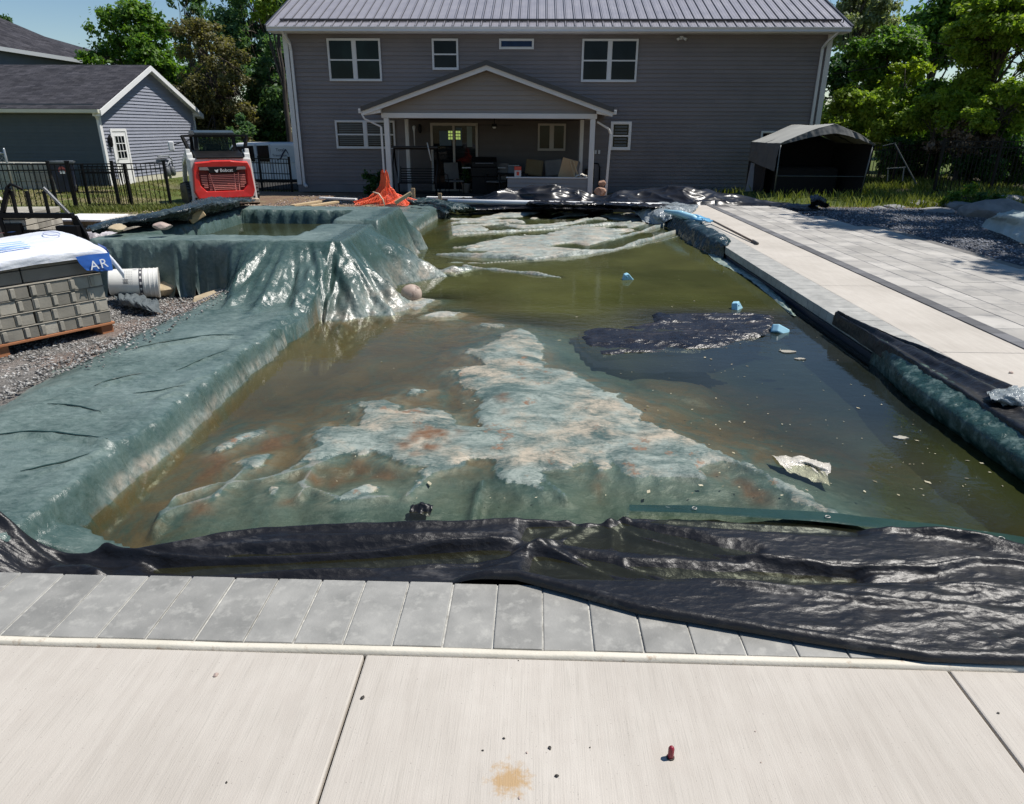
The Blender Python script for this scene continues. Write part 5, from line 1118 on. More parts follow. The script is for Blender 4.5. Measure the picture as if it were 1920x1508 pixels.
# ================================================================== THE GREY HOUSE
def m_metal_roof(name, c=(.20, .195, .215)):
    return mk(name, c, tuple(q*1.15 for q in c), rough=.42, scale=2, metal=.25, tone=.1)
M_ROOF = mk('metal_roof', (.30, .29, .315), (.34, .33, .355), rough=.40, scale=2, metal=.15, tone=.85); M_ROOFD = mk('dark_trim_metal', (.030, .030, .036), (.045, .045, .052), rough=.4)
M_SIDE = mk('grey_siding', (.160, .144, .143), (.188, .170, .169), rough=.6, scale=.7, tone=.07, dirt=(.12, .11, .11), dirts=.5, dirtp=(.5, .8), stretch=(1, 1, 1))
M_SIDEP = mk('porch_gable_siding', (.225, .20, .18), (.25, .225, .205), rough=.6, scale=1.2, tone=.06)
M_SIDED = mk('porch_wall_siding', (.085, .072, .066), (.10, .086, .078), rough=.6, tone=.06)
def house():
    th = empty('grey_house', (.5, 25.5, -.5), 0, label='large two storey grey vinyl sided house with ribbed metal roof and gabled back porch', cat='house')
    bx = lambda mb, x0, x1, y0, y1, z0, z1, t=.5: mb.box(x0-.5, x1-.5, y0-25.5, y1-25.5, z0+.5, z1+.5, t)
    o = lambda x, y, z: (x-.5, y-25.5, z+.5)
    X0, X1, YF = -8.42, 9.52, 25.5
    ZE = 4.46
    mb = MB(); siding(mb, X0+.12-.5, X1-.12-.5, .22, ZE+.5, 0, course=.128)
    bx(mb, X0, X1, 25.51, 34.4, -.55, ZE, .5)
    mb.build('wall', M_SIDE, th, fix=False)
    mb = MB(); bx(mb, X0-.005, X1+.005, 25.47, 25.52, -.55, -.29); mb.build('foundation', mk('foundation', (.14, .14, .15), (.18, .18, .19)), th)
    for x in (X0, X1-.14):
        mb = MB(); bx(mb, x-.01, x+.15, 25.44, 25.60, -.30, ZE); mb.build('corner_trim', M_WHITE, th)
    # fascia, soffit, gutter
    mb = MB(); bx(mb, X0-.30, X1+.32, 24.98, 25.02, ZE-.02, ZE+.10); bx(mb, X0-.30, X1+.32, 25.02, 25.48, ZE-.012, ZE+.008); mb.build('soffit', M_WHITE, th)
    mb = MB(); pr = [(24.84, .0), (24.98, .0), (24.98, .13), (24.82, .13), (24.82, .115), (24.85, .06)]
    mb.prism([(a-25.5, ZE+.5+b_) for a, b_ in pr], X0-.30-.5, X1+.32-.5, 'x'); mb.build('gutter', M_WHITE, th, bevel=.006)
    # roof with ribs: main part up to Y 31, lower right part to Y 27.95
    pitch = .42; ry = lambda y: ZE+.14+(y-24.88)*pitch
    rf = MB()
    def plane(x0, x1, ye):
        a, b_ = ry(24.88), ry(ye)
        rf.add([o(x0, 24.88, a), o(x1, 24.88, a), o(x1, ye, b_), o(x0, ye, b_), o(x0, 24.88, a-.05), o(x1, 24.88, a-.05), o(x1, ye, b_-.05), o(x0, ye, b_-.05)], [(0, 1, 2, 3), (7, 6, 5, 4), (0, 4, 5, 1), (1, 5, 6, 2), (2, 6, 7, 3), (3, 7, 4, 0)], .5)
        rf.add([o(x0, ye, b_), o(x1, ye, b_), o(x1, 2*ye-24.88, a), o(x0, 2*ye-24.88, a)], [(0, 1, 2, 3)])
    plane(-8.75, 4.55, 30.6); plane(4.56, 9.86, 27.95)
    n = int((9.86+8.75)/.30)
    for k in range(n+1):
        x = -8.72+k*.30; ye = 30.6 if x < 4.55 else 27.95
        if x > 9.84: break
        rf.bar(o(x, 24.87, ry(24.87)+.010), o(x, ye, ry(ye)+.010), .034, .045, .42); rf.bar(o(x-.03, 24.875, ry(24.875)+.001), o(x-.03, ye, ry(ye)+.001), .022, .006, .0); rf.bar(o(x+.03, 24.875, ry(24.875)+.001), o(x+.03, ye, ry(ye)+.001), .022, .006, .0)
        for off in (.10, .20):
            if x+off < 9.8: rf.bar(o(x+off, 24.9, ry(24.9)+.001), o(x+off, ye, ry(ye)+.001), .02, .009, .5)
    ro = rf.build('roof', M_ROOF, th, fix=False)
    mb = MB(); mb.bar(o(4.5, 27.95, ry(27.95)+.02), o(9.9, 27.95, ry(27.95)+.02), .16, .05); mb.bar(o(9.86, 24.86, ry(24.86)+.0), o(9.86, 27.98, ry(27.98)+.0), .05, .09); mb.bar(o(-8.76, 24.86, ry(24.86)), o(-8.76, 30.6, ry(30.6)), .05, .08); mb.bar(o(-8.76, 24.865, ry(24.86)-.035), o(9.88, 24.865, ry(24.86)-.035), .02, .05)
    mb.build('roof_trim', M_ROOFD, ro)
    # snow guard: two rails on brackets
    mb = MB(); y_ = 25.28
    mb.bar(o(-8.4, y_, ry(y_)+.085), o(9.65, y_, ry(y_)+.085), .03, .035); mb.bar(o(-8.4, y_+.05, ry(y_)+.05), o(9.65, y_+.05, ry(y_)+.05), .03, .04)
    for k in range(31): x = -8.3+k*.6; mb.bar(o(x, y_, ry(y_)), o(x, y_, ry(y_)+.09), .02, .05)
    mb.build('snow_guard', mk('guard_metal', (.07, .065, .075), (.10, .09, .10), rough=.4), ro)
    mb = MB(); q = (3.0, 28.3); mb.tube([o(q[0]-.3, q[1], ry(q[1])-.05), o(q[0]-.3, q[1], ry(q[1])+.22)], .035, 10); mb.build('vent_pipe', M_ROOFD, ro, smooth=True)
    # windows
    w1 = window(th, -6.92-.5, -5.24-.5, 3.08+.5, 4.27+.5, 0, units=2, shade='blind', glass=M_GLASSG)
    cm = mk('curtain_white', (.10, .11, .12), (.15, .16, .17))
    for cx_ in (-6.62, -5.66):
        mb = MB(); mb.prism([(cx_-.5-.14, 3.62), (cx_-.5+.16, 3.62), (cx_-.5+.10, 3.95), (cx_-.5+.0, 4.10), (cx_-.5-.10, 3.98)], -.0435, -.0425, 'y'); mb.build('curtain', cm, w1)
    window(th, -3.44-.5, -2.66-.5, 3.43+.5, 4.27+.5, 0, units=1); window(th, -1.22-.5, -.17-.5, 4.05+.5, 4.27+.5, 0, kind='fixed', glass=m_glass('window_glass_blue', (.006, .018, .06)))
    window(th, 1.50-.5, 3.24-.5, 3.08+.5, 4.27+.5, 0, units=2)
    w2 = window(th, -6.87-.5, -4.9-.5, .95+.5, 1.77+.5, 0, units=2, glass=M_GLASS); shutters(w2, -6.80-.5, -5.98-.5, 1.02+.5, 1.72+.5, 0, 12); shutters(w2, -5.80-.5, -4.98-.5, 1.02+.5, 1.72+.5, 0, 12)
    w3 = window(th, 2.60-.5, 3.16-.5, .98+.5, 1.75+.5, 0, units=1, glass=M_GLASSG, fw=.07, mat=M_WHITE2); shutters(w3, 2.67-.5, 3.09-.5, 1.02+.5, 1.70+.5, 0, 7)
    window(th, 7.66-.5, 8.5-.5, .75+.5, 1.50+.5, 0, units=1)
    mb = MB(); 
    for (xa, za) in ((2.02, 4.02), (2.12, 4.03)): mb.tube([o(xa, 25.47, za), o(xa, 25.465, za)], .035, 10)
    lm, nt, b = nodes_of('bulb_glow'); b.inputs['Emission Color'].default_value = (1, .95, .85, 1); b.inputs['Emission Strength'].default_value = 1.6; mb.build('lit_ceiling_bulb', lm, th)
    # downspouts
    downspout(th, [o(-8.25, 24.9, ZE+.02), o(-8.17, 25.30, ZE-.28), o(-8.17, 25.40, ZE-.5), o(-8.17, 25.40, -.28), o(-8.05, 25.25, -.36)], .085)
    downspout(th, [o(9.50, 24.9, ZE+.02), o(9.28, 25.25, ZE-.26), o(9.22, 25.40, ZE-.42), o(9.22, 25.40, -.30)], .085)
    # flood light under the eave
    mb = MB(); mb.box(*[v_ for v_ in (4.66-.5-.05, 4.66-.5+.05, -.06, -.01, ZE+.5-.16, ZE+.5-.06)]); fl_ = mb.build('floodlight', M_WHITE, th)
    for sx in (-.09, .09): mb = MB(); mb.tube([o(4.66+sx*.6, 25.42, ZE-.12), o(4.66+sx*1.5, 25.32, ZE-.17)], [.03, .05], 10); mb.build('lamp_head', M_WHITE, fl_, smooth=True)
    mb = MB(); bx(mb, 2.62, 2.74, 25.40, 25.47, 2.15, 2.26); mb.build('junction_box', M_SIDE, th)
    # meter and conduits right of the porch
    mb = MB(); mb.tube([o(2.22, 25.40, -.3), o(2.22, 25.40, .35), o(2.15, 25.40, .47), o(1.98, 25.40, .47), o(1.9, 25.40, .38), o(1.9, 25.4, -.3)], .022, 8); mb.build('conduit', M_BM, th, smooth=True)
    mb = MB(); bx(mb, 1.72, 2.02, 25.30, 25.47, -.2, .30); mb.build('utility_box', M_BM, th)
    for k, x_ in enumerate((1.86, 2.02, 2.14)): mb = MB(); bx(mb, x_, x_+.07, 25.44, 25.475, .78, .90); mb.build('outlet_cover', M_WHITE, th)
    # ---- porch
    YP = 22.3; BX0, BX1 = -4.60, 1.76; ZB = 1.86; AX = -1.46; AZ = 3.25; EX0, EX1 = -5.14, 2.22; EZ = 2.03
    sl_ = (AZ-EZ)/((EX1-EX0)/2)
    def gz(x, d=0): return AZ-abs(x-(EX0+EX1)/2)*sl_+d
    cx_ = (EX0+EX1)/2
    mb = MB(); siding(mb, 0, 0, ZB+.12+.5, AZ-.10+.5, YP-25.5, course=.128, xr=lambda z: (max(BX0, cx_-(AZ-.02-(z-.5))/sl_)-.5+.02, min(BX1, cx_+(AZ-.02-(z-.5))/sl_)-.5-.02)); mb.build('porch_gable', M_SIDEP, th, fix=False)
    mb = MB(); bx(mb, BX0-.03, BX1+.03, YP-.06, YP+.12, ZB, ZB+.14); bx(mb, BX0-.02, BX0+.12, YP+.13, 25.46, ZB, ZB+.13); bx(mb, BX1-.12, BX1+.02, YP+.13, 25.46, ZB, ZB+.13); mb.build('porch_beam', M_WHITE, th, bevel=.006)
    pr = MB()
    for s_ in (-1, 1):
        xe = EX0 if s_ < 0 else EX1
        for (y0, y1, d0, d1) in ((YP-.34, 25.46, .05, .10),):
            pr.add([o(cx_, y0, AZ+d0), o(xe, y0, EZ+d0), o(xe, y1, EZ+d0), o(cx_, y1, AZ+d0), o(cx_, y0, AZ+d1), o(xe, y0, EZ+d1), o(xe, y1, EZ+d1), o(cx_, y1, AZ+d1)], [(0, 1, 2, 3), (4, 7, 6, 5), (0, 4, 5, 1), (1, 5, 6, 2), (2, 6, 7, 3)])
    po = pr.build('porch_roof', M_ROOF, th)
    mb = MB()
    for s_ in (-1, 1):
        xe = EX0-.03 if s_ < 0 else EX1+.03; mb.add([o(cx_, YP-.37, AZ+.02), o(xe, YP-.37, EZ+.0), o(xe, YP-.37, EZ+.13), o(cx_, YP-.37, AZ+.15), o(cx_, YP-.335, AZ+.02), o(xe, YP-.335, EZ+.0), o(xe, YP-.335, EZ+.13), o(cx_, YP-.335, AZ+.15)], [(0, 1, 2, 3), (7, 6, 5, 4), (0, 4, 5, 1), (1, 5, 6, 2), (2, 6, 7, 3), (3, 7, 4, 0)])
        for k in range(24):      # rib ends on the rake trim
            pass
    mb.build('rake_trim', M_ROOFD, po)
    mb = MB()
    for s_ in (-1, 1):
        xe = EX0 if s_ < 0 else EX1; mb.add([o(cx_, YP-.32, AZ-.11), o(xe, YP-.32, EZ-.11), o(xe, YP-.32, EZ+.045), o(cx_, YP-.32, AZ+.045), o(cx_, YP-.28, AZ-.11), o(xe, YP-.28, EZ-.11), o(xe, YP-.28, EZ+.045), o(cx_, YP-.28, AZ+.045)], [(0, 1, 2, 3), (7, 6, 5, 4), (0, 4, 5, 1), (1, 5, 6, 2), (2, 6, 7, 3), (3, 7, 4, 0)])
        xb = BX0 if s_ < 0 else BX1
        mb.prism([(xe-.5, EZ-.11+.5), (xe-.5, EZ+.03+.5), (xb-.5, gz(xb)-.0+.5), (xb-.5, ZB+.14+.5)] if s_ < 0 else [(xb-.5, ZB+.14+.5), (xb-.5, gz(xb)+.5), (xe-.5, EZ+.03+.5), (xe-.5, EZ-.11+.5)], YP-25.5-.275, YP-25.5-.02, 'y')
    mb.build('porch_fascia', M_WHITE, po)
    for xe, s_ in ((EX0, -1), (EX1, 1)): mb = MB(); mb.box(xe-.5-(.11 if s_ < 0 else -.0), xe-.5+(.0 if s_ < 0 else .11), YP-25.5-.34, -.05, EZ+.5-.05, EZ+.5+.07); mb.build('porch_gutter', M_WHITE, po, bevel=.01)
    for (x, y) in ((BX0+.03, YP), (BX1-.16, YP)):
        mb = MB(); bx(mb, x, x+.15, y-.05, y+.1, -.5, ZB-.003); bx(mb, x-.02, x+.17, y-.07, y+.12, -.5, -.38); mb.build('porch_post', M_WHITE, th, bevel=.008)
    for (x, y) in ((BX0+.25, 24.6), (BX1-.32, 24.6)):
        mb = MB(); bx(mb, x, x+.12, y-.05, y+.08, -.5, ZB-.003); mb.build('porch_post', M_WHITE, th, bevel=.006)
    downspout(th, [o(EX0-.03, YP-.30, EZ-.05), o(EX0+.05, YP-.28, EZ-.2), o(BX0-.06, YP-.04, EZ-.42), o(BX0-.06, YP-.0, -.3)], .06)
    downspout(th, [o(BX1+.05, YP+.1, ZB-.08), o(BX1+.42, YP+.15, ZB-.28), o(BX1+.48, YP+.18, ZB-.42), o(BX1+.42, YP+.18, -.42)], .07)
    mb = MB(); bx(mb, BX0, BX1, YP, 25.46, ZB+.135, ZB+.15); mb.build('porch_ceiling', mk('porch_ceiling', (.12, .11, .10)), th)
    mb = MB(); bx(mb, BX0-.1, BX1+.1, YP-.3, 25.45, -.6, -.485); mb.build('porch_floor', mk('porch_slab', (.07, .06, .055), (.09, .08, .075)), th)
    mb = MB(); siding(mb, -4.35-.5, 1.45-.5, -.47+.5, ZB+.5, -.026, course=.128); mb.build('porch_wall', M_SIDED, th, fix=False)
    # sliding door
    dx0, dx1, dz0, dz1 = -3.55, -2.08, -.42, 1.66; y_ = -.045
    mb = MB(); 
    for b_ in ((dx0-.08, dx0, dz0, dz1), (dx1, dx1+.08, dz0, dz1), (dx0-.08, dx1+.08, dz1, dz1+.09), (-2.87, -2.79, dz0, dz1), (dx0-.08, dx1+.08, dz0-.06, dz0)): mb.box(b_[0]-.5, b_[1]-.5, y_-.06, y_, b_[2]+.5, b_[3]+.5)
    do = mb.build('sliding_door', mk('almond_trim', (.34, .31, .265), (.38, .345, .30), rough=.5), th)
    mb = MB(); mb.box(dx0-.5, dx1-.5, y_-.012, y_-.008, dz0+.5, dz1+.5); mb.build('pane', M_GLASS, do)
    mb = MB(); mb.box(-3.33-.5, -2.92-.5, y_-.016, y_-.0135, 1.02+.5, 1.5+.5); mb.box(-2.76-.5, -2.55-.5, y_-.016, y_-.0135, 1.02+.5, 1.6+.5); mb.build('curtain', mk('teal_curtain', (.02, .055, .085), (.03, .07, .10), rough=.4), do)
    lit, nt, b = nodes_of('daylit_far_window'); b.inputs['Base Color'].default_value = (.3, .4, .1, 1); b.inputs['Emission Color'].default_value = (.45, .60, .16, 1); b.inputs['Emission Strength'].default_value = .55  # emission stands in for daylight showing through a far window
    mb = MB()
    for i in range(2):
        for k in range(3):
            for xs_ in (-3.02, -2.76): mb.box(xs_+i*.085-.5, xs_+i*.085+.07-.5, y_-.019, y_-.0165, 1.22+k*.1+.5, 1.22+k*.1+.075+.5)
    mb.build('far_window_glow', lit, do)
    mb = MB(); mb.box(-2.38-.5, -2.20-.5, y_-.018, y_-.0135, .98+.5, 1.64+.5); mb.build('light_curtain', mk('pale_curtain', (.15, .19, .18)), do)
    wd3 = window(th, .10-.5, .96-.5, .92+.5, 1.70+.5, -.03, kind='casement', units=2, glass=M_GLASSG, mat=bpy.data.materials['almond_trim'])
    # wall lamp and fan
    mb = MB(); mb.tube([o(-3.98, 25.36, 1.42), o(-3.98, 25.36, 1.50), o(-3.98, 25.36, 1.66), o(-3.98, 25.36, 1.70)], [.03, .06, .05, .02], 10); mb.build('wall_lantern', M_BM, th, smooth=True)
    mb = MB(); cxf, cyf, czf = -1.35, 23.9, 1.66
    mb.tube([o(cxf, cyf, ZB+.13), o(cxf, cyf, czf+.05)], .015, 8); mb.tube([o(cxf, cyf, czf+.06), o(cxf, cyf, czf-.03)], [.08, .10], 14)
    for k in range(5):
        a = k*2*math.pi/5+.3; mb.bar(o(cxf+.1*math.cos(a), cyf+.1*math.sin(a), czf+.02), o(cxf+.62*math.cos(a), cyf+.62*math.sin(a), czf+.02), .12, .012)
    fn = mb.build('ceiling_fan', M_BM, th); mb = MB(); mb.tube([o(cxf, cyf, czf-.03), o(cxf, cyf, czf-.08)], [.07, .03], 12); mb.build('fan_light', mk('frosted', (.5, .5, .48)), fn, smooth=True)
    # knee wall along the right front of the porch
    mb = MB(); siding(mb, -.86-.5, 1.60-.5, .02, .66, YP-25.5+.03, course=.128); bx(mb, -.86, 1.60, YP+.035, YP+.16, -.5, .16); mb.build('knee_wall', mk('knee_siding', (.20, .20, .205), (.22, .22, .225), rough=.6, tone=.06), th, fix=False)
    mb = MB(); bx(mb, -.9, 1.62, YP-.01, YP+.20, .165, .20); mb.build('knee_wall_cap', M_WHITE, th, bevel=.004)
house()
# ------------------------------------------------ things on the porch
M_RED = mk('box_red', (.45, .05, .03), rough=.5); M_CARD = mk('cardboard', (.36, .25, .14), (.44, .32, .19), rough=.8); M_CUSH = mk('grey_cushion', (.13, .125, .12), (.19, .18, .17), rough=.9, bmp=.3)
def swing():
    th = empty('porch_swing', (-3.85, 23.5, -.49), 0, label='black metal porch swing bench hanging in a bent tube frame by the left porch post', cat='swing')
    for s_ in (-1, 1):
        x = .68*s_; mb = MB(); mb.tube([(x, -.45, 0), (x, -.42, .5), (x*1.06, -.25, .95), (x*1.02, 0, 1.46), (x*1.06, .25, .95), (x, .42, .5), (x, .45, 0)], .025, 8); mb.build('frame_leg', M_BM, th, smooth=True)
    mb = MB(); mb.tube([(-.72, 0, 1.46), (.72, 0, 1.46)], .028, 8); mb.build('top_bar', M_BM, th, smooth=True); mb = MB(); mb.tube([(-.68, -.3, .12), (.68, -.3, .12)], .02, 8); mb.build('foot_bar', M_BM, th, smooth=True)
    mb = MB(); mb.box(-.75, .75, -.35, .35, 1.48, 1.53); mb.build('canopy', mk('canopy_cloth', (.03, .03, .032)), th, bevel=.02)
    mb = MB()
    for k in range(6): mb.bar((-.55, .12+.02*k, .46+k*.075), (.55, .12+.02*k, .46+k*.075), .03, .035)
    for x in (-.55, .55): mb.bar((x, .1, .42), (x, .24, .90), .03, .03)
    mb.build('backrest', M_BM, th)
    mb = MB()
    for k in range(6): mb.bar((-.55, -.32+k*.08, .42), (.55, -.32+k*.08, .42), .05, .02)
    mb.bar((-.56, -.34, .40), (-.56, .12, .40), .03); mb.bar((.56, -.34, .40), (.56, .12, .40), .03); mb.build('seat', M_BM, th)
    for x in (-.56, .56):
        mb = MB(); mb.tube([(x, -.3, .42), (x, 0, 1.45)], .008, 6); mb.build('chain', mk('chain_grey', (.3, .3, .3), metal=.6, rough=.4) if 'chain_grey' not in bpy.data.materials else bpy.data.materials['chain_grey'], th)
swing()
def patio_chair(x, y, rz, label):
    th = empty('patio_chair', (x, y, -.485), rz, label=label, cat='chair')
    mb = MB(); mb.box(-.26, .26, -.26, .24, .38, .43); mb.build('seat', M_CUSH, th, bevel=.02)
    mb = MB(); mb.add([(-.25, .20, .45), (.25, .20, .45), (.25, .34, .98), (-.25, .34, .98), (-.25, .26, .45), (.25, .26, .45), (.25, .39, .98), (-.25, .39, .98)], [(0, 1, 2, 3), (7, 6, 5, 4), (0, 4, 5, 1), (1, 5, 6, 2), (2, 6, 7, 3), (3, 7, 4, 0)]); mb.build('backrest', M_CUSH, th, bevel=.02)
    for sx in (-1, 1):
        for sy in (-1, 1): mb = MB(); mb.tube([(.26*sx, .24*sy, 0), (.25*sx, .22*sy, .40)], .015, 6); mb.build('leg', M_BM, th)
        mb = MB(); mb.tube([(.27*sx, -.26, .38), (.29*sx, -.22, .62), (.28*sx, .26, .64)], .018, 6); mb.build('armrest', M_BM, th)
patio_chair(-2.75, 24.5, .4, 'dark cushioned patio chair in front of the sliding glass door'); patio_chair(-1.3, 24.4, -.5, 'dark patio chair beside the grill in the porch shade')
# grill with raised lid
th = empty('grill', (-1.75, 24.75, -.485), .1, label='black barbecue grill with silver handle against the porch back wall', cat='grill')
mb = MB(); mb.box(-.45, .45, -.28, .28, .55, .85); mb.build('firebox', M_BM, th, bevel=.02)
mb = MB(); mb.prism([(-.28, .86), (.28, .86), (.28, 1.05), (.1, 1.17), (-.1, 1.17), (-.28, 1.02)], -.42, .42, 'x'); mb.build('lid', M_BM, th, bevel=.015)
mb = MB(); mb.tube([(-.3, -.32, .98), (.3, -.32, .98)], .015, 8); mb.build('lid_handle', bpy.data.materials['chain_grey'], th)
mb = MB(); mb.box(-.42, .42, -.25, .25, .0, .54); mb.build('cabinet', M_BM, th, bevel=.01)
for s_ in (-1, 1): mb = MB(); mb.box(.46*s_-.0 if s_ > 0 else -.75, .75 if s_ > 0 else -.46, -.25, .25, .82, .85); mb.build('side_shelf', mk('steel', (.25, .27, .30), metal=.7, rough=.35) if 'steel' not in bpy.data.materials else bpy.data.materials['steel'], th)
# white cooler with lid up
th = empty('cooler', (-.75, 24.3, .20), .2, label='small silver blue cooler box standing on a table in the porch', cat='cooler')
mb = MB(); mb.box(-.18, .18, -.12, .12, .0, .22); mb.build('box_body', mk('cooler_blue', (.10, .12, .14)), th, bevel=.02); mb = MB(); mb.box(-.19, .19, -.125, .125, .222, .26); mb.build('lid', bpy.data.materials['steel'], th, bevel=.01)
th = empty('patio_table', (-.75, 24.3, -.485), 0, label='black patio table carrying the cooler', cat='table')
mb = MB(); mb.box(-.5, .5, -.35, .35, .65, .68); mb.build('table_top', M_BM, th, bevel=.006)
for sx in (-1, 1):
    for sy in (-1, 1): mb = MB(); mb.box(.44*sx-.02, .44*sx+.02, .3*sy-.02, .3*sy+.02, 0, .648); mb.build('leg', M_BM, th)
# sofa with cushions, box, cardboard behind the knee wall
th = empty('outdoor_sofa', (.55, 24.1, -.485), 0, label='dark outdoor sofa piled with cushions under the porch window', cat='sofa')
mb = MB(); mb.box(-.95, .95, -.35, .35, .12, .42); mb.build('sofa_base', M_BM, th, bevel=.02)
for x in (-.62, 0, .62): mb = MB(); mb.box(x-.29, x+.29, -.30, .22, .425, .58); mb.build('cushion', M_CUSH, th, bevel=.05, seg=3)
for x, r_ in ((-.6, .1), (.05, -.1), (.6, .15)):
    mb = MB(); Mx = Matrix.Translation((x, .28, .85)) @ Matrix.Rotation(-.25, 4, 'X') @ Matrix.Rotation(r_, 4, 'Y'); mb.box(-.29, .29, -.07, .07, -.26, .26, M=Mx); mb.build('back_cushion', M_CUSH if x > -.5 else mk('brown_cushion', (.16, .11, .05), (.2, .15, .08), rough=.9), th, bevel=.05, seg=3)
th = empty('paint_box', (-.52, 22.55, .205), .1, label='small red and white carton standing on the porch knee wall', cat='carton')
th.location = (-.55, 22.42, .203)
mb = MB(); mb.box(-.10, .10, -.07, .07, 0, .19); mb.build('carton_body', mk('carton_white', (.45, .43, .42)), th, bevel=.004); mb = MB(); mb.box(-.103, .103, -.073, .073, .192, .30); mb.build('carton_top', M_RED, th, bevel=.004); mb = MB(); mb.box(-.04, .04, -.0745, -.0735, .04, .15); mb.build('carton_print', M_RED, th)
mb = MB(); Mx = Matrix.Translation((1.02, 22.75, .35)) @ Matrix.Rotation(.25, 4, 'Y') @ Matrix.Rotation(.2, 4, 'Z'); mb.box(-.28, .22, -.02, .02, -.3, .36, M=Mx); mb.build('cardboard_sheet', M_CARD, bevel=.004, label='tan cardboard sheet leaning behind the right end of the knee wall', cat='cardboard')
for k, dx in enumerate((0, .10)):
    mb = MB(); mb.bar((1.22+dx, 22.46, .20), (1.06+dx, 22.7, .66), .035, .02); mb.build('lath', M_WOOD, label='pale wooden lath leaning up by the right porch post, %s' % ('left one' if k == 0 else 'right one'), cat='lath')
sheet('white_rag', [[(1.22, 22.32, .21), (1.4, 22.32, .26), (1.58, 22.34, .21)], [(1.25, 22.42, .25), (1.42, 22.42, .30), (1.58, 22.42, .24)], [(1.25, 22.5, .21), (1.4, 22.52, .22), (1.58, 22.5, .21)]], 30, 20, mk('pale_rag', (.55, .50, .42), (.65, .6, .52)), amp=.03, freq=12, label='crumpled pale rag on the right end of the knee wall', cat='rag')
q = W(1118, 352, 22.0); rock('pot', (1.98, 22.1, -.22), .22, .2, .17, mk('terracotta', (.30, .15, .09), (.45, .30, .22), rough=.7, scale=6), 77, label='round brown clay object at the foot of the right porch post', cat='pot')
for i, (x_, z_) in enumerate(((2.05, -.02),)): rock('pot', (x_, 22.15, z_+.06), .15, .14, .10, bpy.data.materials['terracotta'], 79, label='smaller brown clay piece resting on the round one', cat='pot')
# porch patio torch and broom hung on wall
mb = MB(); mb.tube([(-4.17, 25.3, .95), (-4.17, 25.3, 1.45), (-4.17, 25.3, 1.62), (-4.17, 25.3, 1.66)], [.018, .022, .06, .02], 10); mb.build('torch_lamp', M_WHITE, smooth=True, label='slim pale torch lamp hanging on the porch wall left of the lantern', cat='torch')
mb = MB(); mb.tube([(-3.32, 23.2, .62), (-3.42, 23.15, 1.16)], .018, 8); mb.build('umbrella_pole', M_WHITE, smooth=True, label='short white pole leaning against the porch swing', cat='pole')
# flower pot plant by sliding door
th = empty('potted_plant', (-2.38, 24.9, -.485), 0, label='potted plant standing at the right half of the sliding door', cat='plant')
mb = MB(); mb.tube([(0, 0, 0), (0, 0, .28), (0, 0, .3)], [.12, .17, .18], 16); mb.build('flower_pot', mk('pot_clay', (.25, .22, .19)), th, smooth=True)
# ================================================================== GARAGE AND NEIGHBOUR
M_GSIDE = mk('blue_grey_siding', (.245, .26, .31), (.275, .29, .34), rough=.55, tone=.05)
def m_shingle():
    m_, nt, b = nodes_of('asphalt_shingle'); v = coords(nt)
    br = N(nt, 'ShaderNodeTexBrick'); br.inputs['Scale'].default_value = 1; br.inputs['Brick Width'].default_value = .30; br.inputs['Row Height'].default_value = .13; br.inputs['Mortar Size'].default_value = .006
    br.inputs['Color1'].default_value = (.028, .028, .034, 1); br.inputs['Color2'].default_value = (.062, .060, .068, 1); br.inputs['Mortar'].default_value = (.012, .012, .015, 1); L(nt, v, br.inputs['Vector'])
    L(nt, mixc(nt, 1.0, br.outputs['Color'], ramp(nt, noise(nt, v, 1.3, 5), .3, .7, (.75, .75, .75, 1), (1.35, 1.35, 1.35, 1)), 'MULTIPLY'), b.inputs['Base Color']); b.inputs['Roughness'].default_value = .95; b.inputs['Specular IOR Level'].default_value = .2
    bump(nt, b, noise(nt, v, 90, 3), .5, .01); return m_
M_SHING = m_shingle()
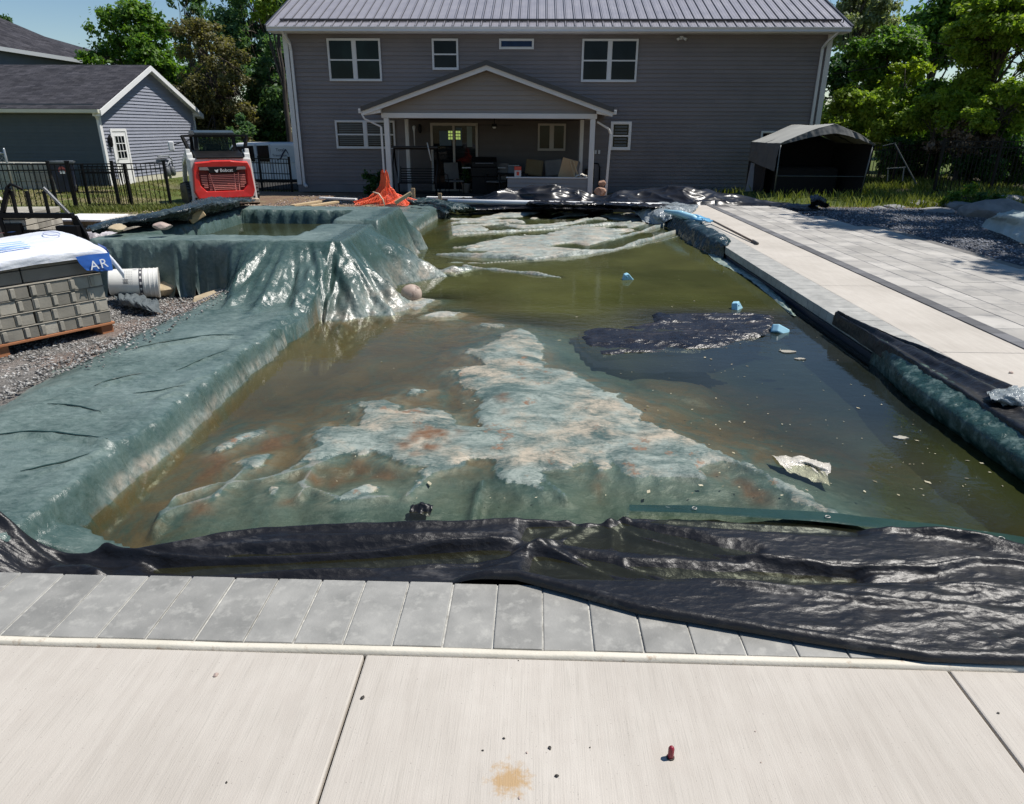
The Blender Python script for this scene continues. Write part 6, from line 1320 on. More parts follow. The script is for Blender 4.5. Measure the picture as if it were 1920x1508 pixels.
def garage():
    # local: gable faces local -Y (= world +X); local +X = world +Y; local +Y = world -X
    th = empty('garage', (-16.35, 27.45, -.62), math.radians(90), label='grey vinyl sided garage with white gable trim and black shingle roof on the left', cat='garage')
    Wd = 7.8; ZE = 2.86; ZP = 4.50; Ln = 9.0
    sl_ = (ZP-ZE)/(Wd/2)
    mb = MB(); siding(mb, .0, Wd, .30, ZP, 0, course=.125, depth=.034, xr=lambda z: (max(.08, (z-ZE)/sl_), min(Wd-.08, Wd-(z-ZE)/sl_)))
    mb.box(.005, Wd-.005, .012, Ln, -.2, ZE)
    mb.prism([(0.02, ZE), (Wd-.02, ZE), (Wd/2, ZP-.02)], .012, Ln, 'y')
    mb.build('wall', M_GSIDE, th, fix=False)
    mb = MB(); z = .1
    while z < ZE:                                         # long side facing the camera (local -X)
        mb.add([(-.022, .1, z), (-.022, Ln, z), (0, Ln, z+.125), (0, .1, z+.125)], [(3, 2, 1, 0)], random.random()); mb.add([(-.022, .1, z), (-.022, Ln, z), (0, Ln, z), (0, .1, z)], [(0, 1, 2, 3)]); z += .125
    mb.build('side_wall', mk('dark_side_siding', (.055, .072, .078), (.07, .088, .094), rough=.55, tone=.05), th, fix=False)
    mb = MB(); mb.box(-.01, Wd+.01, -.02, .01, -.2, .28); mb.build('foundation', mk('foundation_cream', (.52, .50, .40), (.60, .57, .46), rough=.9), th)
    # roof slopes; built flat in their own plane so the shingle courses follow the slope
    a_ = math.atan(sl_); SL = (Wd/2+.32)/math.cos(a_)
    for s_ in (0, 1):
        mb = MB(); mb.box(-.30, Ln+.3, 0, SL, 0, .045)
        ro = mb.build('roof', M_SHING, th)
        if s_ == 0: M4 = Matrix.Translation((-.32, 0, ZE-.32*sl_+.03)) @ Matrix.Rotation(-a_, 4, 'Y') @ Matrix.Rotation(-math.pi/2, 4, 'Z') @ Matrix.Scale(-1, 4, (1, 0, 0))
        else: M4 = Matrix.Translation((Wd+.32, 0, ZE-.32*sl_+.03)) @ Matrix.Rotation(a_, 4, 'Y') @ Matrix.Rotation(math.pi/2, 4, 'Z')
        ro.matrix_local = M4
    # rake boards
    for s_ in (0, 1):
        mb = MB(); xe = -.34 if s_ == 0 else Wd+.34; ze = ZE-.34*sl_; xc = Wd/2
        mb.add([(xc, -.34, ZP-.15), (xe, -.34, ze-.15), (xe, -.34, ze+.045), (xc, -.34, ZP+.045), (xc, -.30, ZP-.15), (xe, -.30, ze-.15), (xe, -.30, ze+.045), (xc, -.30, ZP+.045)], [(0, 1, 2, 3), (7, 6, 5, 4), (0, 4, 5, 1), (1, 5, 6, 2), (2, 6, 7, 3), (3, 7, 4, 0)])
        mb.add([(xc, -.30, ZP-.03), (xe, -.30, ze-.03), (xe, 0, ze-.03), (xc, 0, ZP-.03)], [(0, 1, 2, 3)])
        xw = .0 if s_ == 0 else Wd
        mb.prism([(xe, ze-.17), (xe, ze+.02), (xw, ZE-.0), (xw, ZE-.19)], -.31, .0, 'y')
        mb.build('rake_board', M_WHITE2, th, fix=True)
    mb = MB(); mb.prism([(-.46, ZE-.20), (-.34, ZE-.22), (-.34, ZE-.08), (-.47, ZE-.08)], -.30, Ln, 'y'); mb.box(-.335, -.02, -.3, Ln, ZE-.2, ZE-.185); mb.build('gutter', mk('cream_gutter', (.60, .60, .50), (.66, .66, .56), rough=.4), th)
    for x in (-.03, Wd-.10): mb = MB(); mb.box(x, x+.13, -.035, .08, .27, ZE-.05); mb.build('corner_trim', M_WHITE2, th)
    downspout(th, [(-.40, -.1, ZE-.2), (-.12, -.06, ZE-.42), (-.10, -.06, .1)], .085, M_WHITE2)
    # door with nine lights
    x0, x1 = .62, 1.55; z1 = 2.02
    mb = MB(); mb.box(x0-.1, x0, -.055, .01, .05, z1); mb.box(x1, x1+.1, -.055, .01, .05, z1); mb.box(x0-.1, x1+.1, -.055, .01, z1, z1+.1); mb.build('door_frame', M_WHITE2, th)
    mb = MB(); mb.box(x0+.003, x1-.003, -.034, .0, .05, z1-.003); mb.box(x0+.15, x1-.15, -.040, -.034, .2, .85); do = mb.build('door', M_WHITE2, th)
    mb = MB(); mb.box(x0+.14, x1-.14, -.040, -.036, 1.02, 1.86); mb.build('pane', M_GLASS, do)
    mb = MB()
    for k in range(4): x = x0+.14+k*(x1-x0-.28)/3; mb.box(x-.014, x+.014, -.048, -.041, 1.0, 1.88)
    for k in range(4): z = 1.02+k*.28; mb.box(x0+.12, x1-.12, -.0485, -.0405, z-.014, z+.014)
    mb.build('muntins', M_WHITE2, do, fix=False)
    mb = MB(); mb.tube([(x0+.07, -.03, .98), (x0+.07, -.08, .98)], .03, 10); mb.build('handle', bpy.data.materials['chain_grey'], do)
    # wall lantern beside the door, meters and pipes
    mb = MB(); mb.tube([(.33, -.10, 1.45), (.33, -.10, 1.52), (.33, -.10, 1.78), (.33, -.10, 1.86), (.33, -.10, 1.9)], [.03, .07, .085, .05, .01], 8); mb.bar((.33, -.02, 1.62), (.33, -.12, 1.9), .03); mb.tube([(.33, -.06, 1.2), (.33, -.06, 1.45)], .018, 6); mb.build('wall_lantern', M_BM, th)
    mb = MB(); mb.box(7.05, 7.35, -.16, -.03, 1.25, 1.75); mb.build('electric_meter', mk('meter_grey', (.45, .46, .47), rough=.4), th, bevel=.02)
    mb = MB(); mb.tube([(7.20, -.06, .1), (7.20, -.06, 1.25)], .03, 8); mb.build('conduit', mk('meter_grey2', (.35, .36, .37)), th)
    mb = MB(); mb.tube([(3.6, -.12, 1.0), (4.5, -.12, 1.0), (4.75, -.12, .85), (4.75, -.12, .45)], .035, 8); mb.tube([(4.3, -.12, .3), (4.3, -.12, .62), (4.55, -.12, .78), (4.75, -.12, .8)], .03, 8); mb.build('gas_pipe', mk('pipe_grey', (.22, .24, .26), rough=.4), th, smooth=True)
    for x in (4.15, 4.62): mb = MB(); mb.tube([(x, -.16, .15), (x, -.16, .22), (x, -.16, .48), (x, -.16, .55)], [.06, .12, .12, .05], 12); mb.build('gas_meter', mk('gas_grey', (.10, .11, .12), rough=.5) if 'gas_grey' not in bpy.data.materials else bpy.data.materials['gas_grey'], th, smooth=True)
garage()
def neighbour():
    # taller house behind, seen over the garage roof: eave falls away to the right
    th = empty('neighbour_house', (-24, 40, -.6), 0, label='taller neighbouring house with dark shingle roof rising behind the garage at far left', cat='house')
    o = lambda p: tuple(np.array(p)-np.array((-24, 40, -.6)))
    e0 = W(-60, 78, 39.5); e1 = W(176, 115, 43.0); r0 = W(-60, 8, 44.0); r1 = W(20, 54, 44.2); r2 = W(85, 69, 46.0); r3 = W(100, 74, 46.5)
    mb = MB(); d = np.array([0, 0, -.12])
    mb.add([o(e0), o(e1), o(r2), o(r1), o(r0)], [(0, 1, 2, 3, 4)])
    back0 = np.array([e0[0], 52, e0[2]]); back1 = np.array([e1[0], 52, e1[2]])
    mb.add([o(e1), o(back1), o(r2)], [(0, 1, 2)]); mb.add([o(back0), o(back1), o(r2), o(r1), o(r0)], [(4, 3, 2, 1, 0)]); mb.add([o(e0), o(r0), o(back0)], [(0, 1, 2)])
    mb.build('roof', M_SHING, th)
    mb = MB(); g0 = e0+np.array([0, 0, -.10]); g1 = e1+np.array([0, 0, -.10]); mb.bar(o(g0), o(g1), .14, .2); mb.build('gutter', M_WHITE2, th)
    mb = MB(); a, b_ = e0+np.array([0, .5, -.2]), e1+np.array([-.5, .5, -.2])
    mb.add([o(a), o(b_), o((b_[0], b_[1], -.8)), o((a[0], a[1], -.8))], [(0, 1, 2, 3)]); mb.add([o(b_), o((b_[0], 52, b_[2])), o((b_[0], 52, -.8)), o((b_[0], b_[1], -.8))], [(0, 1, 2, 3)]); mb.add([o(a), o((a[0], 52, a[2])), o((a[0], 52, -.8)), o((a[0], a[1], -.8))], [(0, 1, 2, 3)])
    mb.build('wall', mk('blue_siding', (.10, .12, .16), (.12, .14, .18), rough=.6), th)
neighbour()
# stone block wall, trash bin, patio table, chain link, by the garage
mb = MB()
for k in range(5):
    for r_ in range(3): mb.box(-17.4-.62*k, -16.80-.62*k, 25.6+.0*k, 26.0, -.62+r_*.33, -.62+r_*.33+.322, random.random())
mb.build('stone_wall', mk('limestone', (.30, .29, .25), (.42, .41, .36), rough=.9, scale=4, tone=.2, bmp=.6, bscale=20), bevel=.015, label='low rough grey stone block wall before the garage corner', cat='wall')
th = empty('trash_bin', (-16.25, 24.6, -.62), .5, label='dark wheeled trash bin with red and white round sticker before the dark garage wall', cat='bin')
mb = MB(); mb.add([(-.27, -.30, 0.08), (.27, -.30, 0.08), (.25, .28, .08), (-.25, .28, .08), (-.36, -.40, 1.02), (.36, -.40, 1.02), (.34, .34, 1.02), (-.34, .34, 1.02)], [(3, 2, 1, 0), (4, 5, 6, 7), (0, 1, 5, 4), (1, 2, 6, 5), (2, 3, 7, 6), (3, 0, 4, 7)]); mb.build('bin_body', mk('bin_navy', (.015, .02, .045), (.02, .03, .07), rough=.4), th, bevel=.03)
mb = MB(); mb.prism([(-.44, 1.025), (.40, 1.025), (.40, 1.07), (-.40, 1.12), (-.44, 1.10)], -.39, .39, 'x'); mb.build('lid', mk('bin_lid', (.05, .06, .065), (.12, .13, .14), rough=.3), th, bevel=.015)
for s_ in (-1, 1): mb = MB(); mb.tube([(s_*.30, .30, .12), (s_*.24, .30, .12)], .12, 14); mb.build('wheel', M_BM, th)
mb = MB(); mb.tube([(0, -.382, .82), (0, -.392, .82)], .11, 20); mb.build('round_sticker', mk('sticker_red', (.5, .10, .09), rough=.4), th); mb = MB(); mb.box(-.075, .075, -.396, -.390, .70, .79); mb.build('sticker_label', M_WHITE2, th)
mb = MB()
def chainlink():
    th = empty('chain_link_fence', (0, 0, 0), label='silver chain link fence with domed post in front of the dark garage side', cat='fence')
    a = (-22.5, 21.6); b_ = (-16.9, 22.9); z0 = -.58; h_ = 1.35
    for t in (0, .5, 1): x, y = a[0]+(b_[0]-a[0])*t, a[1]+(b_[1]-a[1])*t; mb = MB(); mb.tube([(x, y, z0), (x, y, z0+h_+.12), (x, y, z0+h_+.16)], [.035, .035, .015], 10); mb.build('fence_post', mk('galvanised', (.35, .37, .38), metal=.6, rough=.4) if 'galvanised' not in bpy.data.materials else bpy.data.materials['galvanised'], th, smooth=True)
    mb = MB(); mb.tube([(*a, z0+h_), (*b_, z0+h_)], .025, 8); mb.build('top_rail', bpy.data.materials['galvanised'], th)
    mb = MB(); Ln = math.hypot(b_[0]-a[0], b_[1]-a[1]); n = int(Ln/.12)
    for k in range(-10, n):
        for s_ in (0, 1):
            t0, t1 = k/n, (k+10)/n; za, zb = (z0+.05, z0+h_-.02) if s_ == 0 else (z0+h_-.02, z0+.05)
            c0, c1 = max(t0, 0), min(t1, 1)
            if c1 <= c0: continue
            f = lambda t: za+(zb-za)*(t-t0)/(t1-t0)
            mb.bar((a[0]+(b_[0]-a[0])*c0, a[1]+(b_[1]-a[1])*c0, f(c0)), (a[0]+(b_[0]-a[0])*c1, a[1]+(b_[1]-a[1])*c1, f(c1)), .006)
    mb.build('wire_mesh', bpy.data.materials['galvanised'], th, fix=False)
chainlink()
th = empty('garden_table', (-15.1, 24.9, -.62), .1, label='black metal patio table behind the left picket fence near the garage door', cat='table')
mb = MB(); mb.box(-.55, .55, -.4, .4, .69, .72); mb.build('table_top', M_BM, th)
for sx in (-1, 1):
    for sy in (-1, 1): mb = MB(); mb.tube([(.5*sx, .35*sy, 0), (.46*sx, .32*sy, .69)], .02, 6); mb.build('leg', M_BM, th)
mb = MB(); mb.prism([(-.16, 0), (.16, 0), (.12, .10), (.0, .16), (-.12, .10)], -.1, .1, 'y', M=Matrix.Translation((-16.9, 22.0, -.6))); mb.build('white_scrap', M_WHITE2, label='small white scrap in the lawn behind the left fence', cat='scrap')

# ================================================================== SKID STEER
def skid():
    th = empty('skid_steer', (-9.72, 21.9, -.64), math.radians(31), label='red white and black compact track loader parked left of the house seen from the rear', cat='skid steer')
    MRG = mk('grille_sunlit_red', (.85, .26, .22), (.9, .34, .28), rough=.35); MR = mk('loader_red', (.60, .022, .018), (.66, .035, .028), rough=.36, dirt=(.38, .10, .07), dirts=4, dirtp=(.55, .85)); MW = mk('loader_white', (.58, .58, .56), (.66, .66, .63), rough=.35, dirt=(.35, .28, .20), dirts=3, dirtp=(.62, .8)); MK = M_BM  # grille red lightened to carry the sun on its slats
    MT = mk('track_rubber', (.018, .018, .019), (.03, .03, .03), rough=.7, dirt=(.10, .08, .06), dirts=4, dirtp=(.5, .7))
    # rear at y=-1.25, front at y=+1.3
    for s_ in (-1, 1):
        x0, x1 = (.66, .99) if s_ > 0 else (-.99, -.66)
        tr = MB(); prof = [(-1.10, .12), (-.95, .0), (.95, .0), (1.12, .14), (1.15, .40), (1.0, .56), (.3, .62), (-.75, .72), (-1.05, .60), (-1.18, .35)]
        tr.prism(prof, x0, x1, 'x'); to = tr.build('track', MT, th, bevel=.04)
        lg = MB(); per = prof+[prof[0]]; q = resample([(x, z, 0) for x, z in per], 46)
        for i in range(45):
            c = q[i]; d = q[i+1]-q[i]; d /= np.linalg.norm(d)+1e-9; nx, nz = d[1], -d[0]
            M4 = Matrix.Translation(((x0+x1)/2, c[0]+nx*.01, c[1]+nz*.01)) @ Matrix.Rotation(-math.atan2(d[1], d[0])*-1, 4, 'X')
            lg.box(-(x1-x0)/2+.01, (x1-x0)/2-.01, -.022, .022, -.022, .022, M=M4)
        lg.build('track_lugs', MT, to, fix=False)
        for yy, r_ in ((-.82, .27), (-.3, .17), (.1, .17), (.5, .17), (.9, .22)):
            mb = MB(); xx = x1+.004 if s_ > 0 else x0-.004; mb.tube([(xx-.03*s_, yy, r_+.07 if yy > -.7 else .38), (xx, yy, r_+.07 if yy > -.7 else .38)], r_, 18); mb.build('track_wheel', MK, to)
    mb = MB(); mb.prism([(-1.28, .18), (1.1, .16), (1.1, .95), (.6, 1.02), (-1.0, 1.38), (-1.22, 1.32)], -.655, .655, 'x'); mb.build('chassis', MW, th, bevel=.03)
    # wide white rear frame around the red door
    mb = MB(); mb.prism([(-.90, .22), (.90, .22), (.84, 1.38), (.62, 1.40), (-.62, 1.40), (-.84, 1.38)], -1.30, -.86, 'y'); mb.build('rear_frame', MW, th, bevel=.04)
    mb = MB(); mb.box(-.93, .93, -1.40, -1.0, .13, .25); mb.build('bumper', mk('loader_cream', (.52, .42, .30), (.60, .50, .38), rough=.5), th, bevel=.02)
    # red door, raised rim with a recessed grille
    rim = [(-.76, .30), (.76, .30), (.84, .50), (.79, 1.12), (.72, 1.30), (.34, 1.33), (.25, 1.35), (-.25, 1.35), (-.34, 1.33), (-.72, 1.30), (-.79, 1.12), (-.84, .50)]
    inn = [(-.50, .50), (.50, .50), (.64, .66), (.66, 1.04), (.60, 1.10), (.30, 1.10), (.2, 1.115), (-.2, 1.115), (-.30, 1.10), (-.60, 1.10), (-.66, 1.04), (-.64, .66)]
    mb = MB(); n = 12; vs = [(x, -1.31, z) for x, z in rim]+[(x, -1.46, z*.98+.012) for x, z in [(a*.975, b_*.985+.01) for a, b_ in rim]]+[(x, -1.44, z) for x, z in inn]+[(x, -1.36, z) for x, z in inn]
    fs = []
    for r_ in range(3):
        for i in range(n): j_ = (i+1) % n; fs.append((r_*n+i, r_*n+j_, (r_+1)*n+j_, (r_+1)*n+i))
    fs.append(tuple(3*n+i for i in range(n))); fs.append(tuple(range(n-1, -1, -1)))
    mb.add(vs, fs); rd = mb.build('rear_door', MR, th, bevel=.022, seg=3)
    mb = MB()
    for k in range(9):
        z = .54+k*.048; t = k/8; x0 = -.27-.07*t; mb.box(x0, .30, -1.425, -1.362, z, z+.020)
    for k in range(8):
        z = .60+k*.046
        for s_ in (-1, 1): a, b_ = (.44, .60) if k > 1 else (.44, .55); mb.box(min(a*s_, b_*s_), max(a*s_, b_*s_), -1.425, -1.362, z, z+.018)
    for k in range(9):
        z = .53+k*.05
        for s_ in (-1, 1): mb.box(min(.325*s_, .40*s_)-(.03*s_ if s_ < 0 else 0)*0, max(.325*s_, .40*s_), -1.40, -1.362, z, z+.022)
    mb.bar((-.36, -1.41, .99), (-.27, -1.41, .50), .022); mb.bar((.42, -1.41, 1.0), (.40, -1.41, .50), .022); mb.bar((.31, -1.41, .98), (.30, -1.41, .50), .022)
    mb.build('grille', MRG, rd, fix=False)
    mb = MB(); mb.box(-.63, .63, -1.3615, -1.358, .50, 1.08); mb.build('grille_shadow_panel', mk('grille_shade_red', (.11, .008, .008), (.16, .012, .01), rough=.6), rd)  # darker red paints the shade behind the slats
    mb = MB(); mb.prism([(-.36, 1.00), (.36, 1.00), (.42, 1.08), (.62, 1.10), (.64, 1.17), (-.64, 1.17), (-.62, 1.10), (-.42, 1.08)], -1.475, -1.42, 'y'); mb.build('nameplate_bar', MK, rd, bevel=.01)
    for s_ in (-1, 1): mb = MB(); mb.prism([(.36*s_, 1.075), (.63*s_, 1.085), (.62*s_, 1.155), (.40*s_, 1.155)], -1.49, -1.47, 'y'); mb.build('tail_light', mk('lamp_grey', (.20, .18, .18), rough=.2) if 'lamp_grey' not in bpy.data.materials else bpy.data.materials['lamp_grey'], rd, bevel=.006)
    t_ = text('Bobcat', .125, (0, 0, 0), (1, 0, 0), (0, 0, 1), M_WHITE2, .004); t_.parent = rd; t_.matrix_local = Matrix.Translation((-.08, -1.482, 1.03)) @ Matrix.Rotation(math.pi/2, 4, 'X')
    mb = MB()                                              # small wild-cat head mark, abstract ears and muzzle
    mb.prism([(-.22, 1.10), (-.19, 1.08), (-.155, 1.085), (-.12, 1.105), (-.125, 1.065), (-.14, 1.03), (-.165, 1.01), (-.19, 1.03), (-.215, 1.06)], -1.484, -1.478, 'y'); mb.build('emblem', M_WHITE2, rd)
    for s_ in (-1, 1): mb = MB(); mb.tube([(s_*.80, -1.31, .30), (s_*.80, -1.335, .30)], .03, 12); mb.build('bolt', MK, th)
    # dark shelf and radiator cover
    mb = MB(); mb.prism([(-1.36, 1.385), (-.55, 1.385), (-.50, 1.60), (-1.10, 1.52), (-1.36, 1.43)], -.64, .64, 'x'); mb.build('engine_cover', MK, th, bevel=.015)
    # cab: posts, roof, rear window
    cab = MB()
    for s_ in (-1, 1):
        cab.bar((s_*.56, -.72, 1.40), (s_*.50, -.66, 2.0), .10, .10); cab.bar((s_*.52, .62, 1.0), (s_*.50, .58, 2.0), .09, .09); cab.bar((s_*.52, -.66, 1.98), (s_*.52, .6, 1.98), .09, .07); cab.bar((s_*.54, -.7, 1.40), (s_*.52, .62, 1.0), .08, .08)
        cab.bar((s_*.70, -.98, 1.38), (s_*.88, -.80, 2.0), .09, .07); cab.bar((s_*.88, -.80, 1.98), (s_*.5, -.70, 1.99), .08, .06)
    cab.bar((-.56, -.70, 1.98), (.56, -.70, 1.98), .10, .07); cab.box(-.50, .50, -.72, -.64, 1.40, 1.52)
    co = cab.build('cab', MK, th, bevel=.012)
    mb = MB(); mb.prism([(-.80, 2.0), (.70, 2.0), (.72, 2.10), (.5, 2.13), (-.6, 2.13), (-.82, 2.08)], -.54, .54, 'x'); mb.build('cab_roof', mk('roof_blue_black', (.035, .05, .06), (.05, .07, .08), rough=.35), co, bevel=.02)
    gm, nt, b = nodes_of('cab_glass'); b.inputs['Base Color'].default_value = (.3, .42, .36, 1); b.inputs['Transmission Weight'].default_value = .92; b.inputs['Roughness'].default_value = .05; b.inputs['IOR'].default_value = 1.05
    mb = MB(); mb.box(-.44, .44, -.68, -.672, 1.54, 1.94); mb.build('rear_window', gm, co)
    mb = MB(); mb.box(-.22, .22, -.25, .0, 1.25, 1.75); mb.build('operator_seat', MK, co, bevel=.05)
    # lift arms, rear towers, mirror lamp
    for s_ in (-1, 1):
        mb = MB(); mb.prism([(-1.20, .75), (-.85, .70), (-.62, 1.30), (-.80, 1.62), (-1.08, 1.50)], s_*.70 if s_ > 0 else -.86, .86 if s_ > 0 else -.70, 'x'); mb.build('lift_tower', MW, th, bevel=.02)
        mb = MB(); mb.bar((s_*.80, -1.02, 1.56), (s_*.80, .55, 1.22), .12, .17); mb.bar((s_*.80, .55, 1.22), (s_*.80, 1.35, .45), .12, .16); mb.build('lift_arm', MW, th, bevel=.02)
        mb = MB(); mb.tube([(s_*.72, -.88, .85), (s_*.72, -.1, 1.28)], .035, 10); mb.build('cylinder', bpy.data.materials['chain_grey'], th, smooth=True)
    mb = MB(); mb.box(-1.16, -1.0, .6, .68, 1.55, 1.82); mb.build('mirror', M_WHITE2, th, bevel=.03); mb = MB(); mb.bar((-.55, .6, 1.85), (-1.06, .64, 1.7), .03); mb.build('mirror_arm', MK, th)
skid()
# ================================================================== VAN
def van():
    th = empty('van', (-11.45, 30.2, -.98), 0.02, label='white panel van parked beyond the black fence between skid steer and house', cat='van')
    MWV = mk('van_white', (.66, .68, .70), (.72, .74, .76), rough=.3); MDK = M_GLASS
    # side view: x from -2.6 (front, left) to +2.6 ; y 0 is the near side
    body = [(-2.65, .45), (-2.70, .95), (-2.45, 1.12), (-1.75, 1.25), (-1.15, 1.88), (-.9, 1.95), (2.45, 1.98), (2.60, 1.85), (2.66, .45)]
    mb = MB(); mb.prism(body, .06, 1.9, 'y'); mb.build('body', MWV, th, bevel=.09, seg=4)
    mb = MB(); mb.prism([(-1.60, 1.28), (-1.12, 1.80), (-.27, 1.84), (-.25, 1.22)], .02, .055, 'y'); mb.build('side_window', MDK, th, bevel=.01); mb = MB(); mb.prism([(-.11, 1.22), (-.11, 1.84), (.36, 1.86), (.36, 1.22)], .02, .055, 'y'); mb.build('side_window', MDK, th, bevel=.01)
    mb = MB(); mb.box(-.22, -.14, .012, .05, .6, 1.9); mb.box(.40, .44, .04, .058, .5, 1.9); mb.build('door_seams', mk('van_seam', (.45, .47, .5)), th)
    mb = MB(); mb.box(.46, 2.45, .03, .058, 1.18, 1.86); mb.build('side_panel', mk('van_panel', (.50, .56, .62), (.56, .62, .68), rough=.25), th, bevel=.015)
    mb = MB(); mb.box(-2.7, 2.68, .03, .2, .40, .52); mb.build('sill', M_BM, th, bevel=.02)
    for x in (-1.75, 1.75):
        w_ = MB(); w_.tube([(x, .0, .34), (x, .22, .34)], .35, 24); wo = w_.build('wheel', M_BM, th, bevel=.02); mb = MB(); mb.tube([(x, -.012, .34), (x, .02, .34)], .2, 18); mb.build('rim', bpy.data.materials['steel'], wo)
    MNV = mk('logo_navy', (.01, .02, .06))
    for s_, x, z, sz in (('Total', .66, 1.63, .17), ('Translation', .50, 1.43, .135)):
        t_ = text(s_, sz, (0, 0, 0), (1, 0, 0), (0, 0, 1), MNV, .003); t_.parent = th; t_.matrix_local = Matrix.Translation((x, .022, z)) @ Matrix.Rotation(math.pi/2, 4, 'X')
    mb = MB(); mb.tube([(.66, .024, 1.28), (.84, .024, 1.36), (.94, .024, 1.54), (1.08, .024, 1.70), (1.14, .024, 1.6), (1.18, .024, 1.5)], [.01, .03, .03, .035, .02, .005], 6); mb.build('logo_swirl', MNV, th)
van()
# ================================================================== SHELTER TENT
def tent():
    th = empty('shelter_tent', (7.8, 21.3, -.16), 0, label='grey gable roofed fabric shelter tent with open black front beside the house right corner', cat='tent')
    o = lambda x, y, z: (x-7.8, y-21.3, z+.16)
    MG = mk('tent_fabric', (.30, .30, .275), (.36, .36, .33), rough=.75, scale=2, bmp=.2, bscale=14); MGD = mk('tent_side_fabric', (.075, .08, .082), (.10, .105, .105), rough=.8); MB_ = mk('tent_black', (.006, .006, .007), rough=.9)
    YF, YB = 20.0, 22.7; xl, xr, xc = 6.52, 9.03, 7.86; ze, zr = 1.24, 1.74
    rows = lambda xe, s_: [[o(xc, YF-.02, zr), o(xc-.04, (YF+YB)/2, zr-.03), o(xc-.2, YB, zr-.02)], [o((xc+xe)/2, YF-.02, (ze+zr)/2+.05), o((xc+xe)/2, (YF+YB)/2, (ze+zr)/2+.0), o((xc+xe)/2, YB, (ze+zr)/2+.02)], [o(xe, YF, ze), o(xe, (YF+YB)/2, ze-.01), o(xe-.0, YB, ze)]]
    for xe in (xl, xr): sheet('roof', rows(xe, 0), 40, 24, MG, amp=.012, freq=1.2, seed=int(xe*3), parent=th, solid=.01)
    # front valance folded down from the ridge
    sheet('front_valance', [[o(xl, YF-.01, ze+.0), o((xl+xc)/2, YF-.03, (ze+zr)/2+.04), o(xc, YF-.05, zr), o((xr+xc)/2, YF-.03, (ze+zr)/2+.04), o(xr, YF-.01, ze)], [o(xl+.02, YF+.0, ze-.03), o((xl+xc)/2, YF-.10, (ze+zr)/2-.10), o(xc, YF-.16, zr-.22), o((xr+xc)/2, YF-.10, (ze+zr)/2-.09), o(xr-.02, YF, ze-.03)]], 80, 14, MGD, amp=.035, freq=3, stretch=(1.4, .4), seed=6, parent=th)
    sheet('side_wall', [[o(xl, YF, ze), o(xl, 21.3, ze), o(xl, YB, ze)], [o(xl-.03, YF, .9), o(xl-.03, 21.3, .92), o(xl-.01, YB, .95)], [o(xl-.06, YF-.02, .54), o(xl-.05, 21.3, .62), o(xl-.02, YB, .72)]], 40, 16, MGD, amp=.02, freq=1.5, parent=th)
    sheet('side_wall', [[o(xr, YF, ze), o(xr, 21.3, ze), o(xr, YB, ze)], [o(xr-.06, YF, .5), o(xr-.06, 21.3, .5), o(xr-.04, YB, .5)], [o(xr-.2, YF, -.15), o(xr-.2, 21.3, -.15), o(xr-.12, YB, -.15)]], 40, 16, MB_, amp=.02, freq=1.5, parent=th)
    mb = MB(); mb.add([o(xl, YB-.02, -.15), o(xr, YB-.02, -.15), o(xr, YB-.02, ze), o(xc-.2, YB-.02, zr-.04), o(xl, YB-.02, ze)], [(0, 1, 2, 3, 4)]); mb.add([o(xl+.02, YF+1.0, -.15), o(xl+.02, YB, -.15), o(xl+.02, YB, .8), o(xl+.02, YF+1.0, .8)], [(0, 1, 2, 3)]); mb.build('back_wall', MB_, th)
    mk('tent_pole', (.10, .11, .11), rough=.4, metal=.5)
    for (x, y) in ((xl+.02, YF), (xl+.02, YB), (xr-.06, YF), (xr-.04, YB)): mb = MB(); mb.tube([o(x, y, ze-.03), o(x+(.0 if x < xc else -.10), y, -.18)], .02, 8); mb.build('tent_pole', bpy.data.materials['tent_pole'], th, smooth=True)
    for y in (YF+.01, 21.3, YB): mb = MB(); mb.tube([o(xl, y, ze-.015), o(xc-.02, y, zr-.03), o(xr, y, ze-.015)], .018, 8); mb.build('roof_hoop', bpy.data.materials['tent_pole'], th, smooth=True)
    mb = MB(); mb.tube([o(xl, YF+.02, .42), o(xr-.1, YF+.02, .42)], .012, 6); mb.build('front_crossbar', bpy.data.materials['tent_pole'], th)
    # dark stored things filling the inside
    mb = MB(); Mx = None; mb.box(-.95, .85, -.2, .8, .0, .75); mb.build('storage_cover', MB_, th, bevel=.08)
tent()
mb = MB(); mb.add([(6.32, 22.0, -.35), (6.74, 21.9, -.35), (6.80, 22.05, .62), (6.45, 22.15, .66), (6.32, 22.04, -.35), (6.74, 21.94, -.35), (6.80, 22.09, .62), (6.45, 22.19, .66)], [(0, 1, 2, 3), (7, 6, 5, 4), (0, 4, 5, 1), (1, 5, 6, 2), (2, 6, 7, 3), (3, 7, 4, 0)])
mb.build('leaning_board', mk('panel_grey', (.20, .20, .21), (.26, .26, .27), rough=.7), label='light grey board leaning at the left rear of the shelter tent', cat='board')
sheet('tarp_clump', [[P(1515, 388, 0), P(1530, 386, .0), P(1556, 388, 0)], [P(1520, 380, .12), P(1534, 374, .20), P(1552, 382, .1)], [P(1520, 366, .25), P(1532, 366, .22), P(1548, 374, .14)]], 50, 40, M_BLK2, amp=.05, freq=6, seed=9, label='upright clump of shiny black plastic before the tent', cat='tarp')
sheet('flat_black_film', [[P(1440, 384, .02), P(1480, 385, .03), P(1530, 387, .02)], [P(1450, 389, .0), P(1490, 392, .01), P(1540, 393, .0)]], 60, 16, M_BLK2, amp=.02, freq=6, seed=2, label='flat black plastic film lying at the paver patio back edge', cat='tarp')
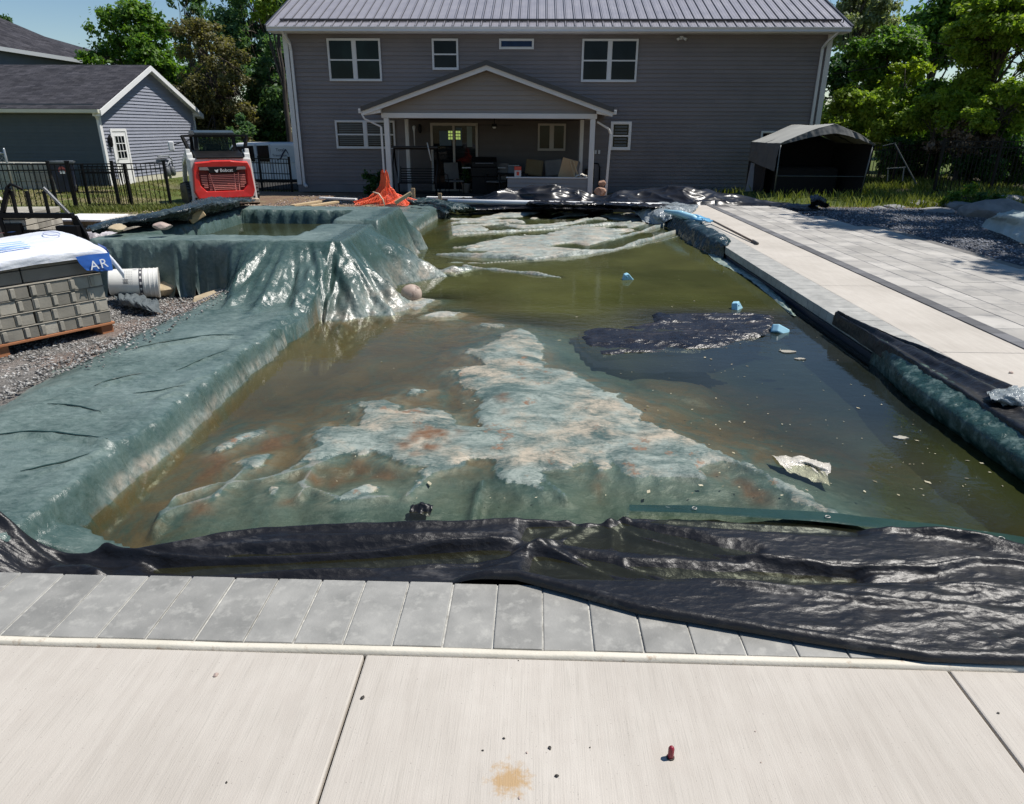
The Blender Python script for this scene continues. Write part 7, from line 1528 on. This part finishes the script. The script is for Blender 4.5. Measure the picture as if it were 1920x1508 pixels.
# rocks and pale tarp at the right edge
for k, (a, b_, z_, sx, sy, sz, lb) in enumerate(((1735, 372, .05, .5, .3, .10, 'flat grey slab rock under the leafy plant, left one'), (1800, 380, .05, .62, .35, .16, 'grey rock behind the leafy plant near the fence'), (1872, 392, .12, .75, .5, .30, 'big grey boulder at the right edge above the pale tarp'), (1905, 372, .1, .5, .35, .22, 'grey boulder behind the big one at the right edge'), (1680, 385, -.05, .28, .2, .06, 'small flat rock at the grass corner'), (1650, 388, -.05, .2, .15, .05, 'smallest flat rock at the left of the rock edge'), (1758, 392, 0, .5, .35, .08, 'dark low rock in front of the leafy plant'))):
    q = P(a, b_, z_); rock('boulder', (q[0], q[1], float(Gz(np.array(q[0]), np.array(q[1])))+sz*.3), sx, sy, sz, M_GREYS, 60+k, label=lb, cat='rock')
q0 = lambda a, b_, z: P(a, b_, z)
sheet('pale_green_tarp', [[q0(1838, 424, .05), q0(1880, 440, .05), q0(1930, 462, .04)], [q0(1850, 412, .16), q0(1890, 420, .20), q0(1940, 430, .24)], [q0(1868, 404, .28), q0(1905, 404, .36), q0(1950, 404, .4)], [q0(1880, 398, .25), q0(1915, 394, .34), q0(1960, 392, .4)]], 80, 50, mk('pale_tarp', (.30, .37, .36), (.42, .48, .47), rough=.5, bmp=.4, bscale=12, bdist=.03), amp=.04, freq=1.6, seed=14, label='pale grey green tarp sheet draped over soil at the right edge', cat='tarp')
mb = MB(); a = P(1470, 478, 0)
# ================================================================== TREES
def bark(name='bark', c=(.055, .045, .036)): return bpy.data.materials.get(name) or mk(name, c, tuple(q*1.6 for q in c), rough=.9, scale=8, stretch=(1, 1, .25), bmp=.8, bscale=12, bdist=.03)
LM = {}
def leaf_m(kind):
    if kind not in LM:
        cs = {'green': ((.040, .115, .018), (.17, .29, .04)), 'bright': ((.12, .215, .022), (.34, .45, .06)), 'dark': ((.022, .072, .022), (.075, .16, .04)), 'blue': ((.045, .115, .055), (.16, .26, .11)), 'brown': ((.085, .085, .035), (.23, .21, .09)), 'pale': ((.15, .19, .11), (.32, .36, .21)), 'yellow': ((.20, .30, .02), (.42, .52, .05)), 'twig': ((.09, .065, .045), (.22, .16, .11))}[kind]
        LM[kind] = leafmat('leaf_'+kind, *cs, trans=.5 if kind != 'twig' else .05)
    return LM[kind]
def tree(name, base, cx, cy, cz, rx, ry, rz, n_, kind, label, size=.13, lobes=26, seed=1, trunk_r=.16, cat='tree', group=None, conif=False, gap=.0, hang=0.0, shell=.55):
    """trunk with limbs and a crown of small leaf faces grouped in clumps round the limb tips"""
    R_ = np.random.default_rng(seed); n = int(n_*1.5)
    th = empty(name, tuple(base), 0, label=label, cat=cat, group=group); B = np.array(base)
    C0 = np.array([cx, cy, cz])-B
    # clump centres in a lumpy ellipsoid
    d = R_.normal(size=(lobes, 3)); d /= np.linalg.norm(d, axis=1)[:, None]; r = R_.uniform(.25, 1.0, lobes)**.6
    lc = d*r[:, None]*np.array([rx, ry, rz])
    if conif:
        t = R_.uniform(-1, 1, lobes); k = np.clip((1-t)/2, .08, 1); a = R_.uniform(0, 6.28, lobes); lc = np.stack([np.cos(a)*rx*k*R_.uniform(.3, 1, lobes), np.sin(a)*ry*k*R_.uniform(.3, 1, lobes), t*rz], 1)
    lc = lc+C0; ls = R_.uniform(.55, 1.15, lobes)*min(rx, ry, rz)*.38*(26/max(lobes, 26))**.33
    # trunk and limbs
    mb = MB(); top = C0+np.array([0, 0, rz*.45]); k = 7; pts = [np.array([0, 0, -.3])]+[top*(i/k)+np.r_[R_.normal(0, .05*max(rx, .8), 2), 0]*(i/k) for i in range(1, k+1)]
    mb.tube(pts, [trunk_r*(1-.12*i) for i in range(k+1)], 9, tone=.5)
    for i in range(lobes):
        if R_.random() < .75:
            h = R_.uniform(.35, .95); s_ = top*h; e_ = lc[i]; m_ = (s_+e_)/2+np.array([0, 0, .12*rx])+R_.normal(0, .06*rx, 3)
            mb.tube([s_, (s_+m_)/2, m_, (m_+e_)/2, e_], [trunk_r*.34, trunk_r*.28, trunk_r*.2, trunk_r*.12, trunk_r*.05], 5, cap=False)
            for j_ in range(2): e2 = e_+R_.normal(0, .9, 3)*ls[i]; mb.tube([m_, (m_+e2)/2+R_.normal(0, .05, 3), e2], [trunk_r*.12, trunk_r*.08, trunk_r*.03], 4, cap=False)
    mb.build('trunk', bark(), th, smooth=True, fix=False)
    w_ = ls**2; idx = R_.choice(lobes, n, p=w_/w_.sum()); dd = R_.normal(size=(n, 3)); dd /= np.linalg.norm(dd, axis=1)[:, None]
    rr = R_.uniform(0, 1, n)**(1/2.2)*(shell+(1-shell)*R_.random(n)); sub = R_.normal(0, .28, (n, 3))
    ctr = lc[idx]+dd*(rr*ls[idx])[:, None]*np.array([1.25, 1.25, .8])+sub*.22*ls[idx][:, None]
    # pull into twiglets so that there are gaps
    g = np.round(ctr/(size*3.2)+.4*np.sin(ctr[:, [1, 2, 0]]*2.3))*size*3.2; ctr = ctr*.62+g*.38+R_.normal(0, size*.5, (n, 3))
    if gap: kp = fbm(ctr[:, 0]*.9/rx*3+seed, ctr[:, 2]*.9/rz*3+ctr[:, 1], seed, 3) > gap; ctr, dd, idx = ctr[kp], dd[kp], idx[kp]; n = len(ctr)
    nrm = dd*.6+np.array([0, 0, .55])+R_.normal(0, .55, (n, 3)); nrm /= np.linalg.norm(nrm, axis=1)[:, None]
    u = np.cross(nrm, R_.normal(size=(n, 3))); u /= np.linalg.norm(u, axis=1)[:, None]; v = np.cross(nrm, u)
    if hang: v = v*(1-hang)+np.array([0, 0, -1])*hang
    s_ = size*.78*R_.uniform(.55, 1.35, n)[:, None]; V = np.stack([ctr-u*s_*.42, ctr-v*s_*.25*0-v*s_*.75, ctr+u*s_*.42, ctr+v*s_*.75+nrm*s_*.15], 1)
    tone = np.clip(.5+.28*R_.normal(size=n)+.25*(R_.random(lobes)-.5)[idx], 0, 1)
    soup_obj('crown', V.reshape(-1, 3), np.arange(n*4).reshape(n, 4), leaf_m(kind), tone, parent=th)
    return th
GR = 'trees around the yard'
def t_at(name, px0, px1, py0, py1, Yd, zb, kind, label, n, depth=None, seed=1, **kw):
    a = W(px0, (py0+py1)/2, Yd); b_ = W(px1, (py0+py1)/2, Yd); t = W((px0+px1)/2, py0, Yd); m_ = W((px0+px1)/2, py1, Yd)
    rx = (b_[0]-a[0])/2; cx = (a[0]+b_[0])/2; rz = (t[2]-m_[2])/2; cz = (t[2]+m_[2])/2
    return tree(name, (cx, Yd, zb), cx, Yd, cz, rx*.88, (depth or rx)*.88, rz*.9, n, kind, label, seed=seed, **kw)
# left group
t_at('maple_tree', 155, 345, -8, 235, 41, -.6, 'green', 'rounded maple tree standing alone against the sky behind the garage', 15000, seed=3, size=.20, lobes=60, trunk_r=.2, gap=.42)
t_at('maple_tree', 300, 400, -60, 150, 50, -.6, 'blue', 'dark tall tree right of the lone maple, reaching past the top edge', 8000, seed=4, size=.24, lobes=22, gap=.40)
t_at('cedar_tree', 318, 490, -30, 330, 37, -.6, 'brown', 'brownish sparse cedar tree between the garage and the grey house', 17000, seed=5, size=.15, lobes=80, trunk_r=.15, gap=.34, hang=.15)
t_at('deciduous_tree', 455, 600, 40, 300, 39.5, -.6, 'blue', 'blue green leafy tree filling the gap beside the house downspout', 14000, seed=51, size=.18, lobes=44, depth=2.6)
t_at('deciduous_tree', 400, 590, -90, 210, 44, -.6, 'blue', 'tall blue green leafy tree just left of the house roof', 18000, seed=6, size=.20, lobes=40, depth=3.5)
t_at('deciduous_tree', 440, 600, 150, 345, 40, -.8, 'dark', 'dark shaded undergrowth tree behind the white van', 12000, seed=7, size=.17, lobes=30)
t_at('deciduous_tree', 470, 560, -60, 60, 36, -.6, 'bright', 'bright green treetop left of the metal roof corner', 4500, seed=8, size=.16, lobes=14)
t_at('leafy_shrub', 365, 440, 200, 262, 37.5, -.6, 'pale', 'pale leafy shrub above the skid steer cab beside the garage corner', 3200, seed=9, size=.15, lobes=12, cat='shrub', trunk_r=.06)
t_at('leafy_shrub', 430, 480, 215, 300, 34.5, -.8, 'blue', 'blue green shrub behind the skid steer, left of the van', 3500, seed=10, size=.13, lobes=14, cat='shrub', trunk_r=.05)
t_at('maple_tree', 335, 400, 110, 215, 42, -.6, 'bright', 'lower bright green tree peeking over the garage gable', 4500, seed=11, size=.17, lobes=16)
t_at('deciduous_tree', -70, 12, 18, 80, 60, -.6, 'dark', 'sliver of dark treetop above the neighbour roof at the left edge', 2500, seed=12, size=.26, lobes=10)
# a far wood closing the view
for k, (x, y, r_, h_) in enumerate(((-30, 62, 5, 7), (-19.5, 58, 4, 8.5), (-14, 60, 5, 8), (13, 52, 4, 9), (20, 50, 5, 10), (27, 47, 5, 10))):
    tree('wood_tree', (x, y, -.7), x, y, h_*.52, r_, 3, h_*.52, 7000, 'dark' if k % 2 else 'green', ['far low tree behind the neighbour house', 'far tree behind the lone maple', 'far tree behind the cedar', 'far tree just right of the house roof', 'far tall tree over the right hedge', 'far tall tree at the top right corner'][k], size=.30, lobes=26, seed=30+k)
# right group
t_at('willow_tree', 1545, 1680, -60, 110, 36, -.4, 'pale', 'pale silvery tree rising behind the right end of the metal roof', 9000, seed=13, size=.17, lobes=24, gap=.30, hang=.35)
t_at('small_tree', 1580, 1740, 40, 190, 30, -.2, 'green', 'green rounded tree right of the house corner downspout', 11000, seed=14, size=.14, lobes=28)
t_at('small_tree', 1540, 1640, 70, 190, 34, -.2, 'dark', 'thin dark tree with sky showing through beside the house corner', 3600, seed=15, size=.16, lobes=20, gap=.42)
t_at('shrub', 1655, 1745, 112, 165, 27.5, -.2, 'yellow', 'bright yellow green shrub top in the right hedge', 3600, seed=16, size=.11, lobes=14, cat='shrub', trunk_r=.06)
t_at('tall_tree', 1690, 1850, -80, 140, 32, -.2, 'green', 'tall dark green tree at the upper right with gaps of sky', 14000, seed=17, size=.17, lobes=36, gap=.36)
t_at('tall_tree', 1780, 1990, -110, 190, 25, -.1, 'bright', 'large bright leaved tree hanging in from the upper right corner', 30000, seed=18, size=.115, lobes=70, gap=.36)
t_at('shrub', 1530, 1650, 160, 290, 28.5, -.2, 'bright', 'bright green bush above the tent, left end of the hedge', 10000, seed=19, size=.12, lobes=26, cat='shrub', trunk_r=.06)
t_at('shrub', 1610, 1730, 145, 280, 27.5, -.2, 'bright', 'dense light green bush in the middle of the hedge above the tent', 12000, seed=20, size=.12, lobes=30, cat='shrub', trunk_r=.06)
t_at('shrub', 1700, 1830, 130, 250, 26.5, -.1, 'green', 'green bush of the hedge under the big right trees', 12000, seed=21, size=.12, lobes=30, cat='shrub', trunk_r=.06)
t_at('shrub', 1810, 1960, 140, 290, 24, -.1, 'green', 'dark green bush at the right edge over the picket fence', 13000, seed=22, size=.12, lobes=30, cat='shrub', trunk_r=.06)
t_at('shrub', 1740, 1880, 215, 300, 23.5, -.1, 'twig', 'bare brown brushwood behind the tall picket fence', 2200, seed=23, size=.12, lobes=34, cat='brushwood', trunk_r=.12, gap=.3)
t_at('shrub', 1650, 1780, 235, 350, 26, -.1, 'dark', 'deep shaded bush behind the fence right of the tent', 7500, seed=24, size=.13, lobes=26, cat='shrub', trunk_r=.06)
t_at('shrub', 1780, 1960, 265, 370, 23, -.1, 'dark', 'shaded undergrowth behind the tall picket fence', 9000, seed=25, size=.12, lobes=26, cat='shrub', trunk_r=.06)
# trees standing outside the frame on the right, whose shade falls on the patio and which the water mirrors
tree('shade_tree', (13.4, 15.6, 0), 12.2, 15.0, 6.7, 3.7, 3.2, 2.1, 15000, 'green', 'near leafy tree beyond the right edge whose limbs shade the gravel and patio', size=.20, lobes=46, seed=26, trunk_r=.2)
tree('shade_tree', (15.6, 20.5, 0), 15.0, 20.0, 5.6, 3.1, 2.6, 2.4, 12000, 'bright', 'second leafy tree behind the near one at the right edge', size=.16, lobes=30, seed=27, trunk_r=.18)
tree('shade_tree', (13.4, 9.6, 0), 12.0, 9.4, 6.4, 2.6, 2.4, 2.2, 9000, 'green', 'tree further right beyond the frame mirrored in the near right water', size=.19, lobes=30, seed=28, trunk_r=.2)
t_at('shrub', 1640, 1800, 190, 330, 31, -.1, 'green', 'back row bush filling the hedge right of the tent', 8000, seed=61, size=.16, lobes=26, cat='shrub', trunk_r=.06)
t_at('shrub', 1780, 1990, 180, 340, 30, -.1, 'dark', 'back row dark bush behind the tall picket fence at the right edge', 9000, seed=62, size=.16, lobes=30, cat='shrub', trunk_r=.06)
t_at('shrub', 1690, 1830, 165, 265, 24.6, -.1, 'bright', 'light green bush low in the hedge just behind the fence corner', 9000, seed=63, size=.11, lobes=30, cat='shrub', trunk_r=.05)
t_at('shrub', 1800, 1960, 150, 250, 22.8, -.1, 'bright', 'light green bush near the right edge in front of the dark hedge', 9000, seed=64, size=.11, lobes=30, cat='shrub', trunk_r=.05)
# leafy plants on the ground
t_at('leafy_plant', 1770, 1845, 350, 405, 17.2, .0, 'green', 'leafy green plant growing between the rocks below the picket fence', 2600, seed=40, size=.07, lobes=16, cat='plant', trunk_r=.02)
t_at('leafy_plant', 1825, 1880, 362, 405, 16.6, .0, 'dark', 'darker leafy plant between the boulder and the rocks', 1500, seed=41, size=.07, lobes=12, cat='plant', trunk_r=.02)
t_at('house_shrub', 678, 722, 318, 366, 23.6, -.5, 'dark', 'small dark bush by the wall left of the front porch post', 1300, seed=42, size=.08, lobes=12, cat='shrub', trunk_r=.03)
tree('house_plant', (-2.38, 24.9, -.2), -2.38, 24.9, .12, .25, .2, .22, 260, 'dark', 'leaves of the potted plant before the sliding door', size=.09, lobes=6, seed=43, trunk_r=.01, cat='plant')
# overhead cable in front of the right hedge
mb = MB(); mb.tube([W(1480, 150, 30), W(1640, 128, 28), W(1800, 104, 26), W(1960, 76, 24)], .012, 5); mb.build('overhead_cable', M_BM, label='thin overhead cable crossing in front of the right hand trees', cat='cable')
